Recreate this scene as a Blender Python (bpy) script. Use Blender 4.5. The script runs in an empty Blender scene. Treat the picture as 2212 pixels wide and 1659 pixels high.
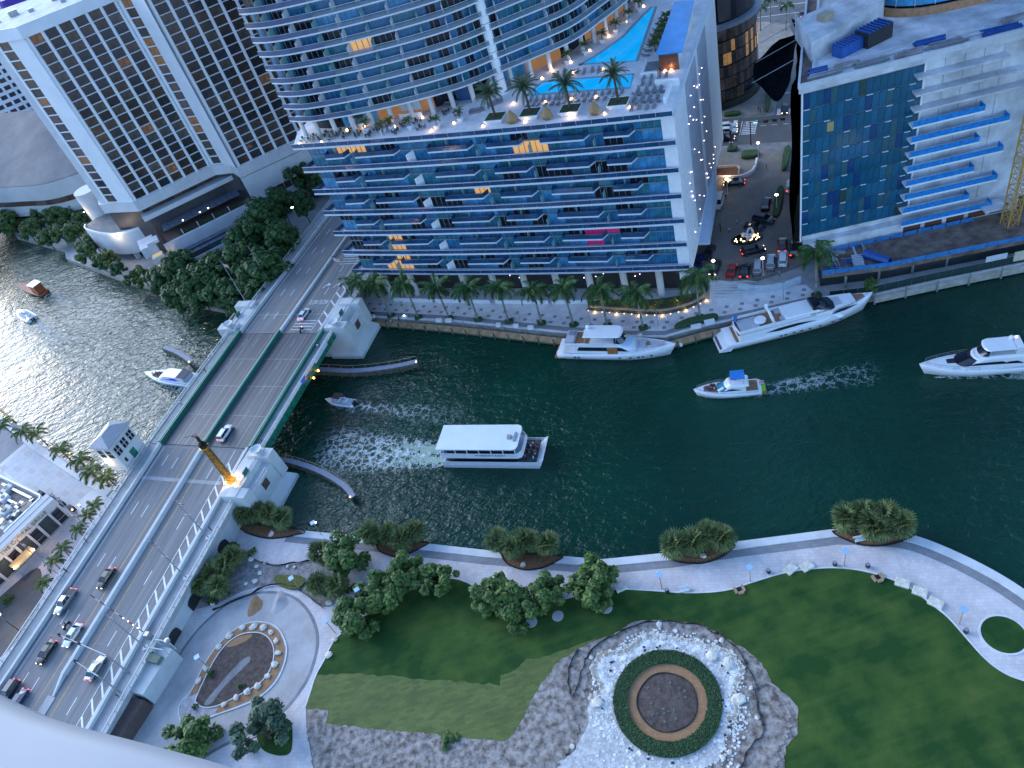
import bpy, math, random
from mathutils import Vector, Matrix
R = math.radians
random.seed(7)
scene = bpy.context.scene
COL = scene.collection

# ---------------------------------------------------------------- camera
# calibrated from the verticals and the two ground circles in the photograph
F, CX, CY, VX, VY, H = 1661.0, 1106.0, 829.5, 1704.0, 2545.0, 120.0   # focal length in units of a 2212 px wide frame
_n = Vector((VX - CX, VY - CY, F)).normalized()
_U = -_n
_f = Vector((0, 0, 1)); _Y = (_f - _U * _f.dot(_U)).normalized(); _X = _Y.cross(_U)
cam_d = bpy.data.cameras.new('camera'); cam = bpy.data.objects.new('camera', cam_d); COL.objects.link(cam)
cam.matrix_world = Matrix(((_X[0], -_X[1], -_X[2], 0), (_Y[0], -_Y[1], -_Y[2], 0), (_U[0], -_U[1], -_U[2], H), (0, 0, 0, 1)))
cam_d.sensor_fit = 'HORIZONTAL'; cam_d.sensor_width = 36; cam_d.lens = 36 * F / 2212
cam_d.clip_start = 0.1; cam_d.clip_end = 6000
scene.camera = cam

# ---------------------------------------------------------------- sky, sun, exposure
world = bpy.data.worlds.new('World'); scene.world = world; world.use_nodes = True
nt = world.node_tree; bg = nt.nodes['Background']
sky = nt.nodes.new('ShaderNodeTexSky'); sky.sky_type = 'NISHITA'; sky.sun_disc = False
SUN_EL, SUN_AZ = 23.0, -44.0          # degrees; azimuth from +Y, clockwise positive
sky.sun_elevation = R(SUN_EL); sky.sun_rotation = R(SUN_AZ); sky.altitude = 10
sky.air_density = 1.0; sky.dust_density = 0.8; sky.ozone_density = 5.0
nt.links.new(sky.outputs[0], bg.inputs[0]); bg.inputs[1].default_value = 0.14
sun_d = bpy.data.lights.new('sun', 'SUN'); sun_d.energy = 0.9; sun_d.angle = R(55); sun_d.color = (0.72, 0.84, 1.0)
sun = bpy.data.objects.new('sun', sun_d); COL.objects.link(sun)
_az = R(SUN_AZ); _el = R(SUN_EL)
sun.rotation_euler = Vector((math.sin(_az) * math.cos(_el), math.cos(_az) * math.cos(_el), math.sin(_el))).to_track_quat('Z', 'Y').to_euler()
vs = scene.view_settings
scene.display_settings.display_device = 'sRGB'
vs.view_transform = 'Standard'; vs.look = 'None'; vs.gamma = 1.0; vs.use_curve_mapping = False
vs.exposure = 1.85

# ---------------------------------------------------------------- helpers
def P(x, y, z=0.0):
    """the point at height z that the photograph shows at (x, y) of a 2212 x 1659 frame"""
    r = Vector((x - CX, y - CY, F)); t = (z - H) / r.dot(_U)
    return Vector((t * r.dot(_X), t * r.dot(_Y), z))
def px(pts, z, s=1.0, ox=0.0, oy=0.0):
    return [P(ox + a * s, oy + b * s, z) for a, b in pts]
def sm(pts, n=6, closed=False):
    """Catmull-Rom through the points"""
    pts = [Vector(p) for p in pts]; out = []; N = len(pts)
    for i in range(N if closed else N - 1):
        if closed: p0, p1, p2, p3 = pts[i - 1], pts[i], pts[(i + 1) % N], pts[(i + 2) % N]
        else: p0, p1, p2, p3 = pts[max(i - 1, 0)], pts[i], pts[i + 1], pts[min(i + 2, N - 1)]
        for k in range(n):
            t = k / n
            out.append(0.5 * ((2 * p1) + (p2 - p0) * t + (2 * p0 - 5 * p1 + 4 * p2 - p3) * t * t + (3 * p1 - p0 - 3 * p2 + p3) * t ** 3))
    if not closed: out.append(pts[-1])
    return out
def offset(line, d):
    """shift an open polyline sideways (left positive) in plan"""
    out = []
    for i, p in enumerate(line):
        a = line[max(i - 1, 0)]; b = line[min(i + 1, len(line) - 1)]
        t = Vector((b[0] - a[0], b[1] - a[1])); t.normalize()
        out.append(Vector((p[0] - t.y * d, p[1] + t.x * d, p[2] if len(p) > 2 else 0)))
    return out
def jag(pts, amp, step=0.7, seed=1):
    """break a closed outline into small uneven steps"""
    rg = random.Random(seed); out = []; N = len(pts)
    for i in range(N):
        a, b = Vector(pts[i]), Vector(pts[(i + 1) % N]); L = (b - a).length; n = max(1, int(L / step))
        for k in range(n):
            q = a.lerp(b, k / n); out.append(Vector((q.x + rg.uniform(-amp, amp), q.y + rg.uniform(-amp, amp), q.z)))
    return out

class MB:
    """collects shapes, then links them as ONE mesh object"""
    def __init__(s): s.v = []; s.f = []; s.m = []
    def add(s, vs, fs, m=0):
        o = len(s.v); s.v += [tuple(v) for v in vs]; s.f += [tuple(i + o for i in f) for f in fs]; s.m += [m] * len(fs); return s
    def box(s, x0, x1, y0, y1, z0, z1, m=0):
        return s.add([(x0, y0, z0), (x1, y0, z0), (x1, y1, z0), (x0, y1, z0), (x0, y0, z1), (x1, y0, z1), (x1, y1, z1), (x0, y1, z1)],
                     [(0, 3, 2, 1), (4, 5, 6, 7), (0, 1, 5, 4), (1, 2, 6, 5), (2, 3, 7, 6), (3, 0, 4, 7)], m)
    def obox(s, c, d, rz=0.0, m=0):
        """box centred on c in plan, standing on c.z"""
        ca, sa = math.cos(rz), math.sin(rz); vs = []
        for z in (0, d[2]):
            for x, y in ((-1, -1), (1, -1), (1, 1), (-1, 1)):
                X, Y = x * d[0] / 2, y * d[1] / 2; vs.append((c[0] + X * ca - Y * sa, c[1] + X * sa + Y * ca, c[2] + z))
        return s.add(vs, [(0, 3, 2, 1), (4, 5, 6, 7), (0, 1, 5, 4), (1, 2, 6, 5), (2, 3, 7, 6), (3, 0, 4, 7)], m)
    def bar(s, a, b, w, h, m=0):
        """box beam from a to b (bottom centre line), any slope"""
        a, b = Vector(a), Vector(b); t = (b - a); n = Vector((-t.y, t.x, 0))
        if n.length < 1e-6: n = Vector((1, 0, 0))
        n = n.normalized() * w / 2; u = Vector((0, 0, h))
        return s.add([a - n, a + n, a + n + u, a - n + u, b - n, b + n, b + n + u, b - n + u],
                     [(0, 1, 2, 3), (7, 6, 5, 4), (0, 4, 5, 1), (1, 5, 6, 2), (2, 6, 7, 3), (3, 7, 4, 0)], m)
    def prism(s, poly, z0, z1, m=0, ms=None, bottom=False):
        n = len(poly); area = sum(poly[i][0] * poly[(i + 1) % n][1] - poly[(i + 1) % n][0] * poly[i][1] for i in range(n))
        if area < 0: poly = poly[::-1]
        o = [(p[0], p[1], z0) for p in poly] + [(p[0], p[1], z1) for p in poly]
        s.add(o, [tuple(range(n, 2 * n))] + ([tuple(range(n - 1, -1, -1))] if bottom else []), m)
        return s.add(o, [(i, (i + 1) % n, (i + 1) % n + n, i + n) for i in range(n)], m if ms is None else ms)
    def ribbon(s, a, b, m=0):
        """surface between two polylines of equal length"""
        n = len(a); return s.add(list(a) + list(b), [(i, i + 1, n + i + 1, n + i) for i in range(n - 1)], m)
    def wall(s, line, th, z0, z1, m=0):
        """upright wall of thickness th along an open plan polyline (left side is line + th)"""
        o = offset(line, th); n = len(line)
        vs = [(p[0], p[1], z0) for p in line] + [(p[0], p[1], z1) for p in line] + [(p[0], p[1], z0) for p in o] + [(p[0], p[1], z1) for p in o]
        fs = []
        for i in range(n - 1):
            fs += [(i, i + 1, n + i + 1, n + i), (3 * n + i, 3 * n + i + 1, 2 * n + i + 1, 2 * n + i), (n + i, n + i + 1, 3 * n + i + 1, 3 * n + i)]
        fs += [(0, n, 3 * n, 2 * n), (n - 1, 3 * n - 1, 4 * n - 1, 2 * n - 1)]
        return s.add(vs, fs, m)
    def tube(s, a, b, r0, r1=None, n=6, m=0, cap=True):
        a, b = Vector(a), Vector(b); r1 = r0 if r1 is None else r1; t = (b - a).normalized()
        x = t.orthogonal().normalized(); y = t.cross(x); vs = []
        for c, r in ((a, r0), (b, r1)):
            for k in range(n):
                w = 2 * math.pi * k / n; vs.append(c + (x * math.cos(w) + y * math.sin(w)) * r)
        fs = [(k, (k + 1) % n, n + (k + 1) % n, n + k) for k in range(n)]
        if cap: fs += [tuple(range(n - 1, -1, -1)), tuple(range(n, 2 * n))]
        return s.add(vs, fs, m)
    def path(s, pts, r, n=5, m=0):
        for i in range(len(pts) - 1):
            r0 = r[i] if isinstance(r, (list, tuple)) else r; r1 = r[i + 1] if isinstance(r, (list, tuple)) else r
            s.tube(pts[i], pts[i + 1], r0, r1, n, m)
        return s
    def lathe(s, prof, c=(0, 0, 0), n=16, m=0, a0=0.0, a1=2 * math.pi):
        full = abs(a1 - a0 - 2 * math.pi) < 1e-6; k = n if full else n + 1; vs = []
        for r, z in prof:
            for i in range(k):
                w = a0 + (a1 - a0) * i / n; vs.append((c[0] + r * math.cos(w), c[1] + r * math.sin(w), c[2] + z))
        fs = []
        for j in range(len(prof) - 1):
            for i in range(n):
                i2 = (i + 1) % k; fs.append((j * k + i, j * k + i2, (j + 1) * k + i2, (j + 1) * k + i))
        return s.add(vs, fs, m)
    def loft(s, loops, m=0, cap=True, closed=True):
        n = len(loops[0]); vs = [p for l in loops for p in l]; fs = []
        for j in range(len(loops) - 1):
            for i in range(n if closed else n - 1):
                fs.append((j * n + i, j * n + (i + 1) % n, (j + 1) * n + (i + 1) % n, (j + 1) * n + i))
        if cap: fs += [tuple(range(n - 1, -1, -1)), tuple(range((len(loops) - 1) * n, len(loops) * n))]
        return s.add(vs, fs, m)
    def rock(s, c, r, rg, m=0, flat=0.7):
        nu, nv = 7, 4; ph = [rg.uniform(0.72, 1.2) for _ in range(nu * (nv + 1))]; vs = []
        for j in range(nv + 1):
            th = math.pi * (0.02 + 0.96 * j / nv)
            for i in range(nu):
                w = 2 * math.pi * i / nu; k = ph[j * nu + i] if 0 < j < nv else 0.85
                vs.append((c[0] + r * k * math.sin(th) * math.cos(w), c[1] + r * k * math.sin(th) * math.sin(w) * 0.85, c[2] + r * flat * k * math.cos(th)))
        fs = [(j * nu + i, (j + 1) * nu + i, (j + 1) * nu + (i + 1) % nu, j * nu + (i + 1) % nu) for j in range(nv) for i in range(nu)]
        fs += [tuple(range(nu)), tuple(range((nv + 1) * nu - 1, nv * nu - 1, -1))]
        return s.add(vs, fs, m)
    def mesh(s, name, mats, smooth=False, off=None):
        me = bpy.data.meshes.new(name)
        vs = s.v if off is None else [(v[0] - off[0], v[1] - off[1], v[2] - off[2]) for v in s.v]
        me.from_pydata(vs, [], s.f)
        for m in (mats if isinstance(mats, (list, tuple)) else [mats]): me.materials.append(m)
        me.polygons.foreach_set('material_index', s.m)
        if smooth: me.polygons.foreach_set('use_smooth', [True] * len(s.f))
        me.update(); return me
    def build(s, name, mats, parent=None, smooth=False, off=None):
        if parent is not None and off is None and 'base' in parent: off = parent['base']
        o = bpy.data.objects.new(name, s.mesh(name, mats, smooth, off)); COL.objects.link(o)
        if parent is not None: o.parent = parent
        return o
def inst(name, me, parent=None, loc=(0, 0, 0), rz=0.0, sc=1.0, rot=None):
    o = bpy.data.objects.new(name, me); COL.objects.link(o); o.location = loc
    o.rotation_euler = rot if rot is not None else (0, 0, rz)
    o.scale = (sc, sc, sc) if not isinstance(sc, (tuple, list)) else sc
    if parent is not None: o.parent = parent
    return o
def tag(o, label, cat, group=None):
    o['label'] = label; o['category'] = cat
    if group: o['group'] = group
    return o
def struct(o): o['kind'] = 'structure'; return o
def stuff(o): o['kind'] = 'stuff'; return o
def thing(name, label, cat, loc=(0, 0, 0), rz=0.0, group=None):
    o = bpy.data.objects.new(name, None); COL.objects.link(o); o.location = loc; o.rotation_euler = (0, 0, rz); o.empty_display_size = 0.5
    return tag(o, label, cat, group)
def frame(name, label, cat, loc=(0, 0, 0), group=None):
    """a thing whose parts are built in world coordinates: build() subtracts the base"""
    o = thing(name, label, cat, loc, 0.0, group); o['base'] = tuple(loc); return o
def dup(root, loc, rz=None, label=None, group=None, sc=None, recolor=None):
    r = root.copy(); COL.objects.link(r); r.location = loc
    if rz is not None: r.rotation_euler = (0, 0, rz)
    if sc is not None: r.scale = (sc, sc, sc)
    if label: r['label'] = label
    if group: r['group'] = group
    for ch in list(root.children):
        c = ch.copy(); COL.objects.link(c); c.parent = r
        if recolor and ch.name.split('.')[0] in recolor:
            c.material_slots[0].link = 'OBJECT'; c.material_slots[0].material = recolor[ch.name.split('.')[0]]
        for g in list(ch.children):
            d = g.copy(); COL.objects.link(d); d.parent = c
    return r
def text(body, size, m, name, parent, mw, ext=0.01, spacing=1.0):
    """flat lettering as a mesh; mw is its matrix inside the parent"""
    cu = bpy.data.curves.new(name, 'FONT'); cu.body = body; cu.size = size; cu.extrude = ext; cu.align_x = 'CENTER'; cu.align_y = 'CENTER'; cu.space_character = spacing
    cu.resolution_u = 3
    t = bpy.data.objects.new(name + '_tmp', cu); COL.objects.link(t)
    me = bpy.data.meshes.new_from_object(t.evaluated_get(bpy.context.evaluated_depsgraph_get()))
    bpy.data.objects.remove(t); me.materials.clear(); me.materials.append(m)
    o = bpy.data.objects.new(name, me); COL.objects.link(o); o.parent = parent; o.matrix_local = mw; return o

# ---------------------------------------------------------------- materials
def mat(name, c, rough=0.6, metal=0.0, var=0.12, scale=1.0, bump=0.0, bscale=20.0, emit=None, es=0.0, spec=0.5, c2=None, island=0.0, detail=4.0, alpha=1.0, coat=0.0):
    m = bpy.data.materials.new(name); m.use_nodes = True; N = m.node_tree.nodes; L = m.node_tree.links; b = N['Principled BSDF']
    b.inputs['Roughness'].default_value = rough; b.inputs['Metallic'].default_value = metal; b.inputs['Specular IOR Level'].default_value = spec
    b.inputs['Coat Weight'].default_value = coat; b.inputs['Alpha'].default_value = alpha
    b.inputs['Base Color'].default_value = (*c, 1)
    if var > 0 or c2 is not None or island > 0:
        tc = N.new('ShaderNodeTexCoord'); nz = N.new('ShaderNodeTexNoise'); nz.inputs['Scale'].default_value = scale; nz.inputs['Detail'].default_value = detail; nz.inputs['Roughness'].default_value = 0.6
        L.new(tc.outputs['Object'], nz.inputs['Vector']); rp = N.new('ShaderNodeValToRGB'); e = rp.color_ramp.elements
        if c2 is None: lo = [x * (1 - var) for x in c]; hi = [min(x * (1 + var), 1) for x in c]
        else: lo, hi = c, c2
        e[0].position = 0.35; e[1].position = 0.65; e[0].color = (*lo, 1); e[1].color = (*hi, 1)
        L.new(nz.outputs['Fac'], rp.inputs['Fac']); out = rp.outputs['Color']
        if island > 0:
            g = N.new('ShaderNodeNewGeometry'); mm = N.new('ShaderNodeMapRange'); mm.inputs['To Min'].default_value = 1 - island; mm.inputs['To Max'].default_value = 1 + island
            L.new(g.outputs['Random Per Island'], mm.inputs['Value']); mx = N.new('ShaderNodeMix'); mx.data_type = 'RGBA'; mx.blend_type = 'MULTIPLY'; mx.inputs['Factor'].default_value = 1
            L.new(out, mx.inputs['A']); L.new(mm.outputs['Result'], mx.inputs['B']); out = mx.outputs['Result']
        L.new(out, b.inputs['Base Color'])
    if bump > 0:
        tc = N.new('ShaderNodeTexCoord'); nz = N.new('ShaderNodeTexNoise'); nz.inputs['Scale'].default_value = bscale; nz.inputs['Detail'].default_value = 5
        L.new(tc.outputs['Object'], nz.inputs['Vector']); bp = N.new('ShaderNodeBump'); bp.inputs['Strength'].default_value = min(bump, 1); bp.inputs['Distance'].default_value = max(bump, 0.05)
        L.new(nz.outputs['Fac'], bp.inputs['Height']); L.new(bp.outputs['Normal'], b.inputs['Normal'])
    if emit: b.inputs['Emission Color'].default_value = (*emit, 1); b.inputs['Emission Strength'].default_value = es
    return m
WHITE = mat('white_paint', (0.72, 0.74, 0.76), 0.5, var=0.06, scale=0.4)
OFFWHITE = mat('off_white_concrete', (0.55, 0.55, 0.55), 0.7, var=0.1, scale=0.3)
CONC = mat('concrete', (0.33, 0.33, 0.33), 0.8, var=0.15, scale=0.35, bump=0.05)
CONCD = mat('dark_concrete', (0.2, 0.2, 0.205), 0.85, var=0.2, scale=0.5)
ROADM = mat('road_concrete', (0.21, 0.205, 0.205), 0.8, var=0.13, scale=0.12, detail=6)
ASPH = mat('asphalt', (0.09, 0.09, 0.092), 0.75, var=0.2, scale=0.2)
PAINTW = mat('white_road_paint', (0.7, 0.7, 0.7), 0.6, var=0.15, scale=2)
PAINTY = mat('yellow_road_paint', (0.6, 0.33, 0.06), 0.6, var=0.2, scale=2)
GREENM = mat('green_steel', (0.006, 0.13, 0.085), 0.45, var=0.15, scale=1)
STEEL = mat('grey_steel', (0.35, 0.36, 0.37), 0.45, 0.6, var=0.1)
DARKM = mat('dark_metal', (0.03, 0.03, 0.033), 0.5, 0.3, var=0.1)
BLACK = mat('black_rubber', (0.012, 0.012, 0.012), 0.7, var=0)
WOOD = mat('weathered_wood', (0.28, 0.19, 0.11), 0.8, c2=(0.42, 0.3, 0.18), scale=1.2)
TEAK = mat('teak_deck', (0.2, 0.1, 0.05), 0.6, c2=(0.29, 0.16, 0.085), scale=2)
ROCKM = mat('limestone', (0.52, 0.46, 0.37), 0.9, c2=(0.74, 0.7, 0.63), scale=1.5, bump=0.08, bscale=4)
BULB = mat('warm_bulb', (1, 0.8, 0.5), 0.5, var=0, emit=(1, 0.6, 0.25), es=3)
BULBW = mat('white_bulb', (1, 0.95, 0.85), 0.5, var=0, emit=(1, 0.86, 0.65), es=4)
REDL = mat('red_lamp', (0.4, 0.01, 0.01), 0.3, var=0, emit=(1, 0.04, 0.02), es=2)
REDOFF = mat('red_lens', (0.3, 0.01, 0.012), 0.25, var=0)
HEADL = mat('headlamp', (0.8, 0.8, 0.8), 0.2, var=0, emit=(1, 0.75, 0.45), es=1.2)
def glow(o, c, e, r=0.15, name='lamp_light'):
    """the light of a lamp that the photograph shows lit"""
    d = bpy.data.lights.new(name, 'POINT'); d.energy = e; d.color = c; d.shadow_soft_size = r
    l = bpy.data.objects.new(name, d); COL.objects.link(l); l.location = o; return l
# ================================================================ water and land
def water_mat():
    m = bpy.data.materials.new('river_water'); m.use_nodes = True; N = m.node_tree.nodes; L = m.node_tree.links; b = N['Principled BSDF']
    b.inputs['Roughness'].default_value = 0.06; b.inputs['IOR'].default_value = 1.36
    tc = N.new('ShaderNodeTexCoord')
    def noise(scale, sx=1.0, sy=1.0, rot=0.0, detail=3.0, dist=0.0):
        mp = N.new('ShaderNodeMapping'); mp.inputs['Scale'].default_value = (sx, sy, 1); mp.inputs['Rotation'].default_value = (0, 0, rot)
        L.new(tc.outputs['Object'], mp.inputs['Vector']); n = N.new('ShaderNodeTexNoise'); n.inputs['Scale'].default_value = scale; n.inputs['Detail'].default_value = detail; n.inputs['Distortion'].default_value = dist
        L.new(mp.outputs['Vector'], n.inputs['Vector']); return n.outputs['Fac']
    def math_(op, a, b_):
        n = N.new('ShaderNodeMath'); n.operation = op
        for i, x in enumerate((a, b_)):
            if isinstance(x, (int, float)): n.inputs[i].default_value = x
            else: L.new(x, n.inputs[i])
        return n.outputs[0]
    cr = N.new('ShaderNodeValToRGB'); cr.color_ramp.elements[0].color = (0.0005, 0.024, 0.0145, 1); cr.color_ramp.elements[1].color = (0.0012, 0.042, 0.023, 1)
    cr.color_ramp.elements[0].position = 0.35; cr.color_ramp.elements[1].position = 0.7
    L.new(noise(0.03, detail=4), cr.inputs['Fac']); L.new(cr.outputs['Color'], b.inputs['Base Color'])
    w1 = noise(0.42, 1.0, 1.7, R(35), 4, 0.6); w2 = noise(1.3, 1.0, 1.5, R(-20), 4, 0.4); w3 = noise(0.12, 1, 2.0, R(30), 3)
    amp = math_('ADD', math_('MULTIPLY', noise(0.025, detail=2), 1.1), 0.15)
    h = math_('ADD', math_('MULTIPLY', math_('ADD', math_('MULTIPLY', w1, 0.55), math_('MULTIPLY', w2, 0.2)), amp), math_('MULTIPLY', w3, 0.5))
    bp = N.new('ShaderNodeBump'); bp.inputs['Strength'].default_value = 1.0; bp.inputs['Distance'].default_value = 1.2
    L.new(h, bp.inputs['Height']); L.new(bp.outputs['Normal'], b.inputs['Normal'])
    return m
WATER = water_mat()
struct(MB().add([(-3000, -3000, 0), (3000, -3000, 0), (3000, 3000, 0), (-3000, 3000, 0)], [(0, 1, 2, 3)]).build('water', WATER))
struct(MB().add([(-3000, -3000, -4), (3000, -3000, -4), (3000, 3000, -4), (-3000, 3000, -4)], [(0, 1, 2, 3)]).build('river_bed', mat('mud', (0.05, 0.06, 0.05))))

def paver_mat(name, c, c2, mortar, sc=1.0, rot=0.0, w=0.6, h=0.6):
    m = mat(name, c, 0.8, var=0); N = m.node_tree.nodes; L = m.node_tree.links; b = N['Principled BSDF']
    tc = N.new('ShaderNodeTexCoord'); mp = N.new('ShaderNodeMapping'); mp.inputs['Rotation'].default_value = (0, 0, rot); mp.inputs['Scale'].default_value = (sc, sc, sc)
    L.new(tc.outputs['Object'], mp.inputs['Vector']); br = N.new('ShaderNodeTexBrick'); L.new(mp.outputs['Vector'], br.inputs['Vector'])
    br.inputs['Color1'].default_value = (*c, 1); br.inputs['Color2'].default_value = (*c2, 1); br.inputs['Mortar'].default_value = (*mortar, 1)
    br.inputs['Scale'].default_value = 1; br.inputs['Brick Width'].default_value = w; br.inputs['Row Height'].default_value = h; br.inputs['Mortar Size'].default_value = 0.012
    nz = N.new('ShaderNodeTexNoise'); nz.inputs['Scale'].default_value = 0.25; nz.inputs['Detail'].default_value = 6; L.new(tc.outputs['Object'], nz.inputs['Vector'])
    rp = N.new('ShaderNodeMapRange'); rp.inputs['From Min'].default_value = 0.3; rp.inputs['From Max'].default_value = 0.7; rp.inputs['To Min'].default_value = 0.8; rp.inputs['To Max'].default_value = 1.1
    L.new(nz.outputs['Fac'], rp.inputs['Value']); mx = N.new('ShaderNodeMix'); mx.data_type = 'RGBA'; mx.blend_type = 'MULTIPLY'; mx.inputs['Factor'].default_value = 1
    L.new(br.outputs['Color'], mx.inputs['A']); L.new(rp.outputs['Result'], mx.inputs['B']); L.new(mx.outputs['Result'], b.inputs['Base Color']); return m
PAVE = paver_mat('pale_paving', (0.57, 0.5, 0.49), (0.63, 0.58, 0.57), (0.38, 0.37, 0.37), rot=R(20))
PAVEN = paver_mat('promenade_paving', (0.62, 0.6, 0.6), (0.7, 0.68, 0.68), (0.45, 0.44, 0.44), rot=R(-31), w=0.9, h=0.9)
COURT = paver_mat('court_paving', (0.2, 0.175, 0.15), (0.24, 0.21, 0.185), (0.14, 0.125, 0.11), rot=R(-31), w=0.4, h=0.4)
STRIPM = paver_mat('grey_strip_paving', (0.22, 0.22, 0.235), (0.26, 0.26, 0.27), (0.16, 0.16, 0.17), rot=R(20))
CAPM = mat('seawall_cap', (0.6, 0.6, 0.6), 0.75, var=0.08, scale=0.5)
WALLM = mat('seawall_face', (0.25, 0.24, 0.22), 0.9, var=0.3, scale=0.8)
def grass_mat(name, c, c2, rot, lines):
    m = mat(name, c, 0.9, var=0, spec=0.2); N = m.node_tree.nodes; L = m.node_tree.links; b = N['Principled BSDF']; tc = N.new('ShaderNodeTexCoord')
    def nz(scale, sx=1, sy=1, det=6):
        mp = N.new('ShaderNodeMapping'); mp.inputs['Rotation'].default_value = (0, 0, rot); mp.inputs['Scale'].default_value = (sx, sy, 1); L.new(tc.outputs['Object'], mp.inputs['Vector'])
        n = N.new('ShaderNodeTexNoise'); n.inputs['Scale'].default_value = scale; n.inputs['Detail'].default_value = det; L.new(mp.outputs['Vector'], n.inputs['Vector']); return n.outputs['Fac']
    a = N.new('ShaderNodeMath'); a.operation = 'MULTIPLY_ADD'; L.new(nz(0.2, det=9), a.inputs[0]); a.inputs[1].default_value = 0.6
    s_ = N.new('ShaderNodeMath'); s_.operation = 'MULTIPLY'; L.new(nz(lines, 0.12, 1.6, 3), s_.inputs[0]); s_.inputs[1].default_value = 0.22; a.inputs[1].default_value = .78; L.new(s_.outputs[0], a.inputs[2])
    rp = N.new('ShaderNodeValToRGB'); rp.color_ramp.elements[0].position = 0.4; rp.color_ramp.elements[1].position = 0.62
    rp.color_ramp.elements[0].color = (*c, 1); rp.color_ramp.elements[1].color = (*c2, 1); e3 = rp.color_ramp.elements.new(.74); e3.color = (c2[0] * 1.7, c2[1] * 1.15, c2[2] * 1.5, 1); L.new(a.outputs[0], rp.inputs['Fac'])
    fi = nz(9.0, det=3); mr = N.new('ShaderNodeMapRange'); mr.inputs['To Min'].default_value = 0.65; mr.inputs['To Max'].default_value = 1.35; L.new(fi, mr.inputs['Value'])
    mx = N.new('ShaderNodeMix'); mx.data_type = 'RGBA'; mx.blend_type = 'MULTIPLY'; mx.inputs['Factor'].default_value = 1; L.new(rp.outputs['Color'], mx.inputs['A']); L.new(mr.outputs['Result'], mx.inputs['B'])
    L.new(mx.outputs['Result'], b.inputs['Base Color']); bp = N.new('ShaderNodeBump'); bp.inputs['Strength'].default_value = 0.5; bp.inputs['Distance'].default_value = 0.06; L.new(fi, bp.inputs['Height']); L.new(bp.outputs['Normal'], b.inputs['Normal'])
    return m
GRASS = grass_mat('lawn_grass', (0.015, 0.054, 0.011), (0.056, 0.1, 0.019), R(-38), 0.6)
SOD = paver_mat('new_sod', (0.066, 0.098, 0.018), (0.115, 0.145, 0.03), (0.045, 0.075, 0.014), rot=R(3), w=1.35, h=.45)
DIRT = mat('grey_dirt', (0.1, 0.075, 0.06), 0.95, c2=(0.38, 0.335, 0.3), scale=1.0, bump=0.3, bscale=1.2, detail=9)
MULCH = mat('brown_mulch', (0.12, 0.055, 0.025), 0.95, c2=(0.24, 0.12, 0.055), scale=3, bump=0.15, bscale=8)
SAND = mat('tan_sand', (0.28, 0.15, 0.075), 0.95, c2=(0.36, 0.2, 0.1), scale=2, bump=0.1, bscale=8)
DKMULCH = mat('dark_mulch', (0.06, 0.04, 0.032), 0.95, c2=(0.12, 0.088, 0.075), scale=1.5, bump=0.2, bscale=5)
CURB = mat('white_kerb', (0.6, 0.6, 0.6), 0.7, var=0.1)
FABRIC = mat('black_silt_fabric', (0.012, 0.012, 0.013), 0.8, var=0.2)

# ---- north bank
NB = [(-420, 560), (-230, 380), (-174.5, 324.2), (-168.7, 309.9), (-141.3, 281.1), (-139.4, 274), (-120.5, 252.3), (-108.9, 239.1), (-98.8, 229.4), (-81.3, 209.2), (-62, 192), (-40, 179), (-33.6, 175.8),
      (-9, 159.3), (15.4, 140.7), (28, 132.0), (36.1, 127.4), (45.2, 126.6), (53.1, 124.9), (71.1, 121.7), (80.2, 118), (91.2, 115.8), (109.9, 112), (260, 82)]
struct(MB().prism(NB + [(900, 80), (900, 1500), (-420, 1500)], -3, 1.5, 0, 1).build('ground', [CONC, WALLM]))
# ---- south bank (park and, across the bridge, the restaurant plaza)
ZP = 2.0
SWL = px([(627, 1145), (780, 1160), (1050, 1190), (1300, 1210), (1450, 1195), (1590, 1172), (1800, 1145)], ZP) + sm(px([(1800, 1145), (1890, 1147), (1980, 1160), (2100, 1210), (2212, 1275), (2330, 1370), (2420, 1500)], ZP), 5)[1:]
SWW = [(-300, 330), (-140, 187.5), (-133.3, 178.9), (-121.7, 165.8), (-112.2, 155), (-105.2, 147.3), (-98, 140), (-88, 128), (-72, 122), (-60, 113.5)]
park = struct(MB().prism(SWW + [tuple(p[:2]) for p in SWL] + [(90, 20), (160, -200), (-400, -200)], -3, ZP, 0, 1).build('park_ground', [PAVE, WALLM]))
cap = MB(); L0 = SWL; L1 = offset(SWL, -1.5)
cap.wall([Vector(p) for p in reversed(offset(SWL, 0.12))], 1.5, ZP - 0.8, ZP + 0.14)
struct(cap.build('seawall', CAPM))
struct(MB().ribbon([Vector((p[0], p[1], ZP + .012)) for p in offset(SWL, -1.42)], [Vector((p[0], p[1], ZP + .012)) for p in offset(SWL, -2.9)]).build('paving_strip', STRIPM))

A_ = dict(s=.34717, ox=576, oy=1083); B_ = dict(s=.401, ox=1325, oy=1083); C_ = dict(s=.20833, ox=1209.7, oy=1313.4); D_ = dict(s=.375, ox=0, oy=1036.9)
lawn_edge = px([(661, 1527), (670, 1500), (684, 1458), (701, 1427), (718, 1392), (739, 1368), (798, 1326), (854, 1291), (923, 1260), (975, 1251), (1010, 1260), (1062, 1288), (1131, 1305), (1183, 1305), (1236, 1291), (1325, 1275), (1405, 1277),
                (1485, 1282), (1566, 1277), (1626, 1259), (1686, 1241), (1746, 1231), (1806, 1228), (1866, 1235), (1926, 1253), (1967, 1273), (2007, 1303), (2047, 1335), (2087, 1380), (2127, 1424), (2167, 1454), (2212, 1472), (2300, 1495), (2420, 1510)], ZP)
le = sm(lawn_edge, 4)
struct(MB().prism(le + px([(2420, 1950), (720, 1950), (690, 1720), (677, 1659), (662, 1569)], ZP), ZP - .3, ZP + .05).build('lawn', GRASS))
struct(MB().wall(le, 0.28, ZP - .2, ZP + .1).build('lawn_kerb', CURB))
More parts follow.
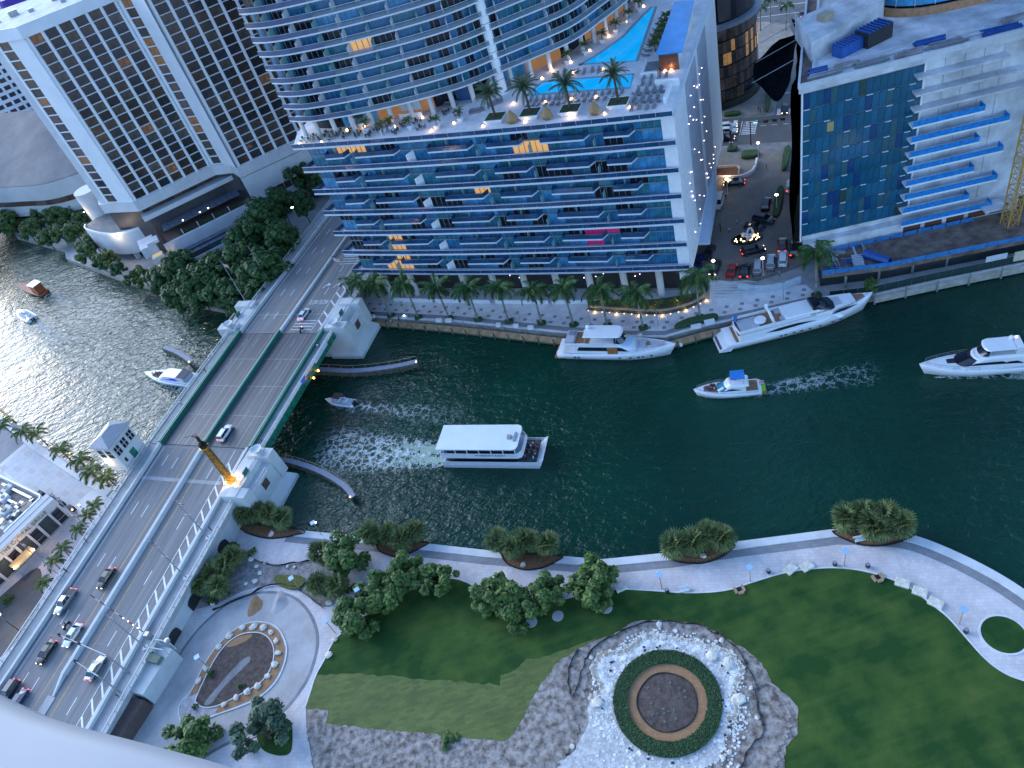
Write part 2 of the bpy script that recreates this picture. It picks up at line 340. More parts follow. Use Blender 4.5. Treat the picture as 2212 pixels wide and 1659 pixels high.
sod = px([(684, 1458), (760, 1455), (830, 1460), (960, 1472), (1080, 1480), (1083, 1460), (1120, 1440), (1140, 1425), (1200, 1412), (1286, 1380), (1300, 1396), (1236, 1416), (1201, 1440), (1170, 1490), (1143, 1540), (1118, 1584), (1097, 1608), (700, 1570), (709, 1538), (661, 1532), (662, 1527), (670, 1500)], ZP)
struct(MB().prism(jag(sod, 0.22, 0.9, 3), ZP, ZP + .075).build('sod_patch', SOD))
dirt = px([(663, 1531), (711, 1534), (703, 1564), (1093, 1602), (1114, 1580), (1138, 1534), (1166, 1482), (1201, 1434), (1236, 1409), (1288, 1382), (1325, 1372), (1365, 1344), (1397, 1340), (1457, 1342), (1517, 1350), (1553, 1370), (1606, 1400), (1646, 1432), (1666, 1476),
           (1706, 1508), (1724, 1528), (1722, 1584), (1698, 1616), (1694, 1659), (1690, 1950), (720, 1950), (690, 1720), (677, 1659), (662, 1569)], ZP)
struct(MB().prism(jag(dirt, 0.15, 0.6, 4), ZP, ZP + .1).build('dirt', DIRT))
WORN = grass_mat('worn_lawn', (0.024, 0.07, 0.013), (0.052, 0.1, 0.019), R(-38), 1.0)
for pts in ([(790, 1010), (900, 900), (1000, 790), (1045, 785), (1030, 830), (900, 960), (850, 1020)], [(950, 1040), (1040, 930), (1110, 850), (1190, 840), (1205, 880), (1120, 960), (1020, 1042)], [(1130, 650), (1190, 660), (1260, 760), (1390, 850), (1370, 880), (1220, 780)]): struct(MB().prism(jag(sm(px(pts, ZP, **A_), 4, True), .18, .5, 5), ZP, ZP + .062).build('worn_grass', WORN))
# gridded rough earth with real relief
def rough_earth(poly_px, z, amp, seed, m, name, step=0.6):
    from mathutils import noise as nz
    pts = px(poly_px, z); xs = [p.x for p in pts]; ys = [p.y for p in pts]
    def inside(x, y):
        c = False; n = len(pts)
        for i in range(n):
            a, b = pts[i], pts[i - 1]
            if (a.y > y) != (b.y > y) and x < (b.x - a.x) * (y - a.y) / (b.y - a.y) + a.x: c = not c
        return c
    b = MB(); nx = int((max(xs) - min(xs)) / step); ny = int((max(ys) - min(ys)) / step); idx = {}
    for i in range(nx + 1):
        for j in range(ny + 1):
            x, y = min(xs) + i * step, min(ys) + j * step
            if inside(x, y):
                h = abs(nz.noise(Vector((x * .7, y * .7, seed)))) + .5 * abs(nz.noise(Vector((x * 1.9, y * 1.9, seed + 5)))); idx[i, j] = len(b.v); b.v.append((x, y, z + amp * h - .05))
    for (i, j), k in idx.items():
        if (i + 1, j) in idx and (i, j + 1) in idx and (i + 1, j + 1) in idx: b.f.append((k, idx[i + 1, j], idx[i + 1, j + 1], idx[i, j + 1])); b.m.append(0)
    return struct(b.build(name, m, smooth=True))
rough_earth([(672, 1540), (702, 1570), (1090, 1612), (1140, 1560), (1180, 1500), (1215, 1450), (1290, 1400), (1350, 1360), (1280, 1420), (1270, 1480), (1262, 1560), (1240, 1620), (1180, 1700), (1100, 1900), (740, 1900), (690, 1680)], ZP + .13, .42, 3, DIRT, 'churned_earth')
rough_earth([(1610, 1410), (1640, 1440), (1660, 1480), (1700, 1515), (1715, 1535), (1712, 1590), (1690, 1620), (1680, 1700), (1600, 1700), (1590, 1640), (1640, 1560), (1620, 1480)], ZP + .13, .3, 9, DIRT, 'churned_earth')

# ---- paving of pale limestone round the circle: one object per slab that can be picked out
CC = P(1441, 1517, ZP); RC = 8.12
ROCKW = mat('white_cobble', (.5, .49, .47), .9, c2=(.74, .73, .71), scale=1.0, island=.25)
STONE = mat('white_limestone_gravel', (0.33, 0.315, 0.3), 0.9, c2=(0.58, 0.565, 0.55), scale=1.6, bump=0.25, bscale=3, detail=8)
ring = px([(820, 350), (700, 425), (560, 470), (430, 480), (360, 590), (350, 700), (430, 830), (310, 940), (290, 1050), (310, 1150), (250, 1300), (150, 1480), (-60, 1640), (-200, 1800), (300, 2100), (1200, 2000), (1450, 1659), (1660, 1600), (1700, 1450), (1740, 1330), (1770, 1180), (1840, 1080), (1800, 950), (1830, 800),
           (1890, 680), (1850, 550), (1700, 440), (1500, 385), (1250, 310), (1000, 290), (880, 300)], ZP, **C_)
gravel = MB().prism(jag(ring, .2, .8, 6), ZP, ZP + .16).build('gravel_ring', STONE); struct(gravel)
rg = random.Random(11); slabs = []
edge = sm(ring[:8] + [], 14) + sm(ring[20:] + ring[:1], 10)
meshes = []
for k in range(8):
    b = MB(); n = rg.choice([5, 6, 6, 7]); pl = [((0.5 * rg.uniform(.72, 1.1)) * math.cos(2 * math.pi * i / n), .5 * rg.uniform(.72, 1.1) * math.sin(2 * math.pi * i / n)) for i in range(n)]
    b.prism(pl, 0, .09); top = [(x * .82, y * .82) for x, y in pl]; b.prism(top, .09, .12); meshes.append(b.mesh('paving_stone', ROCKM))
cob = MB()
def cobble(x, y, r_, h):
    n = rg.choice((5, 6)); pl = [(x + r_ * rg.uniform(.7, 1.1) * math.cos(6.283 * i / n), y + r_ * rg.uniform(.7, 1.1) * math.sin(6.283 * i / n)) for i in range(n)]; cob.prism(pl, ZP + .1, ZP + .16 + h)
for q in edge:
    d = (CC - q); d.z = 0; d.normalize(); t = q + d * rg.uniform(-.1, .4); s_ = rg.uniform(.65, 1.25)
    inst('paving_stone', rg.choice(meshes), gravel, (t.x + rg.uniform(-.2, .2), t.y + rg.uniform(-.2, .2), ZP + .15), rg.uniform(0, 6.28), (s_, s_ * rg.uniform(.7, 1), 1))
    for k in range(2): t = q + d * rg.uniform(.8, 1.8); cobble(t.x, t.y, rg.uniform(.22, .42), rg.uniform(.02, .08))
for k in range(1500):
    w = rg.uniform(0, 6.28); rr = RC + .3 + 3.6 * rg.random() ** 1.3
    if w > 3.4 and w < 5.2: rr = RC + .3 + rg.uniform(0, 8)
    cobble(CC.x + rr * math.cos(w), CC.y + rr * math.sin(w), rg.uniform(.1, .3), rg.uniform(.01, .06))
stuff(cob.build('cobbles', ROCKW, gravel))
RD = [mat('dark_stone', (0.035, 0.035, 0.045), 0.9)]
for k, (a, b_) in enumerate([(870, 412), (880, 445), (1005, 415), (1035, 400), (1215, 422), (1525, 465), (1680, 605), (1740, 678), (1690, 965), (1720, 1028), (1765, 1180), (1750, 1240), (1715, 1325), (525, 655), (530, 570), (550, 560), (415, 935), (440, 1048), (720, 1460), (745, 1478), (920, 1525), (915, 1570), (1170, 1610)]):
    q = px([(a, b_)], ZP, **C_)[0]; bb = MB().rock((0, 0, 0), rg.uniform(.18, .27), rg); o = bb.build('dark_stone', RD[0], gravel); o.location = (q.x, q.y, ZP + .2)
# ---- the planted circle
HEDGE = mat('low_hedge', (0.012, 0.04, 0.012), 0.8, c2=(0.035, 0.085, 0.022), scale=2.5, bump=0.2, bscale=6, island=.5)
cb = frame('planting_circle', 'round bed with dark green hedge ring, tan sand ring and mulch centre inside white stones', 'flower bed', (CC.x, CC.y, ZP))
b = MB(); b.lathe([(RC * .735, .1), (RC * .735, .5), (RC * .78, .62), (RC * .97, .58), (RC, .4), (RC, .05)], CC, 72); 
for k in range(9000):
    w = rg.uniform(0, 6.283); rr = RC * math.sqrt(rg.uniform(.735 ** 2, 1.0)); s_ = rg.uniform(.08, .2); z = ZP + rg.uniform(.5, .72); t = rg.uniform(0, 6.28); tx, ty = math.cos(t) * s_, math.sin(t) * s_; q = (CC.x + rr * math.cos(w), CC.y + rr * math.sin(w))
    b.add([(q[0] - tx, q[1] - ty, z), (q[0] + ty * .6, q[1] - tx * .6, z + rg.uniform(-.1, .1)), (q[0] + tx, q[1] + ty, z + rg.uniform(-.05, .1)), (q[0] - ty * .6, q[1] + tx * .6, z)], [(0, 1, 2, 3)])
stuff(b.build('hedge_ring', HEDGE, cb))
b = MB(); b.lathe([(RC * .56, .2), (RC * .735, .22)], CC, 72); b.build('sand_ring', SAND, cb)
b = MB(); b.lathe([(0.01, .34), (RC * .3, .3), (RC * .56, .18), (RC * .565, .1)], CC, 60); b.build('mulch_bed', DKMULCH, cb)
b = MB(); ed = [(CC.x + RC * .56 * (1 + .015 * math.sin(5 * w)) * math.cos(w), CC.y + RC * .56 * (1 + .015 * math.sin(5 * w)) * math.sin(w), ZP) for w in [i * .1047198 for i in range(61)]]
b.wall([Vector(p) for p in ed], .07, ZP + .1, ZP + .36); b.build('bed_edging', FABRIC, cb)
b = MB()
SAGE = mat('grey_green_leaves', (0.16, 0.2, 0.17), .8, island=.4)
for a, b_ in [(1140, 790), (910, 840), (1030, 855), (1235, 840), (1290, 870), (930, 945), (1220, 935), (945, 1000), (1180, 1075), (1080, 1100), (1120, 1085), (955, 1120), (1010, 1110), (1080, 1190), (1200, 1160), (950, 1200), (1300, 940), (1070, 1060)]:
    q = px([(a, b_)], ZP, **C_)[0]
    for k in range(26):
        w = rg.uniform(0, 6.28); l = rg.uniform(.15, .38); wd = .05; z = ZP + .34
        b.add([(q.x - wd * math.sin(w), q.y + wd * math.cos(w), z), (q.x + wd * math.sin(w), q.y - wd * math.cos(w), z), (q.x + l * math.cos(w), q.y + l * math.sin(w), z + rg.uniform(.02, .25))], [(0, 1, 2)])
stuff(b.build('seedlings', SAGE, cb))
# white boulders by the ring
for a, b_, r_, lab in [(1030, 175, .62, 'white boulder on the dirt inside the fence at the top of the circle'), (870, 300, .7, 'rounded white boulder on the upper left rim of the stone ring'), (1070, 305, .72, 'white boulder on the top rim of the stone ring'), (1850, 950, 1.15, 'largest white boulder standing right of the hedge circle'),
                       (385, 990, 1.1, 'long white boulder lying left of the hedge circle'), (1580, 500, 1.1, 'flat white boulder in the upper right of the stone ring'), (1745, 575, 1.1, 'broad white slab boulder among paving stones right of the circle'), (1675, 340, .5, 'white boulder by the fence at the upper right of the circle'),
                       (1620, 350, .36, 'small tan and white boulder left of the upper right pair'), (1985, 838, .4, 'small white stone right of the circle near the black fence'), (2045, 1140, .38, 'small white stone low right beside the black fence'), (325, 518, .4, 'white stone in the dirt left of the paving'), (1755, 1500, .5, 'white stone below right of the stone ring'),
                       (130, 1440, .5, 'white stone at the lower left of the ring beside the pale path'), (480, 495, .42, 'brown boulder at the upper left of the stone ring'), (1690, 1555, .45, 'white stone at the bottom right end of the ring')]:
    q = px([(a, b_)], ZP, **C_)[0]; o = MB().rock((0, 0, 0), r_, rg, flat=.55).build('boulder', WOOD if 'brown' in lab else ROCKM, smooth=False); o.location = (q.x, q.y, ZP + .2); o.rotation_euler = (0, 0, rg.uniform(0, 6)); tag(o, lab, 'boulder', 'boulders round the planted circle')
def silt(pts, label, h=.45, sub=4, name='silt_fence'):
    l = sm(pts, sub); f = frame(name, label, 'fence', tuple(l[0]))
    b = MB(); lo = [Vector((p.x, p.y, ZP + .08)) for p in l]; hi = [Vector((p.x + .12 * math.sin(i * 1.7), p.y + .12 * math.cos(i * 1.3), ZP + h + .08 * math.sin(i * 2.1))) for i, p in enumerate(l)]
    b.ribbon(lo, hi); b.path(hi, .05, 4); b.build('fabric', FABRIC, f)
    for i in range(0, len(l), max(2, sub)): MB().box(l[i].x - .03, l[i].x + .03, l[i].y - .03, l[i].y + .03, ZP, ZP + h + .25).build('stake', WOOD, f)
silt(px([(190, 430), (120, 560), (90, 700), (100, 850), (130, 920), (160, 880), (210, 720), (260, 560), (290, 500), (390, 380), (540, 300), (700, 220), (870, 160), (1100, 140), (1300, 165), (1480, 185), (1560, 250), (1660, 280), (1740, 350), (1840, 430), (1940, 610), (2030, 790), (2030, 900), (2060, 1080), (2110, 1250), (2080, 1350), (1980, 1430), (1900, 1600), (1820, 1720)], ZP, **C_), 'black silt fence winding round the planted circle', .4)
# ---- planter islands on the walkway
isl = [[(517, 1127), (652, 1147), (634, 1157), (585, 1163), (544, 1155), (521, 1142)], [(815, 1187), (840, 1201), (864, 1204), (895, 1192), (928, 1174), (902, 1170), (826, 1166)], [(1083, 1201), (1097, 1220), (1131, 1232), (1166, 1229), (1197, 1217), (1218, 1204), (1194, 1199), (1090, 1192)],
       [(1434, 1196), (1457, 1213), (1509, 1219), (1550, 1209), (1574, 1195), (1588, 1178), (1550, 1179), (1441, 1189)], [(1800, 1153), (1826, 1167), (1858, 1178), (1898, 1181), (1935, 1175), (1971, 1161), (1963, 1153), (1814, 1147)]]
IL = ['mulched planter island nearest the bridge on the waterfront walk', 'mulched planter island second from the bridge on the waterfront walk', 'mulched planter island in the middle of the waterfront walk', 'mulched planter island fourth from the bridge on the waterfront walk', 'mulched planter island farthest right on the waterfront walk']
for pts, lab in zip(isl, IL):
    q = px(pts, ZP); f = frame('planter_island', lab, 'planter', tuple(q[0]), 'planter islands along the waterfront walk'); c = sum(q, Vector()) / len(q)
    l = sm(q, 5, True); b = MB(); n = len(l); inn = [c + (p - c) * .6 for p in l]
    b.add([(p.x, p.y, ZP + .1) for p in l] + [(p.x, p.y, ZP + .4) for p in inn], [(i, (i + 1) % n, n + (i + 1) % n, n + i) for i in range(n)] + [tuple(range(n, 2 * n))]); b.build('mulch_bed', MULCH, f)
    b = MB(); b.wall([Vector(p) for p in l + [l[0]]], .16, ZP, ZP + .32); b.build('edging', FABRIC, f)
# ---- little round lawn, right
q = P(2168, 1371, ZP); struct(MB().lathe([(0.01, .09), (2.86, .09), (2.9, 0)], q, 48).build('round_lawn', GRASS)); struct(MB().lathe([(2.9, 0), (2.9, .11), (3.2, .11), (3.2, 0)], q, 48).build('round_lawn_kerb', CURB))
# ---- turning loop beside the bridge
LOOPM = mat('loop_paving', (0.33, 0.31, 0.3), 0.85, c2=(0.45, 0.43, 0.42), scale=.25, detail=8)
loop = sm(px([(730, 1560), (775, 1470), (950, 1170), (1060, 980), (1180, 830), (1330, 710), (1450, 665), (1570, 655), (1680, 680), (1760, 750), (1810, 850), (1820, 950), (1790, 1080), (1730, 1200), (1620, 1330), (1450, 1440), (1250, 1540), (1100, 1640)], ZP, **D_), 5)
struct(MB().prism(loop + px([(900, 2000), (600, 1800)], ZP, **D_), ZP - .1, ZP + .03).build('turning_loop', LOOPM))
struct(MB().wall(loop, .55, ZP, ZP + .045).build('loop_border', CONCD))
isl2 = sm(px([(1035, 1330), (1050, 1280), (1110, 1210), (1190, 1050), (1290, 920), (1400, 840), (1500, 822), (1590, 850), (1640, 930), (1648, 1010), (1615, 1115), (1550, 1205), (1440, 1280), (1250, 1350), (1150, 1395), (1085, 1420), (1045, 1385)], ZP, **D_), 5, True)
f = frame('loop_island', 'teardrop island with sand, mulch and boulders inside the turning loop', 'flower bed', tuple(P(520, 1410, ZP)))
MB().prism(isl2, ZP, ZP + .14).build('gravel_base', mat('pale_gravel', (.3, .28, .28), .9, c2=(.45, .43, .43), scale=1), f)
MB().prism(sm(px([(1100, 1235), (1190, 1050), (1290, 920), (1400, 842), (1500, 826), (1585, 855), (1632, 930), (1640, 1010), (1608, 1112), (1545, 1200), (1435, 1272), (1250, 1345), (1260, 1290), (1150, 1230)], ZP, **D_), 4, True), ZP + .1, ZP + .18).build('sand_bed', SAND, f)
MB().wall([Vector(p) for p in isl2 + [isl2[0]]], .2, ZP, ZP + .2).build('outer_kerb', CURB, f)
inner = sm(px([(1140, 1250), (1230, 1060), (1300, 960), (1370, 905), (1440, 885), (1510, 890), (1560, 930), (1580, 1000), (1560, 1090), (1500, 1170), (1400, 1230), (1260, 1300), (1180, 1310), (1140, 1285)], ZP, **D_), 5, True)
MB().prism(inner, ZP + .1, ZP + .22).build('mulch_bed', DKMULCH, f); MB().wall([Vector(p) for p in inner + [inner[0]]], .16, ZP + .1, ZP + .34).build('inner_kerb', CURB, f)
MB().prism(sm(px([(1310, 955), (1370, 910), (1450, 892), (1440, 915), (1390, 945), (1330, 965)], ZP, **D_), 4, True), ZP + .2, ZP + .25).build('sand_patch', SAND, f)
MB().prism(sm(px([(1180, 1290), (1260, 1190), (1330, 1110), (1400, 1040), (1440, 1020), (1440, 1050), (1380, 1110), (1290, 1200), (1220, 1290)], ZP, **D_), 4, True), ZP + .2, ZP + .25).build('dry_stream', CONCD, f)
for i, (a, b_) in enumerate([(1400, 855), (1465, 850), (1520, 855), (1565, 880), (1325, 900), (1595, 930), (1265, 965), (1605, 1000), (1585, 1065), (1190, 1090), (1545, 1135), (1490, 1190), (1150, 1160), (1430, 1225), (1365, 1260), (1295, 1295)]):
    q = px([(a, b_)], ZP, **D_)[0]; o = MB().rock((0, 0, 0), rg.uniform(.62, .85), rg, flat=.6).build('boulder', ROCKM); o.location = (q.x, q.y, ZP + .35); o.rotation_euler = (0, 0, rg.uniform(0, 6)); tag(o, 'limestone boulder on the sand rim of the teardrop island', 'boulder', 'boulders on the teardrop island rim')
for (a, b_), m_, lab, rr in [((1470, 725), SAND, 'heap of orange sand dumped on the turning loop', 1.9), ((1610, 705), LOOPM, 'heap of pale gravel dumped on the turning loop', 2.1)]:
    q = px([(a, b_)], ZP, **D_)[0]; b = MB()
    for j in range(6):
        pass
    prof = [(rr * k, (1 - k) ** 1.3 * .9 + .02) for k in (1.0, .85, .7, .5, .3, .12, .01)]; vs = []
    for r_, z in prof:
        for i in range(18):
            w = i * math.pi / 9; kk = r_ * (1 + .16 * math.sin(w * 3 + rr) + rg.uniform(-.05, .05)); vs.append((kk * math.cos(w) * .75, kk * math.sin(w) * 1.15, z))
    b.add(vs, [(j * 18 + i, j * 18 + (i + 1) % 18, (j + 1) * 18 + (i + 1) % 18, (j + 1) * 18 + i) for j in range(6) for i in range(18)]); o = b.build('sand_heap' if m_ is SAND else 'gravel_heap', m_, smooth=True); o.location = (q.x, q.y, ZP + .04); o.rotation_euler = (0, 0, -.2); tag(o, lab, 'heap')
# planted strip between loop and walk
struct(MB().prism(sm(px([(1110, 735), (1190, 730), (1300, 690), (1400, 640), (1540, 605), (1640, 610), (1760, 660), (1830, 720), (1920, 720), (1935, 600), (1900, 500), (1800, 470), (1600, 495), (1500, 470), (1400, 410), (1330, 385), (1200, 500), (1120, 640)], ZP, **D_), 3, True), ZP, ZP + .06).build('planting_strip', mat('gravel_soil', (.16, .14, .13), .95, c2=(.34, .31, .3), scale=1.2, bump=.3, bscale=3)))
silt(px([(1230, 755), (1330, 710), (1450, 660), (1540, 612), (1640, 608), (1720, 632), (1800, 690), (1860, 740)], ZP, **D_), 'black silt fence along the planting strip above the turning loop', .55)
silt(px([(1330, 385), (1420, 425), (1500, 475), (1600, 495), (1700, 480), (1790, 470)], ZP, **D_), 'black silt fence along the curved walk below the bridge', .5)
struct(MB().prism(sm(px([(1590, 560), (1650, 555), (1740, 560), (1755, 600), (1700, 635), (1600, 605)], ZP, **D_), 4, True), ZP, ZP + .5).build('ground_cover', mat('olive_ground_cover', (.06, .07, .012), .9, c2=(.13, .14, .03), scale=3, bump=.3, bscale=6)))
for i, (a, b_, r_) in enumerate([(1450, 460, .7), (1480, 500, .5), (1500, 540, .6), (1420, 600, .5), (1470, 585, .7), (1230, 715, .6), (1570, 315, .8), (1900, 710, .8), (1920, 660, .5), (1860, 480, .6), (1660, 500, .4), (1700, 505, .4), (1530, 480, .45)]):
    q = px([(a, b_)], ZP, **D_)[0]; o = MB().rock((0, 0, 0), r_, rg, flat=.6).build('boulder', ROCKM); o.location = (q.x, q.y, ZP + .25); tag(o, 'limestone boulder in the rough planting strip beside the bridge', 'boulder', 'boulders in the planting strip by the bridge')
for a, b_, r_, lab in [(390, 960, .75, 'lone white boulder at the left edge of the lawn'), (425, 865, .6, 'tan boulder where the lawn meets the pale path'), (515, 825, .7, 'tan boulder under the small tree at the lawn corner')]:
    q = px([(a, b_)], ZP, **A_)[0]; o = MB().rock((0, 0, 0), r_, rg, flat=.6).build('boulder', ROCKM); o.location = (q.x, q.y, ZP + .3); tag(o, lab, 'boulder')
# small lawn with the tree at the bottom
struct(MB().prism(sm(px([(80, 1350), (150, 1370), (160, 1500), (140, 1570), (60, 1580), (-30, 1540), (-60, 1450), (0, 1390)], ZP, **A_), 4, True), ZP, ZP + .06).build('tree_lawn', GRASS))
# ================================================================ the bridge: local x runs south along the road, local y is its right (east) side
BO = Vector((-52.631, 169.271, 0)); BRZ = R(-118.467)
def BW(x, y, z=0.0):
    return Vector((BO.x + x * math.cos(BRZ) - y * math.sin(BRZ), BO.y + x * math.sin(BRZ) + y * math.cos(BRZ), z))
def DZ(x):
    """height of the road surface"""
    k = [(-220, 3.5), (-90, 6.4), (-35, 8.15), (-12, 8.65), (0, 8.9), (20, 9.0), (38, 8.9), (60, 7.7), (84, 6.6), (98, 6.0), (140, 4.2), (260, 3.0)]
    for (a, za), (b, zb) in zip(k, k[1:]):
        if x <= b: return za + (zb - za) * (x - a) / (b - a)
    return k[-1][1]
def rng(a, b, st):
    n = max(1, int(round((b - a) / st))); return [a + (b - a) * i / n for i in range(n + 1)]
def slab(b, x0, x1, y0, y1, dz0, dz1, m=0, st=6.0):
    xs = rng(x0, x1, st); loops = [[(x, y0, DZ(x) + dz0), (x, y1, DZ(x) + dz0), (x, y1, DZ(x) + dz1), (x, y0, DZ(x) + dz1)] for x in xs]
    return b.loft(loops, m)
road = bpy.data.objects.new('road', None); COL.objects.link(road); road.location = BO; road.rotation_euler = (0, 0, BRZ); struct(road)
DECKM = mat('bridge_grating', (0.06, 0.06, 0.064), 0.55, var=0)
def streaks(m, lo, hi):
    N = m.node_tree.nodes; L = m.node_tree.links; b = N['Principled BSDF']; tc = N.new('ShaderNodeTexCoord'); mp = N.new('ShaderNodeMapping'); mp.inputs['Scale'].default_value = (.02, 1.4, 1)
    L.new(tc.outputs['Object'], mp.inputs['Vector']); n = N.new('ShaderNodeTexNoise'); n.inputs['Scale'].default_value = 1.0; n.inputs['Detail'].default_value = 7; L.new(mp.outputs['Vector'], n.inputs['Vector'])
    rp = N.new('ShaderNodeValToRGB'); rp.color_ramp.elements[0].position = .35; rp.color_ramp.elements[1].position = .68; rp.color_ramp.elements[0].color = (*lo, 1); rp.color_ramp.elements[1].color = (*hi, 1)
    L.new(n.outputs['Fac'], rp.inputs['Fac']); L.new(rp.outputs['Color'], b.inputs['Base Color'])
streaks(DECKM, (.045, .045, .05), (.13, .13, .14))
ROADS = mat('worn_road_concrete', (.2, .2, .2), .8, var=0); streaks(ROADS, (.15, .148, .15), (.22, .215, .213))
for nm, x0, x1, m_ in (('road_approach_north', -220, -.15, ROADS), ('bascule_deck', 0, 38, DECKM), ('road_approach_south', 38.15, 260, ROADS)):
    b = MB(); slab(b, x0, x1, -12.4, 12.4, -1.1, 0); b.build(nm, m_, road)
for x in (38.6, -.7, 52.5, 84.3, -11.2, -7.9, 47.0):     # expansion joints and repair strips
    w = .35 if x in (38.6, -.7) else .25
    if x == 47.0: w = .9
    b = MB(); slab(b, x, x + w, -12.2, 12.2 if x != 47.0 else 10, .003, .006); b.build('expansion_joint', CONCD if x not in (47.0, -7.9) else CONC, road)
def strip(x0, x1, y0, w, m, nm='lane_line', dz=.011, st=6):
    b = MB(); slab(b, x0, x1, y0 - w / 2, y0 + w / 2, dz - .004, dz, 0, st); b.build(nm, m, road)
for y in (-11.55, -11.25): strip(38.7, 200, y, .12, PAINTW)
strip(-200, -.8, -11.4, .14, PAINTW)
for y in (-2.55, 2.45): strip(38.7, 200, y, .14, PAINTY); strip(-200, -.8, y, .14, PAINTY)
strip(38.7, 200, 9.0, .14, PAINTW); strip(38.7, 200, 11.25, .14, PAINTW); strip(38.7, 200, 11.5, .08, PAINTW); strip(-40, -.8, 9.0, .14, PAINTW); strip(-40, -.8, 11.25, .14, PAINTW)
for y, ph in ((-8.7, 41), (-5.5, 41.5), (5.6, 43.5)):
    x = ph
    while x < 150: strip(x, x + 3.1, y, .16, PAINTW); x += 12.7
    x = -6
    while x > -150: strip(x - 3.1, x, y, .16, PAINTW); x -= 10.0
FADEW = mat('faded_white_paint', (.3, .3, .31), .6, var=.3, scale=1.0); FADEY = mat('faded_yellow_paint', (.3, .2, .09), .6, var=.3, scale=1.0)
for y in (-9.1, -5.8, 5.9):
    x = 2
    while x < 36: strip(x, x + 3, y, .14, FADEW); x += 8.2
strip(.3, 37.7, 8.6, .12, FADEW); strip(.3, 37.7, -11.3, .12, FADEW)
for y in (-2.7, -2.4, 2.1, 2.4): strip(.3, 37.7, y, .1, FADEY)
for x in (9.5, 19, 28.5): strip(x, x + .12, 0, 22.5, FADEW, 'deck_seam', .009)
x = 42.0
while x < 130:                                            # hatching of the closed lane
    b = MB(); b.add([(x, 9.1, DZ(x) + .012), (x + .55, 9.1, DZ(x + .5) + .012), (x + 2.85, 11.15, DZ(x + 2.8) + .012), (x + 2.3, 11.15, DZ(x + 2.3) + .012)], [(0, 1, 2, 3)]); b.build('hatch_bar', PAINTW, road); x += 3.05
for x in (-5.5, -9.0, -13.5, -17, -20.5, -24):
    b = MB(); b.add([(x, 9.1, DZ(x) + .012), (x + .55, 9.1, DZ(x + .5) + .012), (x + 2.6, 11.15, DZ(x + 2.6) + .012), (x + 2.05, 11.15, DZ(x + 2) + .012)], [(0, 1, 2, 3)]); b.build('hatch_bar', PAINTW, road)
for x in (-1.6, -2.9, -4.0, -5.2): strip(x, x + .22, 5.6, 6.0, PAINTW, 'stop_bar')
for x in (-30, -31.2, -32.4, -33.6): strip(x, x + .2, 6.8, 6.0, PAINTW, 'turn_bar')
for y in (3.9, 7.1): text('SLOW', 2.4, PAINTW, 'road_lettering', road, Matrix.Translation((-12.6, y, DZ(-12.6) + .014)) @ Matrix.Rotation(R(90), 4, 'Z') @ Matrix.Rotation(R(0), 4, 'X') @ Matrix.Diagonal((.42, 1.15, 1, 1)), .001)
for y in (4.3, 7.7):                                      # turn arrows
    z = DZ(-19.5) + .013; b = MB()
    l = [(-18.2, y - .5), (-19.2, y - .45), (-20.0, y - .2), (-20.5, y + .3)]
    o = offset([Vector((a, c, 0)) for a, c in l], .22); b.ribbon([Vector((a, c, z)) for a, c in l], [Vector((p.x, p.y, z)) for p in o])
    b.add([(-19.6, y + .35, z), (-21.1, y + .3, z), (-20.5, y + 1.25, z)], [(0, 1, 2)]); b.build('turn_arrow', PAINTW, road)

bridge = thing('bascule_bridge', 'grey concrete drawbridge with green steel girders crossing the river', 'bridge', BO, BRZ)
PALE = mat('pale_green_concrete', (.48, .5, .5), .7, var=.07, scale=.4)
# median
b = MB(); slab(b, 38.3, 91, -.35, .35, 0, .85); slab(b, 38.3, 91, -.6, .6, 0, .25); b.build('median_barrier', PALE, bridge)
b = MB(); b.add([(91, -.35, DZ(91)), (91, .35, DZ(91)), (95, .6, DZ(95)), (95, .3, DZ(95)), (91, -.35, DZ(91) + .85), (91, .35, DZ(91) + .85), (95, .6, DZ(95) + .3), (95, .3, DZ(95) + .3)], [(0, 1, 5, 4), (1, 2, 6, 5), (2, 3, 7, 6), (3, 0, 4, 7), (4, 5, 6, 7)]); b.build('median_nose', PALE, bridge)
b = MB(); slab(b, 95, 112, -.9, 1.0, 0, .16); b.build('median_island', CONC, bridge)
b = MB(); slab(b, -110, -.4, -.35, .35, 0, .75); b.build('median_barrier', PALE, bridge)
for y in (-12.75, .0, 13.15):                             # green steel girders of the moving span
    b = MB(); w = .42 if y else .32
    slab(b, -.2, 38.2, y - w, y + w, -.9 if y else 0, 1.0); slab(b, -.25, 38.25, y - w - .14, y + w + .14, 1.0, 1.12); b.build('girder', GREENM, bridge)
    b = MB(); slab(b, -.2, 38.2, y - .09, y + .09, 1.124, 1.22); b.build('girder_flange', PALE, bridge)
for y0, y1 in ((-16.2, -13.2), (13.6, 16.2)):
    b = MB(); slab(b, -.1, 38.1, y0, y1, -.6, .12); b.build('sidewalk', CONC, bridge)
    b = MB(); s_ = 1 if y0 > 0 else -1; ye = y1 if y0 > 0 else y0; slab(b, 0, 38, ye, ye + s_ * .25, -1.5, .3); b.build('fascia_girder', GREENM, bridge)
    b = MB()
    for x in rng(.3, 37.7, 1.7): b.box(x - .05, x + .05, ye - .08, ye + .08, DZ(x) + .1, DZ(x) + 1.2)
    slab(b, 0, 38, ye - .09, ye + .09, 1.1, 1.24); slab(b, 0, 38, ye - .05, ye + .05, .6, .68); slab(b, 0, 38, ye - .05, ye + .05, .2, .3); b.build('railing', OFFWHITE, bridge)
    b = MB()
    for x in rng(1, 37, 2.4): b.box(x - .12, x + .12, ye + s_ * .2, ye + s_ * .75, DZ(x) - 1.0, DZ(x) - .5)
    b.build('bracket', GREENM, bridge)
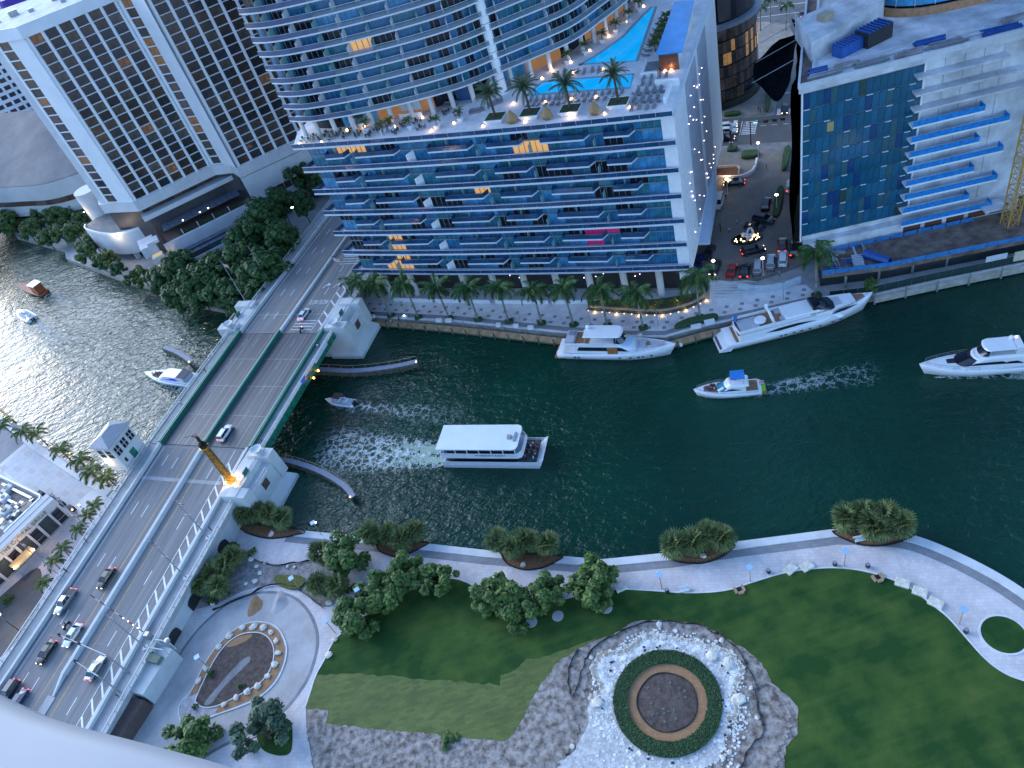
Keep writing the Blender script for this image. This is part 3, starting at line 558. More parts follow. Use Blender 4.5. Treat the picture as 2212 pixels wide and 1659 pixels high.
for x0, x1 in ((38.3, 150), (-110, -.4)):
    for s_ in (-1, 1):
        y = 12.55
        b = MB(); slab(b, x0, x1, s_ * y - .2, s_ * y + .2, 0, .82); slab(b, x0, x1, s_ * y - .28, s_ * y + .28, .82, .95); b.build('road_parapet', PALE, bridge)
        b = MB(); slab(b, x0, x1, s_ * 14.4 - 1.65, s_ * 14.4 + 1.65, -1.2, .1); b.build('sidewalk', CONC, bridge)
        b = MB()
        ye = s_ * 16.1
        for x in rng(x0 + .3, x1, 2.2): b.box(x - .07, x + .07, ye - .1, ye + .1, DZ(x), DZ(x) + 1.15)
        slab(b, x0, x1, ye - .12, ye + .12, 1.05, 1.2); slab(b, x0, x1, ye - .07, ye + .07, .55, .65); slab(b, x0, x1, ye - .12, ye + .12, .1, .3); b.build('railing', PALE, bridge)
        b = MB(); loops = []
        for x in rng(x0, x1, 6): loops.append([(x, s_ * 12.3, -1.0), (x, s_ * 15.6, -1.0), (x, s_ * 15.6, DZ(x) - 1.15), (x, s_ * 12.3, DZ(x) - 1.15)])
        if x0 > 0: b.loft(loops)
        else: b.loft([l for l in loops if l[0][0] < -30])
        b.build('side_wall', PALE, bridge)
# arches in the east side wall
for x in (50.5, 60, 72, 79.5):
    b = MB(); h = max(1.5, DZ(x) - 4.3); pts = [(-1.6, 0), (1.6, 0), (1.6, h * .6)] + [(1.6 * math.cos(a), h * .6 + h * .35 * math.sin(a)) for a in (.5, 1.05, 1.57, 2.1, 2.64)] + [(-1.6, h * .6)]
    n = len(pts); b.add([(x + p, 15.62, ZP + q) for p, q in pts] + [(x + p, 15.8, ZP + q) for p, q in pts], [tuple(range(n, 2 * n))] + [(i, (i + 1) % n, n + (i + 1) % n, n + i) for i in range(n)]); b.build('arch_shade_panel', DARKM, bridge)  # dark panel on the wall face stands for the shade inside the arch
# piers
BRONZE = mat('bronze_shutter', (.09, .055, .045), .5)
def pier(x0, x1, s_, far):
    """flared concrete pier; s_ = side (+1 east), far = +1 when the river lies towards smaller x"""
    y0, y1 = 13.0, 19.6
    p = None; b = MB(); zt = DZ((x0 + x1) / 2) + 1.0
    def lp(a, c, d, e, z): return [(a, s_ * c, z), (d, s_ * c, z), (d, s_ * e, z), (a, s_ * e, z)] if s_ > 0 else [(a, -e, z), (d, -e, z), (d, -c, z), (a, -c, z)]
    b.loft([lp(x0 - 1.3, y0 - 1, x1 + 1.3, y1 + 1.6, -2), lp(x0 - 1.3, y0 - 1, x1 + 1.3, y1 + 1.6, .9), lp(x0, y0, x1, y1, 3.0), lp(x0, y0, x1, y1, 4.6)]); b.build('pier_base', PALE, bridge)
    b = MB(); b.loft([lp(x0 + .25, y0, x1 - .25, y1 - .2, 4.6), lp(x0 + .3, y0, x1 - .3, y1 - .3, 7.9)]); b.build('pier_tower', PALE, bridge); b = MB(); b.loft([lp(x0 + .3, y0, x1 - .3, y1 - 2.6, 7.9), lp(x0 + .35, y0, x1 - .35, y1 - 2.6, zt)]); b.build('pier_upper', PALE, bridge)
    for xx in (x0 + .35, x1 - .35):
        b = MB(); w = 1.25; b.loft([lp(xx - w, y0 + .8, xx + w, y1 + .45, 3.2), lp(xx - w, y0 + .8, xx + w, y1 + .1, zt + .6)]); b.build('pier_pilaster', PALE, bridge)
        b = MB(); c = (xx, s_ * (y0 + 3.4), zt + .5); b.box(c[0] - 1.2, c[0] + 1.2, c[1] - 1.2, c[1] + 1.2, zt + .5, zt + .72); b.build('pier_cap', OFFWHITE, bridge)
        if (xx < (x0 + x1) / 2) == (far > 0):
            b = MB(); b.lathe([(.01, .5), (.85, .62), (1.25, .95), (1.32, 1.0), (1.2, .8), (.85, .35), (.6, 0)], (c[0], c[1], zt + .72), 20); b.build('pier_bowl', OFFWHITE, bridge, smooth=True)
    xm = (x0 + x1) / 2
    b = MB(); ye = s_ * (y1 - .22); b.box(xm - 1.0, xm + 1.0, min(ye, ye + s_ * .12), max(ye, ye + s_ * .12), 5.2, 7.2); b.build('pier_shutter', BRONZE, bridge)
    b = MB(); b.box(xm - 2.2, xm + 2.2, min(ye, ye + s_ * .35), max(ye, ye + s_ * .35), 7.9, 8.2)
    for k in range(8): b.box(xm - 2.1 + k * .59, xm - 2.02 + k * .59, min(ye + s_ * .2, ye + s_ * .3), max(ye + s_ * .2, ye + s_ * .3), 8.2, 9.1)
    b.box(xm - 2.2, xm + 2.2, min(ye + s_ * .18, ye + s_ * .34), max(ye + s_ * .18, ye + s_ * .34), 9.1, 9.25); b.build('pier_balcony', PALE, bridge)
    b = MB(); b.box(xm - .9, xm + .9, min(s_ * 16.2, s_ * 16.35), max(s_ * 16.2, s_ * 16.35), zt - .3, zt + 1.2); b.build('pier_door', GREENM, bridge)
pier(-11.2, -1.2, 1, -1); pier(39.4, 51, 1, 1); pier(-11.2, -1.2, -1, -1)
for x0, x1 in ((-11.2, -1.2), (39.4, 51)):
    b = MB(); b.box(x0 - .6, x1 + .6, -13.4, 13.4, -2, DZ((x0 + x1) / 2) - 1.3); b.build('pier_core', PALE, bridge)
b = MB(); b.box(40, 50, -15.5, -12.6, -2, 8); b.build('pier_base', PALE, bridge)
# bridge tender's house
hs = thing('bridge_house', 'pale two storey bridge tender house with hipped grey roof by the drawbridge', 'building', BW(42.3, -19.6, 0), BRZ)
HROOF = mat('grey_metal_roof', (.3, .3, .32), .5, var=.08)
b = MB(); b.box(-3.6, 3.6, -2.6, 2.6, 8.6, 16.6); b.build('wall', PALE, hs)
b = MB(); b.loft([[(-2.4, -1.7, -2), (2.4, -1.7, -2), (2.4, 2.2, -2), (-2.4, 2.2, -2)], [(-2.4, -1.7, 6.8), (2.4, -1.7, 6.8), (2.4, 2.2, 6.8), (-2.4, 2.2, 6.8)], [(-3.7, -2.7, 8.6), (3.7, -2.7, 8.6), (3.7, 2.7, 8.6), (-3.7, 2.7, 8.6)]]); b.build('base', PALE, hs)
b = MB(); b.loft([[(-4.1, -3.1, 16.5), (4.1, -3.1, 16.5), (4.1, 3.1, 16.5), (-4.1, 3.1, 16.5)], [(-4.1, -3.1, 16.7), (4.1, -3.1, 16.7), (4.1, 3.1, 16.7), (-4.1, 3.1, 16.7)], [(-1.6, -.2, 18.2), (1.6, -.2, 18.2), (1.6, .2, 18.2), (-1.6, .2, 18.2)]]); b.build('roof', HROOF, hs)
DKG = mat('dark_window_glass', (.012, .016, .02), .08, var=0)
for x in (-2.3, 0, 2.3):
    b = MB(); b.box(x - .8, x + .8, 2.6, 2.68, 13.0, 15.4); w = b.build('window', DKG, hs)
    b = MB()
    for dx in (-.85, 0, .85): b.box(x + dx - .06, x + dx + .06, 2.66, 2.74, 12.9, 15.5)
    for z in (12.85, 14.2, 15.4): b.box(x - .9, x + .9, 2.66, 2.74, z, z + .12)
    b.build('frame', PALE, w)
for y in (-1.2, 1.2):
    b = MB(); b.box(3.6, 3.68, y - .7, y + .7, 13.0, 15.4); w = b.build('window', DKG, hs); b = MB()
    for z in (12.85, 14.2, 15.4): b.box(3.66, 3.74, y - .8, y + .8, z, z + .12)
    b.build('frame', PALE, w)
b = MB(); b.box(-1.0, .6, 2.6, 2.7, 9.3, 11.6); b.build('door', GREENM, hs)
b = MB(); b.box(2.0, 2.6, 2.6, 2.7, 10.4, 11.5); b.build('vent', DARKM, hs)
b = MB(); b.lathe([(.01, .3), (.2, .2), (.25, 0), (.2, -.2), (.01, -.25)], (3.9, -1.6, 11.6), 8); b.build('wall_lamp', BULBW, hs); glow(tuple(hs.matrix_basis @ Vector((4.4, -1.6, 11.6))), (1, .75, .4), 120)
# statue column
GOLD = mat('gilded_bronze', (.5, .27, .05), .32, .85, c2=(.16, .085, .03), scale=2.2, bump=.6, bscale=3.0, detail=8)
BRZM = mat('dark_bronze', (.05, .04, .03), .4, .8, var=.3)
cb_ = BW(47.6, 13.9); st = frame('statue_column', 'carved gold column topped by a dark bronze archer, lit from its base on the bridge', 'statue', (cb_.x, cb_.y, 9.0))
zt = 9.9; b = MB(); b.obox((cb_.x, cb_.y, 8.6), (2.6, 2.6, 1.3), BRZ); b.build('plinth', PALE, st)
b = MB(); prof = [(1.0, 0), (1.05, .3), (.86, .5)]
for k in range(24): prof += [(.84 - .006 * k + (.05 if k % 2 else 0), .6 + k * .42)]
prof += [(.78, 10.7), (1.0, 10.9), (1.05, 11.2), (.01, 11.25)]
b.lathe(prof, (cb_.x, cb_.y, zt), 20); b.build('shaft', GOLD, st, smooth=True)
b = MB(); rgx = random.Random(3)
for k in range(9):
    w = k * .7; c = Vector((cb_.x + .55 * math.cos(w), cb_.y + .55 * math.sin(w), zt + 11.2)); b.path([c, c + Vector((.1 * math.cos(w), .1 * math.sin(w), .6)), c + Vector((-.1, 0, 1.1))], [.28, .22, .05], 6); b.rock(c + Vector((0, 0, 1.15)), .2, rgx)
b.build('figure_group', BRZM, st, smooth=True)
t0 = Vector((cb_.x, cb_.y, zt + 12.0)); dv = Vector((math.cos(BRZ), math.sin(BRZ), 0)); sv = Vector((-math.sin(BRZ), math.cos(BRZ), 0))
b = MB(); b.path([t0 - dv * .3 + Vector((0, 0, -.6)), t0 - dv * .25 + Vector((0, 0, .2)), t0 + Vector((0, 0, .9))], [.16, .2, .25], 7); b.path([t0 + dv * .35 + Vector((0, 0, -.6)), t0 + dv * .25 + Vector((0, 0, .2)), t0 + Vector((0, 0, .9))], [.16, .2, .25], 7)
b.path([t0 + Vector((0, 0, .85)), t0 + Vector((0, 0, 1.5)), t0 + Vector((0, 0, 2.0)), t0 + Vector((0, 0, 2.15))], [.27, .36, .32, .14], 8); b.lathe([(.01, .26), (.14, .2), (.18, 0), (.13, -.2), (.05, -.28)], t0 + Vector((0, 0, 2.4)), 10)
b.path([t0 + Vector((0, 0, 1.95)), t0 - sv * .6 + Vector((0, 0, 2.2)), t0 - sv * 1.3 + Vector((0, 0, 2.5))], [.13, .1, .07], 6); b.path([t0 + Vector((0, 0, 1.95)), t0 + sv * .6 + Vector((0, 0, 2.3)), t0 + sv * .15 + Vector((0, 0, 2.45))], [.13, .1, .07], 6); b.build('archer', BRZM, st, smooth=True)
b = MB(); b.path([t0 - sv * (1.3 - .45 * (1 - abs(a)) * -1 - .45 * (1 - a * a)) + dv * (1.25 * a) + Vector((0, 0, 2.5 + .9 * a)) for a in (-1, -.75, -.5, -.25, 0, .25, .5, .75, 1)], .045, 5); b.build('bow', BRZM, st)
for k in range(6):
    w = k * 1.047; q = Vector((cb_.x + 1.45 * math.cos(w), cb_.y + 1.45 * math.sin(w), zt - .1)); MB().lathe([(.01, .2), (.16, .14), (.2, 0), (.01, -.05)], q, 8).build('base_lamp', BULB, st); glow(tuple(q + Vector((.25 * math.cos(w), .25 * math.sin(w), .35))), (1, .6, .2), 22, .12)
# flag poles and their flags
FLAGR = mat('red_white_cloth', (.4, .05, .06), .8, var=0); FLAGB = mat('blue_cloth', (.05, .06, .22), .8, var=0); FLAGW = mat('white_cloth', (.6, .6, .62), .8, var=0)
def flagpole(x, y, h, kind, label, arms=True):
    q = BW(x, y, DZ(x) + .4); t = frame('flagpole', label, 'flagpole', tuple(q), 'flagpoles along the bridge')
    MB().tube(q, q + Vector((0, 0, h)), .13, .07, 8).build('pole', STEEL, t); MB().box(q.x - .5, q.x + .5, q.y - .5, q.y + .5, q.z - .8, q.z + .05).build('base', PALE, t)
    if arms:
        b = MB()
        for k in (.35, .6): b.bar(q + sv * -.7 + Vector((0, 0, h * k)), q + sv * .7 + Vector((0, 0, h * k)), .08, .08)
        b.build('cross_arm', STEEL, t)
    if kind:
        a = q + Vector((0, 0, h - .2)); wv = Vector((.75, -.62, 0)); b = MB(); nx, nz = 8, 7; vs = []
        for i in range(nx + 1):
            for j in range(nz): vs.append(a + wv * (i * .24) + Vector((0, 0, -j * .2 - i * .11)) + Vector((.62, .75, 0)) * (.16 * math.sin(i * 1.1 + j * .3)))
        for i in range(nx):
            for j in range(nz - 1): b.add([vs[i * nz + j], vs[(i + 1) * nz + j], vs[(i + 1) * nz + j + 1], vs[i * nz + j + 1]], [(0, 1, 2, 3)], (1 if i < 3 and j < 3 else (0 if j % 2 == 0 else 2)) if kind == 'stripes' else (0 if abs(i * .75 - j) < 1 or abs(6 - i * .75 - j) < 1 else 2))
        b.build('flag', [FLAGR, FLAGB, FLAGW], t)
flagpole(-11.9, -17.2, 15, 'stripes', 'tall flagpole with striped flag on the far left pier of the bridge'); flagpole(-23, -16.8, 12, None, 'bare mast with cross arms left of the bridge beyond the first pier')
flagpole(-12.0, 17.0, 15, 'stripes', 'flagpole with striped flag on the right pier by the tall hotel'); flagpole(60.5, 14.8, 13, 'cross', 'flagpole with red cross flag over the hatched lane near the statue'); flagpole(69.5, 14.9, 12.5, 'stripes', 'flagpole with striped flag in the middle of the near bridge ramp')
flagpole(83.8, 14.6, 13, 'cross', 'flagpole with red cross flag close to the signal gantry', False); flagpole(61.5, -16.9, 13, 'cross', 'flagpole with red ensign on the left ramp beside the palms', False); flagpole(72.5, -16.9, 13, 'stripes', 'flagpole with striped flag in front of the restaurant', False)
# signal mast arm
def mast(x, y, h, reach, label, sign):
    q = BW(x, y, DZ(x)); t = frame('signal_mast', label, 'traffic light', tuple(q), 'signal masts by the ramp')
    top = q + Vector((0, 0, h)); end = BW(x - 2.0, y - reach, DZ(x) + h + .5); MB().tube(q, top, .17, .12, 8).build('pole', STEEL, t); MB().tube(top, end, .1, .06, 6).build('arm', STEEL, t)
    if sign:
        d = (end - top); a = top + d * .75; MB().obox(a + Vector((0, 0, -.8)), (1.5, .06, .9), BRZ + 1.4).build('sign_plate', mat('yellow_sign', (.35, .24, .06), .5), t)
    for k in (.55, .97) if sign else (.8,):
        a = top + (end - top) * k; MB().obox(a + Vector((0, 0, -.55)), (.35, .35, 1.0), BRZ).build('signal_head', DARKM, t)
mast(88.6, 13.9, 7, 13, 'long signal mast arm with yellow sign reaching over the median', True); mast(92.0, 14.2, 6.5, 8, 'grey signal mast arm nearest the balcony over the right lanes', False)
# striped crossing gate arm, up
q = BW(81.8, 14.2, DZ(81.8) + 1); t = frame('crossing_gate', 'raised red and white striped barrier arm with amber lights over the road', 'gate', tuple(q))
e_ = BW(79.5, 5.0, DZ(80) + 9.5); ARMR = mat('arm_red', (.3, .05, .04), .5, var=0)
for k in range(12):
    a = q.lerp(e_, k / 12); c = q.lerp(e_, (k + 1) / 12); MB().tube(a, c, .1, .1, 6).build('arm_segment', ARMR if k % 2 else OFFWHITE, t)
    if 2 <= k <= 5: MB().lathe([(.01, .12), (.12, 0), (.01, -.12)], (a.x, a.y, a.z + .16), 6).build('arm_lamp', BULB, t)
MB().obox(q + Vector((0, 0, -1)), (.9, .9, 1.6), BRZ).build('machine_box', STEEL, t)
# utility blocks beside the near ramp
MB_ = MB(); u_ = frame('utility_building', 'flat roofed pale green utility block built against the near bridge ramp', 'building', tuple(BW(88, 17, ZP)))
MB().prism([BW(*p) for p in ((82.5, 15.7), (82.9, 19.6), (86.3, 19.3), (91.6, 18.9), (91.4, 15.7))], ZP, 6.0).build('wall', PALE, u_)
MB().prism([BW(*p) for p in ((84.5, 16.0), (84.7, 19), (86.2, 18.8), (86, 16))], 6.0, 6.9).build('roof_hatch', mat('green_box', (.12, .16, .13), .7), u_)
b = MB()
for x in (82.6, 84.2): b.tube(BW(x, 17, 5.5), BW(x, 17, 8.4), .12, .12, 6); b.tube(BW(x, 20, 5.5), BW(x, 20, 8.4), .12, .12, 6); b.tube(BW(x, 17, 8.4), BW(x, 20, 8.4), .12, .12, 6)
b.build('pipe_frame', PALE, u_); MB().lathe([(.01, .5), (.5, .35), (.55, 0), (.4, -.3)], BW(82.6, 20.2, 8.7), 10).build('tank', STEEL, u_)
o = MB().prism([BW(*p) for p in ((92.0, 15.7), (92.1, 19.0), (101, 18.2), (101, 15.7))], ZP, 5.0).build('brown_shelter', mat('brown_roof', (.09, .06, .055), .8)); tag(o, 'low brown flat roofed shelter at the foot of the bridge ramp', 'shelter')
# amber navigation lamps and blue sign on the draw span
for x, lab in ((12.5, 'amber navigation lamp farther from the statue on the moving span'), (15.0, 'amber navigation lamp nearer the statue on the moving span')):
    q = BW(x, 17.4, DZ(x) - 1.0); t = frame('navigation_lamp', lab, 'lamp', tuple(q), 'navigation lamps'); MB().tube(q + Vector((-.3, .3, .5)), q, .05).build('bracket', STEEL, t); MB().lathe([(.01, .3), (.22, .15), (.25, 0), (.22, -.15), (.01, -.3)], q, 8).build('lens', mat('amber_lens', (1, .3, .05), .4, var=0, emit=(1, .22, .03), es=10), t)
for x, lab, c in ((17.2, 'small blue sign board hung on the bridge railing', (.02, .16, .5)), (7.5, 'long pale board hung on the bridge railing', (.5, .58, .62))):
    L_ = 2.0 if x > 10 else 7.0; o = MB().box(-L_ / 2, L_ / 2, -.05, .05, -.6, .7).build('rail_board', mat('board_' + str(x), c, .5, var=.15, scale=2)); o.location = BW(x, 16.45, DZ(x) + .5); o.rotation_euler = (0, 0, BRZ); tag(o, lab, 'sign')
# timber fenders (guide walls) beside the piers
FEND = mat('dark_timber', (.05, .05, .035), .9, c2=(.13, .13, .08), scale=1.5)
def fender(pts, label, walk_w):
    l = sm([Vector((*p, 0)) for p in pts], 6); f = frame('bridge_fender', label, 'fender', (*pts[0], 0), 'timber fenders by the bridge')
    b = MB(); b.ribbon([Vector((p.x, p.y, 1.9)) for p in l], [Vector((p.x, p.y, 1.9)) for p in offset(l, walk_w)]); b.wall(l, walk_w, 1.6, 1.88); b.build('walkway', mat('walk_plastic', (.22, .24, .3), .7, var=.1), f)
    for z in (.5, 1.1): b = MB(); b.wall(offset(l, -.18), .16, z, z + .4); b.build('wale', FEND, f)
    for i in range(0, len(l), 2): MB().tube((l[i].x, l[i].y, -2), (l[i].x, l[i].y, 1.75), .22, .2, 8).build('pile', FEND, f)
    o = offset(l, walk_w); b = MB()
    b.path([Vector((p.x, p.y, 2.95)) for p in o], .05, 4)
    for i in range(0, len(o), 2): b.tube((o[i].x, o[i].y, 1.9), (o[i].x, o[i].y, 2.95), .05, .05, 4)
    b.build('handrail', WOOD, f)
    q = l[-1]; MB().lathe([(.01, .25), (.2, 0), (.01, -.1)], (q.x, q.y, 2.3), 6).build('end_lamp', BULB, f)
fender([(-62, 165), (-47, 158.8), (-36.9, 152.9), (-27.4, 149.4), (-20.4, 147.9)], 'curved timber fender with grey walkway below the far pier', 1.3)
fender([(-70, 137), (-57.5, 131.2), (-52, 127.4), (-46.7, 122.3), (-42.1, 116.4), (-40.1, 112.1)], 'curved timber fender on piles below the statue pier', 1.2)
o = fender([(-92, 193), (-87, 187.5), (-82.5, 181)], 'short timber fender left of the bridge beside the trees', 1.3)
# ================================================================ tall glass hotel: local x along the river front, local y away from the river
EO = Vector((-30.5, 180, 0)); ERZ = math.atan2(-.515, .857)
def EW(u, v, z=0.0):
    return Vector((EO.x + u * math.cos(ERZ) - v * math.sin(ERZ), EO.y + u * math.sin(ERZ) + v * math.cos(ERZ), z))
def glass_mat(name, c, rough=.06, ior=1.5, tint=(1, 1, 1), spec=.8):
    m = mat(name, c, rough, var=0, spec=spec); return m
GBLUE = mat('blue_glass', (.015, .15, .31), .12, var=.45, scale=.25, spec=1.0, island=.2)
GBLUE2 = mat('light_blue_glass', (.05, .27, .5), .15, var=.4, scale=.3, spec=1.0)
GTEAL = mat('teal_glass', (.02, .17, .25), .12, var=.4, scale=.3, spec=1.0)
GDARK = mat('dark_glass', (.01, .014, .022), .08, var=0, spec=.6)
GLIT = mat('lit_room', (.4, .22, .08), .6, var=0, emit=(1, .55, .2), es=.16)
GMAG = mat('magenta_lit_room', (.2, .02, .1), .5, var=0, emit=(.9, .02, .35), es=.05)
MULL = mat('mullion_grey', (.16, .2, .24), .5, var=0)
RAILG = mat('railing_glass', (.014, .055, .13), .1, var=.3, scale=.3, spec=1.0)
SLABW = mat('slab_edge_white', (.56, .58, .63), .6, var=.06)
TEALW = mat('teal_partition', (.2, .36, .38), .5, var=.1)
epic = thing('glass_hotel', 'tall blue glass hotel with curved balconies and pool terrace over the river', 'building', EO, ERZ)
def vE(u): return -4.0 * (u / 89) * (1 - u / 89)
PZ = [12 + 6.1 * k for k in range(7)]; TZ = PZ[6]          # double storey slab levels; TZ = pool terrace
US = rng(0, 89, 3.2)
for k, z in enumerate(PZ):
    front = [(u, vE(u)) for u in US]; ul, ur = (0, 89)
    poly = front + ([(88.5, 7), (2.5, 7)] if k < 6 else [(89, 62), (-4, 62), (-3.2, 8)])
    b = MB(); b.prism(poly, z + .13, z + .55, 0, 0, True); b.build('terrace_slab' if k == 6 else 'balcony_slab', SLABW, epic)
    b = MB(); b.wall([Vector((u, vE(u) + .1, 0)) for u in US], .06, z + 1.5, z + 1.6); b.build('handrail', SLABW, epic)
    for u0, u1 in zip(US, US[1:]):
        b = MB(); b.add([(u0 + .04, vE(u0) + .1, z + .5), (u1 - .04, vE(u1) + .1, z + .5), (u1 - .04, vE(u1) + .1, z + 1.5), (u0 + .04, vE(u0) + .1, z + 1.5), (u0 + .04, vE(u0) + .14, z + .5), (u1 - .04, vE(u1) + .14, z + .5), (u1 - .04, vE(u1) + .14, z + 1.5), (u0 + .04, vE(u0) + .14, z + 1.5)], [(3, 2, 1, 0), (4, 5, 6, 7), (3, 7, 6, 2)]); b.build('railing_panel', RAILG, epic)
    if k < 6:
        b = MB(); b.wall([Vector((.15, .3, 0)), Vector((2.2, 6, 0))], .05, z + .5, z + 1.55); b.build('railing_panel', RAILG, epic)
# windows: one shared mesh per look, 21 bays by 12 storeys
BAYW = (86.2 - 2.6) / 21
def bay_mesh(nm, gl, h=3.0, w=BAYW, mull=3):
    b = MB(); b.box(0.03, w - .03, .12, .16, .05, h, 0)
    for i in range(mull + 1): x = i * w / mull; b.box(max(x - .05, 0), min(x + .05, w), 0, .14, 0, h, 1)
    b.box(0, w, -.02, .14, h - .28, h, 1)
    return b.mesh(nm, [gl, MULL])
BAYS = {k: bay_mesh('window', g) for k, g in dict(b=GBLUE, l=GBLUE2, t=GTEAL, d=GDARK, o=GLIT, m=GMAG).items()}
rgw = random.Random(5)
lit = {(5, 1, 2): 'o', (5, 1, 3): 'o', (5, 0, 13): 'o', (5, 0, 14): 'o', (3, 1, 10): 'o', (1, 1, 3): 'o', (1, 0, 3): 'o', (0, 1, 3): 'o', (0, 0, 2): 'o', (0, 0, 3): 'o', (1, 1, 16): 'm', (1, 1, 17): 'm', (1, 0, 16): 'm'}
for k in range(6):
    for s in range(2):
        for i in range(21):
            lk = lit.get((k, s, i)) or rgw.choices('bltd', (5, 2.6, 3, 2.2))[0]
            u = 2.6 + i * BAYW; v = 2.1 + vE(u + BAYW / 2)
            inst('window', BAYS[lk], epic, (u, v, PZ[k] + .52 + s * 3.02), math.atan2(vE(u + BAYW) - vE(u), BAYW))
b = MB(); b.prism([(u, vE(u) + 2.45) for u in rng(2.5, 86.3, 6)] + [(88, 60), (-1, 60)], 11.9, TZ - .05); b.build('core', mat('dark_interior', (.02, .022, .026), .7, var=0), epic)
# short mid-level balconies
TR = [(8, 13.1), (16.4, 26.7), (35.2, 44.8), (49.3, 56.8), (61.5, 70.9), (74.8, 79.9)]
for k in range(6):
    for j, (u0, u1) in enumerate(TR):
        z = PZ[k] + 3.15; d = rgw.uniform(-.3, .3); u0_, u1_ = u0 + d, u1 + d; y0 = vE((u0 + u1) / 2) + .1
        b = MB(); b.prism([(u0_, y0), (u1_, y0), (u1_ + .9, y0 + 2.05), (u0_, y0 + 2.05)], z + .1, z + .45, 0, 0, True); t = b.build('mid_balcony', SLABW, epic)
        b = MB(); b.wall([Vector((u0_ + .05, y0 + 2.0, 0)), Vector((u0_ + .05, y0 + .06, 0)), Vector((u1_ - .05, y0 + .06, 0)), Vector((u1_ + .8, y0 + 2.0, 0))], .05, z + .45, z + 1.5); b.build('railing', RAILG, t)
        b = MB(); b.box(u0_ + (u1_ - u0_) * .45, u0_ + (u1_ - u0_) * .45 + .1, y0 + 1.0, y0 + 2.05, z + .45, z + 2.6); b.build('partition', TEALW, t)
    b = MB(); b.add([(29.2, vE(29) + .5, PZ[k] + .55), (30.4, vE(29) + 2.05, PZ[k] + .55), (30.4, vE(29) + 2.05, PZ[k] + 3.3), (29.2, vE(29) + .5, PZ[k] + 3.0), (29.4, vE(29) + .5, PZ[k] + .55), (30.6, vE(29) + 2.05, PZ[k] + .55), (30.6, vE(29) + 2.05, PZ[k] + 3.3), (29.4, vE(29) + .5, PZ[k] + 3.0)], [(3, 2, 1, 0), (4, 5, 6, 7), (0, 4, 7, 3), (3, 7, 6, 2)]); b.build('fin_wall', WHITE, epic)
    for u in (14.5, 46.5, 58.5, 72.5): b = MB(); b.box(u, u + .12, vE(u) + .5, vE(u) + 2.2, PZ[k] + .55, PZ[k] + 2.9); b.build('partition', TEALW, epic)
# right-hand side wall, white panels and lights
WPAN = mat('white_panel', (.68, .7, .74), .5, var=.05)
SCR = mat('grey_mesh_screen', (.32, .35, .42), .6, var=.1, scale=.5)
b = MB(); b.box(86.5, 89.1, .8, 4.4, 9, TZ + .02); b.build('corner_pier', WPAN, epic)
b = MB(); b.box(88.3, 88.9, 4.4, 61.9, 9.5, TZ - .02); b.build('side_wall', WPAN, epic)
for j, (v0, v1) in enumerate([(5, 9.5), (10, 14.5), (15, 28.5), (29.0, 31.5), (32, 44), (44.5, 56)]):
    for k in range(9):
        z0 = 13 + k * 3.9; b = MB(); b.box(88.9, 88.98 if j % 2 else 89.06, v0 + .05, v1 - .05, z0 + .04, z0 + 3.82); b.build('side_panel', SCR if j in (2, 4) else WPAN, epic)
rl = random.Random(9); bulb_me = MB().lathe([(.01, .1), (.09, .04), (.09, -.04), (.01, -.1)], (0, 0, 0), 6).mesh('side_light', mat('cool_bulb', (1, .9, 1), .5, var=0, emit=(1, .78, .9), es=2.2))
for k in range(44): inst('side_light', bulb_me, epic, (89.25, rl.uniform(9, 45), rl.uniform(13, 44)))
b = MB(); b.add([(86.8, 13.5, 9.0), (91.5, 13.8, 9.0), (90.9, 32.4, 9.2), (88.6, 50, 14), (86.8, 50, 14)] + [(86.8, 13.5, 9.6), (91.5, 13.8, 9.6), (90.9, 32.4, 9.8), (88.6, 50, 14.6), (86.8, 50, 14.6)], [(4, 3, 2, 1, 0), (5, 6, 7, 8, 9)] + [(i, (i + 1) % 5, 5 + (i + 1) % 5, 5 + i) for i in range(5)]); b.build('entrance_canopy', mat('canopy_blue_grey', (.4, .5, .62), .5, var=.05), epic)
# ground storey: columns, glass, white kerb walls
for i, u in enumerate([6, 14.5, 22, 30, 38.5, 47, 55.5, 64, 72.5, 81, 87]):
    b = MB(); b.lathe([(.85, 1.5), (.85, 12.1)], (u, 4.2 + vE(u), 0), 14); b.build('column', OFFWHITE, epic, smooth=True)
for i in range(16):
    u = 4 + i * 5.1; b = MB(); b.box(u + .05, u + 5.05, 7.0, 7.1, 2.6, 8.5); b.build('lobby_glass', GDARK if i % 5 not in (2, 3) else mat('dim_lobby_%d' % i, (.03, .02, .012), .3, var=0, emit=(1, .5, .18), es=.04), epic)
b = MB(); b.prism([(u, 6.9 + 0 * u) for u in (2, 87)] + [(87, 58), (2, 58)], 1.5, 12.0); b.build('lobby_core', mat('lobby_dark', (.03, .028, .03), .6, var=0), epic)
for u0, u1 in ((8, 20), (21, 37), (38.5, 53), (54, 66)):
    b = MB(); b.wall([Vector((u0, 1.6 + vE(u0), 0)), Vector((u1, 1.6 + vE(u1), 0))], .35, 1.5, 2.6); b.build('terrace_wall', WHITE, epic)
for k in range(16):
    u = rl.uniform(12, 86); inst('lobby_light', bulb_me, epic, (u, 6.8, rl.uniform(4, 9)))
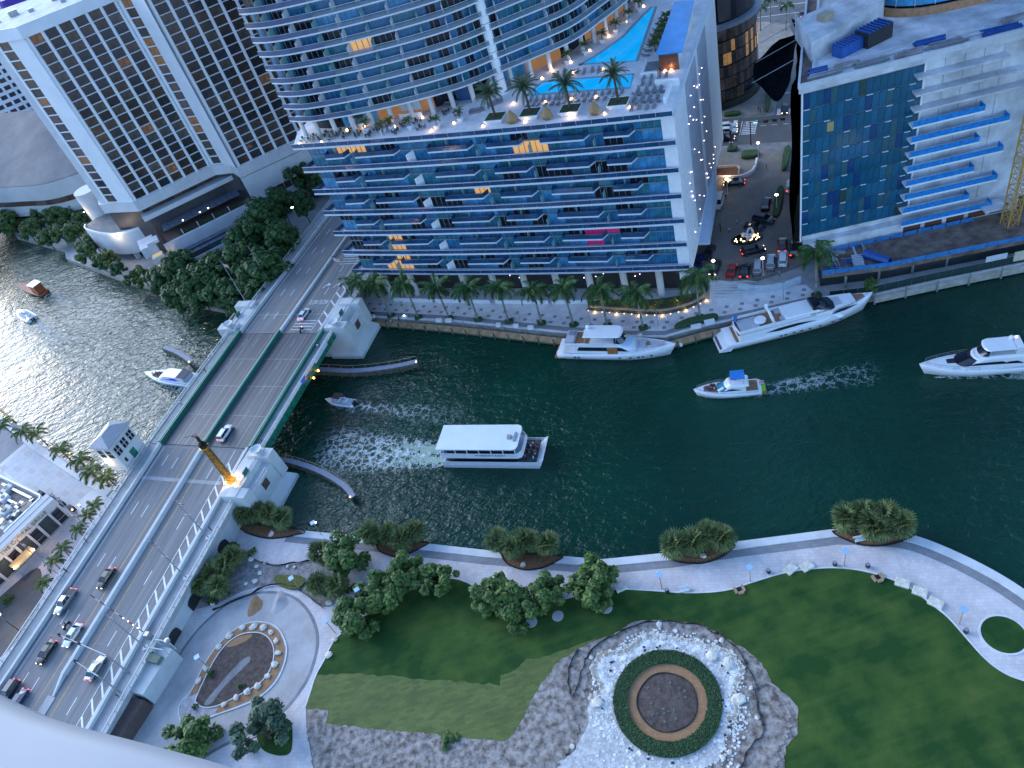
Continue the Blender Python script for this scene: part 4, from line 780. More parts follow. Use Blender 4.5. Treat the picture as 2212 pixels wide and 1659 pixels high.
# ---- upper tower: curved balconies
TC = sm([(-.2, 3.6, 0), (4, 2.6, 0), (9, 2.4, 0), (20, 4, 0), (31, 7, 0), (39.4, 10.2, 0), (44.3, 13.1, 0), (48.5, 16.6, 0), (55, 22, 0), (62.7, 29, 0), (66.9, 37.9, 0), (70.4, 46.7, 0), (73, 56, 0), (75, 66, 0)], 4)
INN = offset(TC, 2.3); TZ0 = 54.0; TP = 3.05; NF = 13
def along(line, n):
    d = [0.0]
    for a, c in zip(line, line[1:]): d.append(d[-1] + (c - a).length)
    out = []
    for k in range(n + 1):
        t = d[-1] * k / n; i = max(j for j in range(len(d)) if d[j] <= t + 1e-6); i = min(i, len(line) - 2)
        out.append(line[i].lerp(line[i + 1], (t - d[i]) / max(d[i + 1] - d[i], 1e-6)))
    return out
TRAIL = mat('tower_railing_glass', (.1, .16, .19), .15, var=.15, scale=.4, spec=.8, alpha=.5); NB_ = 20; IN = along([p for p in INN if True], NB_); OUT = along(TC, NB_)
bw = (IN[1] - IN[0]).length
TB = {}
def tbay(nm, gl):
    b = MB(); b.box(.02, .98, .1, .14, 0, 2.7, 0)
    for i in range(5): x = i / 4; b.box(max(x - .013, 0), min(x + .013, 1), 0, .13, 0, 2.7, 1)
    return b.mesh(nm, [gl, MULL])
TB = {k: tbay('window', g) for k, g in dict(b=GBLUE, l=GBLUE2, t=GTEAL, d=GDARK, o=GLIT).items()}
tower = thing('hotel_tower', 'curved blue glass hotel tower with white banded balconies rising behind the pools', 'building', EO, ERZ)
for k in range(NF):
    z = TZ0 + k * TP
    b = MB(); n = len(TC); b.prism([(p.x, p.y) for p in TC] + [(p.x, p.y) for p in reversed(offset(TC, 3.2))], z + .08, z + .38, 0, 0, True); b.build('balcony_slab', SLABW, tower)
    b = MB(); e = offset(TC, .1); b.ribbon([Vector((p.x, p.y, z + .38)) for p in e], [Vector((p.x, p.y, z + 1.35)) for p in e]); b.build('glass_railing', TRAIL, tower)
    b = MB(); e = offset(TC, .04)[:12]; b.ribbon([Vector((p.x, p.y, z + .36)) for p in e], [Vector((p.x, p.y, z + 1.37)) for p in e]); b.build('tinted_railing', RAILG, tower)
    b = MB(); b.path([Vector((p.x, p.y, z + 1.38)) for p in offset(TC, .1)], .045, 4); b.build('handrail', SLABW, tower)
    for i in range(NB_):
        a, c = IN[i], IN[i + 1]; lk = 'o' if rgw.random() < .012 else rgw.choices('bltd', (6, 1.6, 4, 1.8))[0]
        inst('window', TB[lk], tower, (a.x, a.y, z + .36), math.atan2(c.y - a.y, c.x - a.x), ((c - a).length, 1, 1))
        if i:
            d = (OUT[i] - a); d = d * .86; nn = Vector((-d.y, d.x, 0)).normalized() * .07; b = MB()
            b.add([a - nn, a + d - nn, a + d + nn, a + nn] and [(a.x - nn.x, a.y - nn.y, z + .38), (a.x + d.x - nn.x, a.y + d.y - nn.y, z + .38), (a.x + d.x + nn.x, a.y + d.y + nn.y, z + .38), (a.x + nn.x, a.y + nn.y, z + .38), (a.x - nn.x, a.y - nn.y, z + 2.8), (a.x + d.x - nn.x, a.y + d.y - nn.y, z + 2.1), (a.x + d.x + nn.x, a.y + d.y + nn.y, z + 2.1), (a.x + nn.x, a.y + nn.y, z + 2.8)],
                  [(0, 1, 5, 4), (2, 3, 7, 6), (4, 5, 6, 7), (1, 2, 6, 5)]); b.build('partition', TEALW if i % 2 else SLABW, tower)
# terrace level under the tower and the plain mass above the frame
cor = offset(TC, 4.2)
b = MB(); b.prism([(p.x, p.y) for p in offset(TC, 2.5)] + [(70, 75), (-5, 40), (-3.5, 12)], TZ0 + .1, 190); b.build('tower_core', GDARK, tower)
b = MB(); b.prism([(p.x, p.y) for p in offset(TC, 6.2)] + [(70, 75), (-5, 40), (-3, 14)], TZ + .5, TZ0); b.build('lounge_core', mat('lounge_dark', (.06, .045, .04), .6, var=.2), tower)
for i, p in enumerate(along(offset(TC, 2.6), 22)):
    b = MB(); b.lathe([(.55, TZ + .5), (.55, TZ0)], (p.x, p.y, 0), 12); b.build('column', OFFWHITE, tower, smooth=True)
LNG = along(offset(TC, 6.0), 22)
WARMG = mat('lit_lounge_glass', (.12, .06, .03), .3, var=0, emit=(1, .5, .2), es=.06)
for i in range(22):
    a, c = LNG[i], LNG[i + 1]; b = MB(); b.add([(a.x, a.y, TZ + .5), (c.x, c.y, TZ + .5), (c.x, c.y, TZ0 - .3), (a.x, a.y, TZ0 - .3)], [(0, 1, 2, 3)])
    b.build('lounge_window', WARMG if i in (4, 5, 6, 12, 13, 16, 17, 18, 19) else (GBLUE2 if i in (2, 3, 10, 11) else GDARK), tower)
b = MB(); b.lathe([(1.05, TZ + .5), (1.05, 190)], (48.1, 17.6, 0), 20); b.build('round_column', WHITE, tower, smooth=True)
for k in range(7): MB().lathe([(1.1, TZ + 4 + k * 6.1), (1.1, TZ + 4.12 + k * 6.1)], (48.1, 17.6, 0), 20).build('column_joint', MULL, tower)
# ---- pool terrace
DECK = paver_mat('terrace_paving', (.7, .67, .67), (.77, .75, .75), (.6, .58, .58), w=1.0, h=1.0)
b = MB(); b.prism([(u, vE(u) + .5) for u in rng(0.8, 88.4, 8)] + [(88.2, 61.5), (-2, 61), (-2, 8)], TZ + .5, TZ + .6); b.build('terrace_deck', DECK, epic)
TD = TZ + .6
POOL = mat('pool_water', (.0, .4, .72), .05, var=.08, scale=.4, emit=(0, .35, .7), es=.17)  # glow put into the water itself to brighten the pools
RIM = mat('pool_rim', (.3, .3, .32), .6)
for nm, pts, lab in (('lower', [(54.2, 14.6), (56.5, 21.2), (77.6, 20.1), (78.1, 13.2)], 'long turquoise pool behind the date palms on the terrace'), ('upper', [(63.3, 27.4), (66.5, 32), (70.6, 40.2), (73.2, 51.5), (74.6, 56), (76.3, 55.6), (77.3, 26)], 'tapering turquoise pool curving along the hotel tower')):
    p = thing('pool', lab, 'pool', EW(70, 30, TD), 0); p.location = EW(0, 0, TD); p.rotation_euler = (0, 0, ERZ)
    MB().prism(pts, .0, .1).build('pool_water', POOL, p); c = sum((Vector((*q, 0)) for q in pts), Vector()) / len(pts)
    b = MB(); q = [Vector((*a, 0)) for a in pts]; b.wall(list(reversed(q + [q[0]])), .7, -.02, .14); b.build('pool_rim', RIM, p)
cab = thing('cabana_roof', 'bright blue flat roofed cabana with brown timber end wall beside the pools', 'pavilion', EW(0, 0, TD), ERZ)
MB().add([(83, 18.6, 4.0), (88.4, 18.4, 4.0), (86.9, 45, 4.0), (82.4, 45.6, 4.0), (83, 18.6, 4.3), (88.4, 18.4, 4.3), (86.9, 45, 4.3), (82.4, 45.6, 4.3)], [(3, 2, 1, 0), (4, 5, 6, 7), (0, 1, 5, 4), (1, 2, 6, 5), (2, 3, 7, 6), (3, 0, 4, 7)]).build('roof', mat('blue_membrane', (.02, .3, .68), .4, var=.15, scale=.3), cab)
for k in range(9): MB().box(83.2, 87.2, 19.8, 19.95, .05 + k * .44, .05 + k * .44 + .4).build('plank', mat('cedar_%d' % k, (.13 + .01 * (k % 3), .05, .03), .6), cab)
MB().box(83.2, 86.6, 20.0, 44.5, 0, 4.0).build('wall', OFFWHITE, cab); MB().box(79.5, 82.9, 17.6, 18.0, 0, 1.1).build('bar_wall', WHITE, cab); MB().box(79.5, 79.9, 18, 24, 0, 1.1).build('bar_wall', WHITE, cab); MB().box(80, 82.9, 18.1, 24, 0, .5).build('bar_floor', CONCD, cab)
b = MB(); b.box(83.5, 88.4, 12.4, 12.9, 0, 1.6); b.box(86.4, 86.9, 5.2, 12.4, 0, 1.3); w_ = b.build('stair_wall', WHITE, epic, off=None); w_.location = (0, 0, TD)
b = MB(); b.box(24.8, 30.8, 9.6, 9.9, 0, 1.2); b.build('bar_counter', WHITE, epic).location = (0, 0, TD)
b = MB(); b.box(26.2, 31.4, 9.3, 9.4, 2.0, 5.0); b.build('screen', mat('projection_screen', (.4, .42, .48), .6, var=.05), epic).location = (0, 0, TD)
b = MB(); b.box(34, 41, 15.9, 16.2, 0, 4.6); b.build('blue_screen_wall', mat('blue_screen', (.03, .1, .25), .4), epic).location = (0, 0, TD)
# loungers, planters, baskets, lamps
SLING = mat('grey_sling', (.2, .2, .22), .7, var=.1); LFR = mat('lounger_frame', (.1, .1, .1), .5, var=0)
def lounger():
    r = thing('sun_lounger', 'grey sun lounger on the white pool terrace', 'sun lounger', (0, 0, 0), 0, 'sun loungers on the pool terrace')
    MB().box(-.33, .33, -1.0, .35, .28, .36).build('seat', SLING, r); MB().add([(-.33, .35, .3), (.33, .35, .3), (.33, .95, .72), (-.33, .95, .72), (-.33, .35, .38), (.33, .35, .38), (.33, .93, .8), (-.33, .93, .8)], [(3, 2, 1, 0), (4, 5, 6, 7), (0, 1, 5, 4), (1, 2, 6, 5), (2, 3, 7, 6), (3, 0, 4, 7)]).build('backrest', SLING, r)
    b = MB()
    for x in (-.28, .28): b.box(x - .03, x + .03, -.95, .5, .2, .28)
    b.build('frame', LFR, r)
    lg = MB().box(-.03, .03, -.03, .03, 0, .22).mesh('leg', LFR)
    for x in (-.28, .28):
        for y in (-.85, .4): inst('leg', lg, r, (x, y, 0))
    return r
spots = []
for i in range(15): spots.append((56.5 + i * 1.45, 11.9, 0)); spots.append((56.2 + i * 1.45, 9.2, 3.14))
for i in range(5):
    for j in range(4): spots.append((80.2 + j * 1.55, 4.2 + i * 1.9, 1.57 if i % 2 else 0))
for i in range(4): spots.append((80.5 + 1.6 * i, 14.6, 0)); spots.append((80.3 + 1.6 * i, 16.9, 0))
for i in range(7): spots.append((59.5 + i * 1.6, 23.3, .1))
for i in range(6): spots.append((78.6, 28 + i * 2.6, 1.57))
l0 = lounger()
for i, (u, v, a) in enumerate(spots):
    q = EW(u + rl.uniform(-.15, .15), v + rl.uniform(-.2, .2), TD)
    if i == 0: l0.location = q; l0.rotation_euler = (0, 0, ERZ + a)
    else: dup(l0, q, ERZ + a + rl.uniform(-.08, .08))
SOIL = mat('planter_soil', (.03, .04, .015), .9, c2=(.07, .09, .03), scale=3)
pl = [(50.8, 4.5), (58.6, 5.0), (67.4, 5.0), (77.3, 6.0)]
for (u, v), lab in zip(pl, ['white square planter of the leftmost date palm on the terrace', 'white square planter of the second date palm on the terrace', 'white square planter of the third date palm on the terrace', 'white square planter of the rightmost date palm on the terrace']):
    t = thing('planter', lab, 'planter', EW(u, v, TD), ERZ, 'white planters on the terrace'); b = MB(); b.loft([[(-1.6, -1.6, 0), (1.6, -1.6, 0), (1.6, 1.6, 0), (-1.6, 1.6, 0)], [(-2.2, -2.0, 1.1), (2.2, -2.0, 1.1), (2.2, 2.0, 1.1), (-2.2, 2.0, 1.1)], [(-2.0, -1.8, 1.1), (2.0, -1.8, 1.1), (2.0, 1.8, 1.1), (-2.0, 1.8, 1.1)], [(-2.0, -1.8, .95), (2.0, -1.8, .95), (2.0, 1.8, .95), (-2.0, 1.8, .95)]]); b.build('box', WHITE, t)
    MB().box(-2.0, 2.0, -1.8, 1.8, .9, 1.0).build('soil', SOIL, t)
WICK = mat('wicker', (.3, .19, .09), .8, var=.3, scale=6)
for (u, v), lab in zip([(55.0, 3.0), (62.8, 3.2), (72.9, 3.4)], ['wicker teardrop pod left of the second palm planter', 'wicker teardrop pod between the second and third palm planters', 'wicker teardrop pod left of the rightmost palm planter']):
    o = MB().lathe([(.7, 0), (1.15, .5), (1.2, 1.0), (.9, 1.7), (.45, 2.3), (.12, 2.8), (.01, 3.0)], (0, 0, 0), 16).build('wicker_pod', WICK, smooth=True); o.location = EW(u, v, TD); tag(o, lab, 'lantern', 'wicker pods on the terrace')
lamp_spots = [(1.2, 1.6), (7.5, 1.6), (12, 6.5), (16.5, 7.2), (25, 6), (31, 9), (36, 2.4), (40.5, 5), (44, 10), (52.5, 11.5), (56, 22.5), (60.2, 10.6), (66, 10.8), (71.4, 10.8), (79.8, 4.8), (57.5, 26), (61, 29.5), (64.3, 34.5), (67.3, 41.5), (70.2, 49), (72.6, 57), (63, 23.6), (70, 23.6), (84.3, 19.4), (85.6, 19.4), (48.5, 2.3), (58, 2.6), (68, 2.8), (75, 3.0)]
lm = MB().lathe([(.01, .5), (.2, .38), (.26, .2), (.2, .02), (.01, 0)], (0, 0, 0), 8).mesh('terrace_lamp', BULB)
for i, (u, v) in enumerate(lamp_spots):
    o = inst('terrace_lamp', lm, None, EW(u, v, TD)); tag(o, 'small glowing lamp on the pool terrace floor', 'lamp', 'glowing lamps on the pool terrace')
    if i % 3 == 0: glow(tuple(EW(u, v, TD + .9)), (1, .58, .25), 14)
# tables and seats of the terrace bar
GT = mat('green_table', (.02, .2, .12), .5); CH = mat('dark_chair', (.04, .045, .06), .6)
tb = [(1.8, 3.2), (4, 2.2), (4.6, 4.4), (7, 3.0), (7.4, 5.2), (10, 2.6), (10.6, 5.2), (13.4, 3.4), (13.8, 6.0), (16.8, 3.2), (20.0, 3.0), (20.8, 5.4), (23.8, 6.6), (27, 3.0), (27.6, 6.2), (30.6, 6.8), (33, 3.6), (34.4, 7.2), (36.8, 10), (40.6, 8.4)]
def table():
    r = thing('bar_table', 'small square table with dark chairs on the terrace bar', 'table', (0, 0, 0), 0, 'tables on the terrace bar'); MB().box(-.45, .45, -.45, .45, .7, .75).build('table_top', GT, r); MB().tube((0, 0, 0), (0, 0, .7), .05).build('leg', DARKM, r)
    return r
def chair():
    r = thing('bar_chair', 'dark chair beside a table on the terrace bar', 'chair', (0, 0, 0), 0, 'chairs on the terrace bar'); MB().box(-.25, .25, -.25, .25, .42, .5).build('seat', CH, r); MB().box(-.25, .25, .2, .28, .5, .95).build('backrest', CH, r)
    lg = MB().box(-.025, .025, -.025, .025, 0, .42).mesh('leg', DARKM)
    for x in (-.2, .2):
        for y in (-.2, .2): inst('leg', lg, r, (x, y, 0))
    return r
t0_, c0_ = table(), chair(); first = True
GT2 = mat('dark_table', (.05, .045, .05), .5)
for i, (u, v) in enumerate(tb):
    q = EW(u, v, TD); a = rl.uniform(0, 1.5)
    if first: t0_.location = q; t0_.rotation_euler = (0, 0, a)
    else: dup(t0_, q, a, recolor=None if i < 10 else {'table_top': GT2})
    for k in range(3):
        w = a + k * 1.57; p = q + Vector((math.cos(w) * .85, math.sin(w) * .85, 0))
        if first: c0_.location = p; c0_.rotation_euler = (0, 0, w - 1.57); first = False
        else: dup(c0_, p, w - 1.57)
for u, v, a, lab in ((44.6, 9.2, .2, 'long grey outdoor sofa beside the terrace bar'), (36.4, 13.8, 0, 'dark outdoor sofa against the blue screen wall'), (48.0, 12.2, .6, 'short grey outdoor sofa near the round column')):
    r = thing('outdoor_sofa', lab, 'sofa', EW(u, v, TD), ERZ + a); MB().box(-1.6, 1.6, -.5, .5, .15, .45).build('seat', SLING, r); MB().box(-1.6, 1.6, .4, .6, .45, .9).build('backrest', SLING, r); MB().box(-1.75, -1.6, -.5, .6, .15, .7).build('arm', SLING, r); MB().box(1.6, 1.75, -.5, .6, .15, .7).build('arm', SLING, r)
for u, v, lab in ((46.6, 8.0, 'white round table beside the grey sofa, left one'), (47.8, 7.3, 'white round table beside the grey sofa, right one')):
    r = thing('round_table', lab, 'table', EW(u, v, TD)); MB().lathe([(.01, .45), (.7, .45), (.7, .4), (.01, .4)], (0, 0, 0), 16).build('table_top', WHITE, r); MB().tube((0, 0, 0), (0, 0, .4), .08).build('leg', WHITE, r)
# ================================================================ white slab hotel with window grid, left
hotel = frame('slab_hotel', 'white concrete slab hotel with deep window grid beside the river trees', 'building', (-95.2, 245.8, 0))
HW = mat('hotel_white', (.68, .695, .73), .65, var=.05, scale=.2); HW2 = mat('hotel_band', (.52, .53, .56), .7, var=.08, scale=.3)
BRG = [mat('bronze_glass_%d' % i, c, .12, var=.3, scale=.4, spec=.6) for i, c in enumerate([(.03, .026, .03), (.09, .055, .042), (.06, .04, .035), (.1, .08, .068), (.035, .036, .044)])]
LITB = mat('lit_hotel_room', (.1, .05, .03), .4, c2=(.3, .14, .05), scale=.9, emit=(1, .4, .12), es=.012)
Z0, FP, NFL = 24.0, 2.75, 19; ZT = Z0 + NFL * FP
A = Vector((-95.2, 245.8, 0)); B = Vector((-69.6, 253.5, 0)); C1 = Vector((-63.5, 250.3, 0)); D = Vector((-60.4, 244.3, 0)); E_ = D + Vector((18.2, 4.9, 0)).normalized() * 31; LC = Vector((-105.4, 252.1, 0)); LL = Vector((-108.4, 253.6, 0))
rh = random.Random(21)
def win_mesh(gl, w):
    b = MB(); b.box(0, w, .5, .56, 0, FP - .16, 0); b.box(w * .48, w * .52, .44, .52, 0, FP - .16, 1); b.box(0, w, .44, .52, .6, .66, 1); return b.mesh('window', [gl, DARKM])
def face(p0, p1, n):
    """grid of recessed windows between fins from p0 to p1 (outward is to the right of the direction)"""
    t = (p1 - p0).normalized(); L = (p1 - p0).length; w = L / n; rz = math.atan2(t.y, t.x); nn = Vector((t.y, -t.x, 0))
    ms = [win_mesh(g, w - .95) for g in BRG] + [win_mesh(LITB, w - .95)]
    for k in range(n):
        a = p0 + t * (k * w)
        for f in range(NFL):
            o = inst('window', rh.choices(ms, (4, 4, 4, 3, 3, .3))[0], hotel, tuple(a + t * .9 + Vector((0, 0, Z0 + f * FP + .2)) - Vector(hotel['base'])), rz)
    for k in range(n + 1):
        a = p0 + t * (k * w); b = MB(); c = a + t * .3
        b.loft([[(a + nn * .35 + t * d).to_tuple()[:2] + (z,) for d in (-.1, .75)] + [(a - nn * 1.0 + t * d).to_tuple()[:2] + (z,) for d in (.95, 0)] for z in (Z0, ZT)]); b.build('fin', HW, hotel)
    for f in range(NFL + 1):
        z = Z0 + f * FP; b = MB(); q0, q1 = p0 + t * .1, p1 + t * .3
        b.add([(*(q0 + nn * .14)[:2], z), (*(q1 + nn * .14)[:2], z), (*(q1 - nn * 1.0)[:2], z), (*(q0 - nn * 1.0)[:2], z), (*(q0 + nn * .14)[:2], z + .16), (*(q1 + nn * .14)[:2], z + .16), (*(q1 - nn * 1.0)[:2], z + .16), (*(q0 - nn * 1.0)[:2], z + .16)], [(3, 2, 1, 0), (4, 5, 6, 7), (0, 1, 5, 4), (2, 3, 7, 6)]); b.build('floor_ledge', HW, hotel)
face(A + (B - A).normalized() * .4, B - (B - A).normalized() * .9, 6)
face(D + (E_ - D).normalized() * .8, E_, 7)
def strip_face(p0, p1, w0, w1, wide):
    t = (p1 - p0).normalized(); nn = Vector((t.y, -t.x, 0)); L = (p1 - p0).length
    for a, c in ((0, w0), (w1, L)):
        q0, q1 = p0 + t * a, p0 + t * c; b = MB(); b.prism([q0 + nn * .05, q1 + nn * .05, q1 - nn * 1.2, q0 - nn * 1.2], Z0, ZT); b.build('corner_pier', HW, hotel)
    for f in range(NFL):
        z = Z0 + f * FP; q0, q1 = p0 + t * w0, p0 + t * w1; b = MB(); b.prism([q0 - nn * .25, q1 - nn * .25, q1 - nn * .35, q0 - nn * .35], z + .3, z + FP); b.build('stair_window', rh.choice(BRG[:3]) if rh.random() < (.97 if not wide else .85) else LITB, hotel)
        b = MB(); b.prism([q0 + nn * .02, q1 + nn * .02, q1 - nn * .5, q0 - nn * .5], z, z + .3); b.build('floor_ledge', HW, hotel)
strip_face(B, C1, 1.3, 5.6, True); strip_face(LC, A, .9, 5.2, False)
b = MB(); b.prism([C1, D, D - Vector((2, -3, 0)), C1 - Vector((2, -1, 0))], Z0, ZT); b.build('corner_pier', HW, hotel)
BK = Vector((-.26, .966, 0)) * 26
foot = [LL, LC, A, B, C1, D, E_]; back = [E_ + BK, LL + BK]
def inset(p, d): return p + Vector((-.05, .99, 0)) * d
b = MB(); b.prism([inset(p, 1.15) for p in foot] + back, Z0 - 2, ZT - .1); b.build('core', HW2, hotel)
b = MB(); fo = [p + Vector((.03, -.6, 0)) for p in foot]; b.prism(fo + back, ZT, ZT + 3.2); b.build('roof_parapet', HW, hotel)
b = MB(); b.prism([p + Vector((.1, .9, 0)) for p in foot] + back, ZT + 3.2, ZT + 3.25); b.build('roof', mat('white_roof', (.55, .57, .6), .7, c2=(.4, .38, .4), scale=.15), hotel)
for x, y, s in ((-100, 262, 1.6), (-94, 259, 1), (-88, 264, 1.3), (-79, 262, 1.2), (-104, 259, .9), (-84, 257, .9)): MB().obox((x, y, ZT + 3.2), (s * 1.6, s, s * .9), .3).build('roof_unit', STEEL, hotel)
# podium below the grid
b = MB(); b.prism(fo + back, 20.6, Z0 - .02); b.build('cornice_band', HW2, hotel)
b = MB(); b.prism([inset(p, 2.6) for p in foot] + back, 3, 20.6); b.build('podium_core', mat('podium_dark', (.05, .05, .06), .5, var=.2), hotel)
tl = (B - A).normalized(); tn = Vector((tl.y, -tl.x, 0))
def lbox(u0, u1, v0, v1, z0, z1, m, nm):
    """box in the frame of the left face: u along it from A, v out towards the street"""
    q = [A + tl * u + tn * v for u, v in ((u0, v0), (u1, v0), (u1, v1), (u0, v1))]; return MB().prism(q, z0, z1, 0, 0, True).build(nm, m, hotel)
for k in range(9): lbox(.5 + k * 2.75, 3.1 + k * 2.75, -2.6, -2.5, 18.4, 20.6, BRG[k % 3], 'podium_window')
lbox(-.5, 33, -2.4, 1.0, 16.9, 18.4, HW2, 'podium_band')
for k in range(13): lbox(3 + k * 2.1, 5.0 + k * 2.1, -1.6, 4.0, 12.6, 12.9, mat('canopy_glass', (.12, .14, .18), .2, var=.2) if k == 0 else bpy.data.materials['canopy_glass'], 'canopy_pane')
lbox(2, 34, -2.2, 9.5, 9.2, 9.9, mat('brick_terrace', (.13, .075, .06), .8, var=.2, scale=2), 'garden_terrace')
lbox(1, 35, 9.5, 10.3, 7.0, 11.2, HW2, 'terrace_parapet')
for k in range(4): lbox(7 + k * 5.5, 11.5 + k * 5.5, 4.6, 6.0, 9.9, 10.6, HEDGE, 'terrace_hedge')
for k in range(4): lbox(8 + k * 5.5, 8.25 + k * 5.5, 7.0, 7.25, 9.9, 12.2, HW, 'terrace_post')
for k in range(9):
    for j in range(2): lbox(3 + k * 2.6, 5.5 + k * 2.6, 10.6 + j * 2.3, 12.8 + j * 2.3, 7.2 - j * .5, 7.4 - j * .5, bpy.data.materials['canopy_glass'], 'sloping_pane')
lbox(2, 30, 10.4, 15.6, 2, 6.6, BRG[4], 'lower_wall'); lbox(1, 30, 15.6, 16.3, 1.5, 5.4, HW2, 'lower_parapet')
lbox(2, 30, 16.4, 24, 1.4, 1.9, mat('warm_plaza', (.3, .22, .1), .8, var=.2), 'court_floor')
for u, v in ((10, 3.4), (16, 3.4), (19, 3.4)):
    q = A + tl * u + tn * v; MB().lathe([(.01, .25), (.25, .12), (.01, -.1)], (q.x, q.y, 12.9), 8).build('canopy_lamp', BULBW, hotel)
# right face podium
tr = (E_ - D).normalized(); tm = Vector((tr.y, -tr.x, 0))
def rbox(u0, u1, v0, v1, z0, z1, m, nm):
    q = [D + tr * u + tm * v for u, v in ((u0, v0), (u1, v0), (u1, v1), (u0, v1))]; return MB().prism(q, z0, z1, 0, 0, True).build(nm, m, hotel)
rbox(-.3, 31, -2, .6, 9, 20.4, HW2, 'podium_wall')
for k in range(6): rbox(6 + k * 2.6, 8.4 + k * 2.6, .6, .68, 11.2, 13.4, BRG[0], 'podium_window')
# drum with roof terrace by the water
dr = [Vector((-126, 274, 0)), Vector((-125.5, 271, 0)), Vector((-122, 266.5, 0)), Vector((-117, 261.5, 0)), Vector((-112, 258, 0)), Vector((-106, 256.5, 0)), Vector((-101.6, 257, 0)), Vector((-98.4, 260, 0))]
dr = sm([p + Vector((2.2, -4.6, 0)) for p in dr], 5)
b = MB(); b.prism(dr + [Vector((-97, 262, 0)), Vector((-115, 280, 0))], 4.4, 12.2); b.build('drum_wall', HW2, hotel); MB().prism([p + Vector((.3, .5, 0)) for p in dr] + [Vector((-97.5, 262, 0)), Vector((-115, 279, 0))], 12.2, 12.3).build('drum_roof', CONCD, hotel)
b = MB(); b.wall(dr, .5, 12.2, 13.0); b.build('drum_parapet', HW, hotel)
b = MB(); b.prism([p + Vector((2, 3, 0)) for p in dr] + [Vector((-99, 261, 0)), Vector((-112, 276, 0))], -1, 4.4); b.build('drum_base', BRG[0], hotel)
for k in (8, 20): q = dr[k] + Vector((1.5, 1.5, 0)); b = MB(); b.obox((q.x, q.y, 1), (1.6, 1.6, 3.5), .5); b.build('drum_column', HW2, hotel)
q = dr[20]; MB().lathe([(.01, .2), (.3, .1), (.01, -.15)], (q.x - .4, q.y - .9, 12.4), 8).build('drum_lamp', BULBW, hotel); glow((q.x - .6, q.y - 1.7, 12.9), (1, .75, .42), 260, .2)
b = MB(); b.lathe([(4.2, 2), (4.2, 21.5), (.01, 21.55)], (-119.5, 277, 0), 28); b.build('round_stair_tower', HW2, hotel, smooth=False); glow((-124.5, 272.5, 15), (1, .7, .35), 140, .3)
MB().lathe([(.01, .2), (.25, .1), (.01, -.15)], (-123.2, 273.6, 15.4), 8).build('drum_lamp', BULBW, hotel)
# stepped stair blocks with lit landings
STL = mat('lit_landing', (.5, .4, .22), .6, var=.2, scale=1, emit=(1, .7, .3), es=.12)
for k in range(3):
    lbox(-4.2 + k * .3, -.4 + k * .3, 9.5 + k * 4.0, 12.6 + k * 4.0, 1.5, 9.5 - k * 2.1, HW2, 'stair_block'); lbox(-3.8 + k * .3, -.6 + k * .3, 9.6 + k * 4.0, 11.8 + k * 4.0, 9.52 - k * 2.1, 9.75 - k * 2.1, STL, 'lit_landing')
lbox(-6, -1, 1.2, 9.0, 9, 12.5, HW2, 'stair_block'); lbox(-3.4, .5, 5.5, 9.3, 12.5, 13.4, HW2, 'stair_block'); lbox(-.4, 1.6, 9.5, 22, 1.4, 1.7, mat('lamplit_path', (.3, .17, .05), .8), 'lit_path')  # warm lamplight is put into the path's base colour
q = A + tl * .6 + tn * 14; glow((q.x, q.y, 4.5), (1, .65, .25), 220, .2)
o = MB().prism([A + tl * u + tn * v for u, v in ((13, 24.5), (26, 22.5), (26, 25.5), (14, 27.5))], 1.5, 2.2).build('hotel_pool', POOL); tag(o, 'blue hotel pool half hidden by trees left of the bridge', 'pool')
# convention hall behind, left
hall = frame('convention_hall', 'grey concrete hall with curved front and sloping roof behind the slab hotel', 'building', (-150, 310, 0)); HC = mat('hall_concrete', (.46, .46, .47), .7, var=.1, scale=.1)
arc = sm([Vector(p) for p in ((-190, 300, 0), (-176, 318, 0), (-160, 311, 0), (-143, 301, 0), (-128, 299, 0), (-112, 300, 0))], 5)
b = MB(); b.prism(arc + [Vector((-110, 345, 0)), Vector((-200, 345, 0))], 7, 20); b.build('hall_wall', HC, hall)
b = MB(); n = len(arc); b.ribbon([Vector((p.x, p.y, 20.2)) for p in arc], [Vector((p.x * .92 - 12, p.y + 42, 34)) for p in arc]); b.ribbon([Vector((p.x * .92 - 12, p.y + 42, 34)) for p in arc], [Vector((p.x * .9 - 14, p.y + 60, 18)) for p in arc]); b.build('hall_roof', mat('hall_roof', (.17, .16, .16), .8, var=.2, scale=.1), hall)
b = MB(); b.wall([p + Vector((0, -.12, 0)) for p in arc], .5, 11.5, 13.6); b.build('window_band', BRG[1], hall)
b = MB(); b.wall([p + Vector((0, -.25, 0)) for p in arc], .6, 8.3, 9.2); b.build('ledge', HC, hall)
b = MB(); b.prism([p + Vector((2, 4, 0)) for p in arc] + [Vector((-110, 330, 0)), Vector((-180, 330, 0))], 1, 7); b.build('recess', BRG[1], hall)
for k in (6, 11, 16, 21): q = arc[k]; b = MB(); b.obox((q.x + .5, q.y + 1.2, 1), (2.4, 2.0, 6.1), .3); b.build('hall_column', HC, hall)
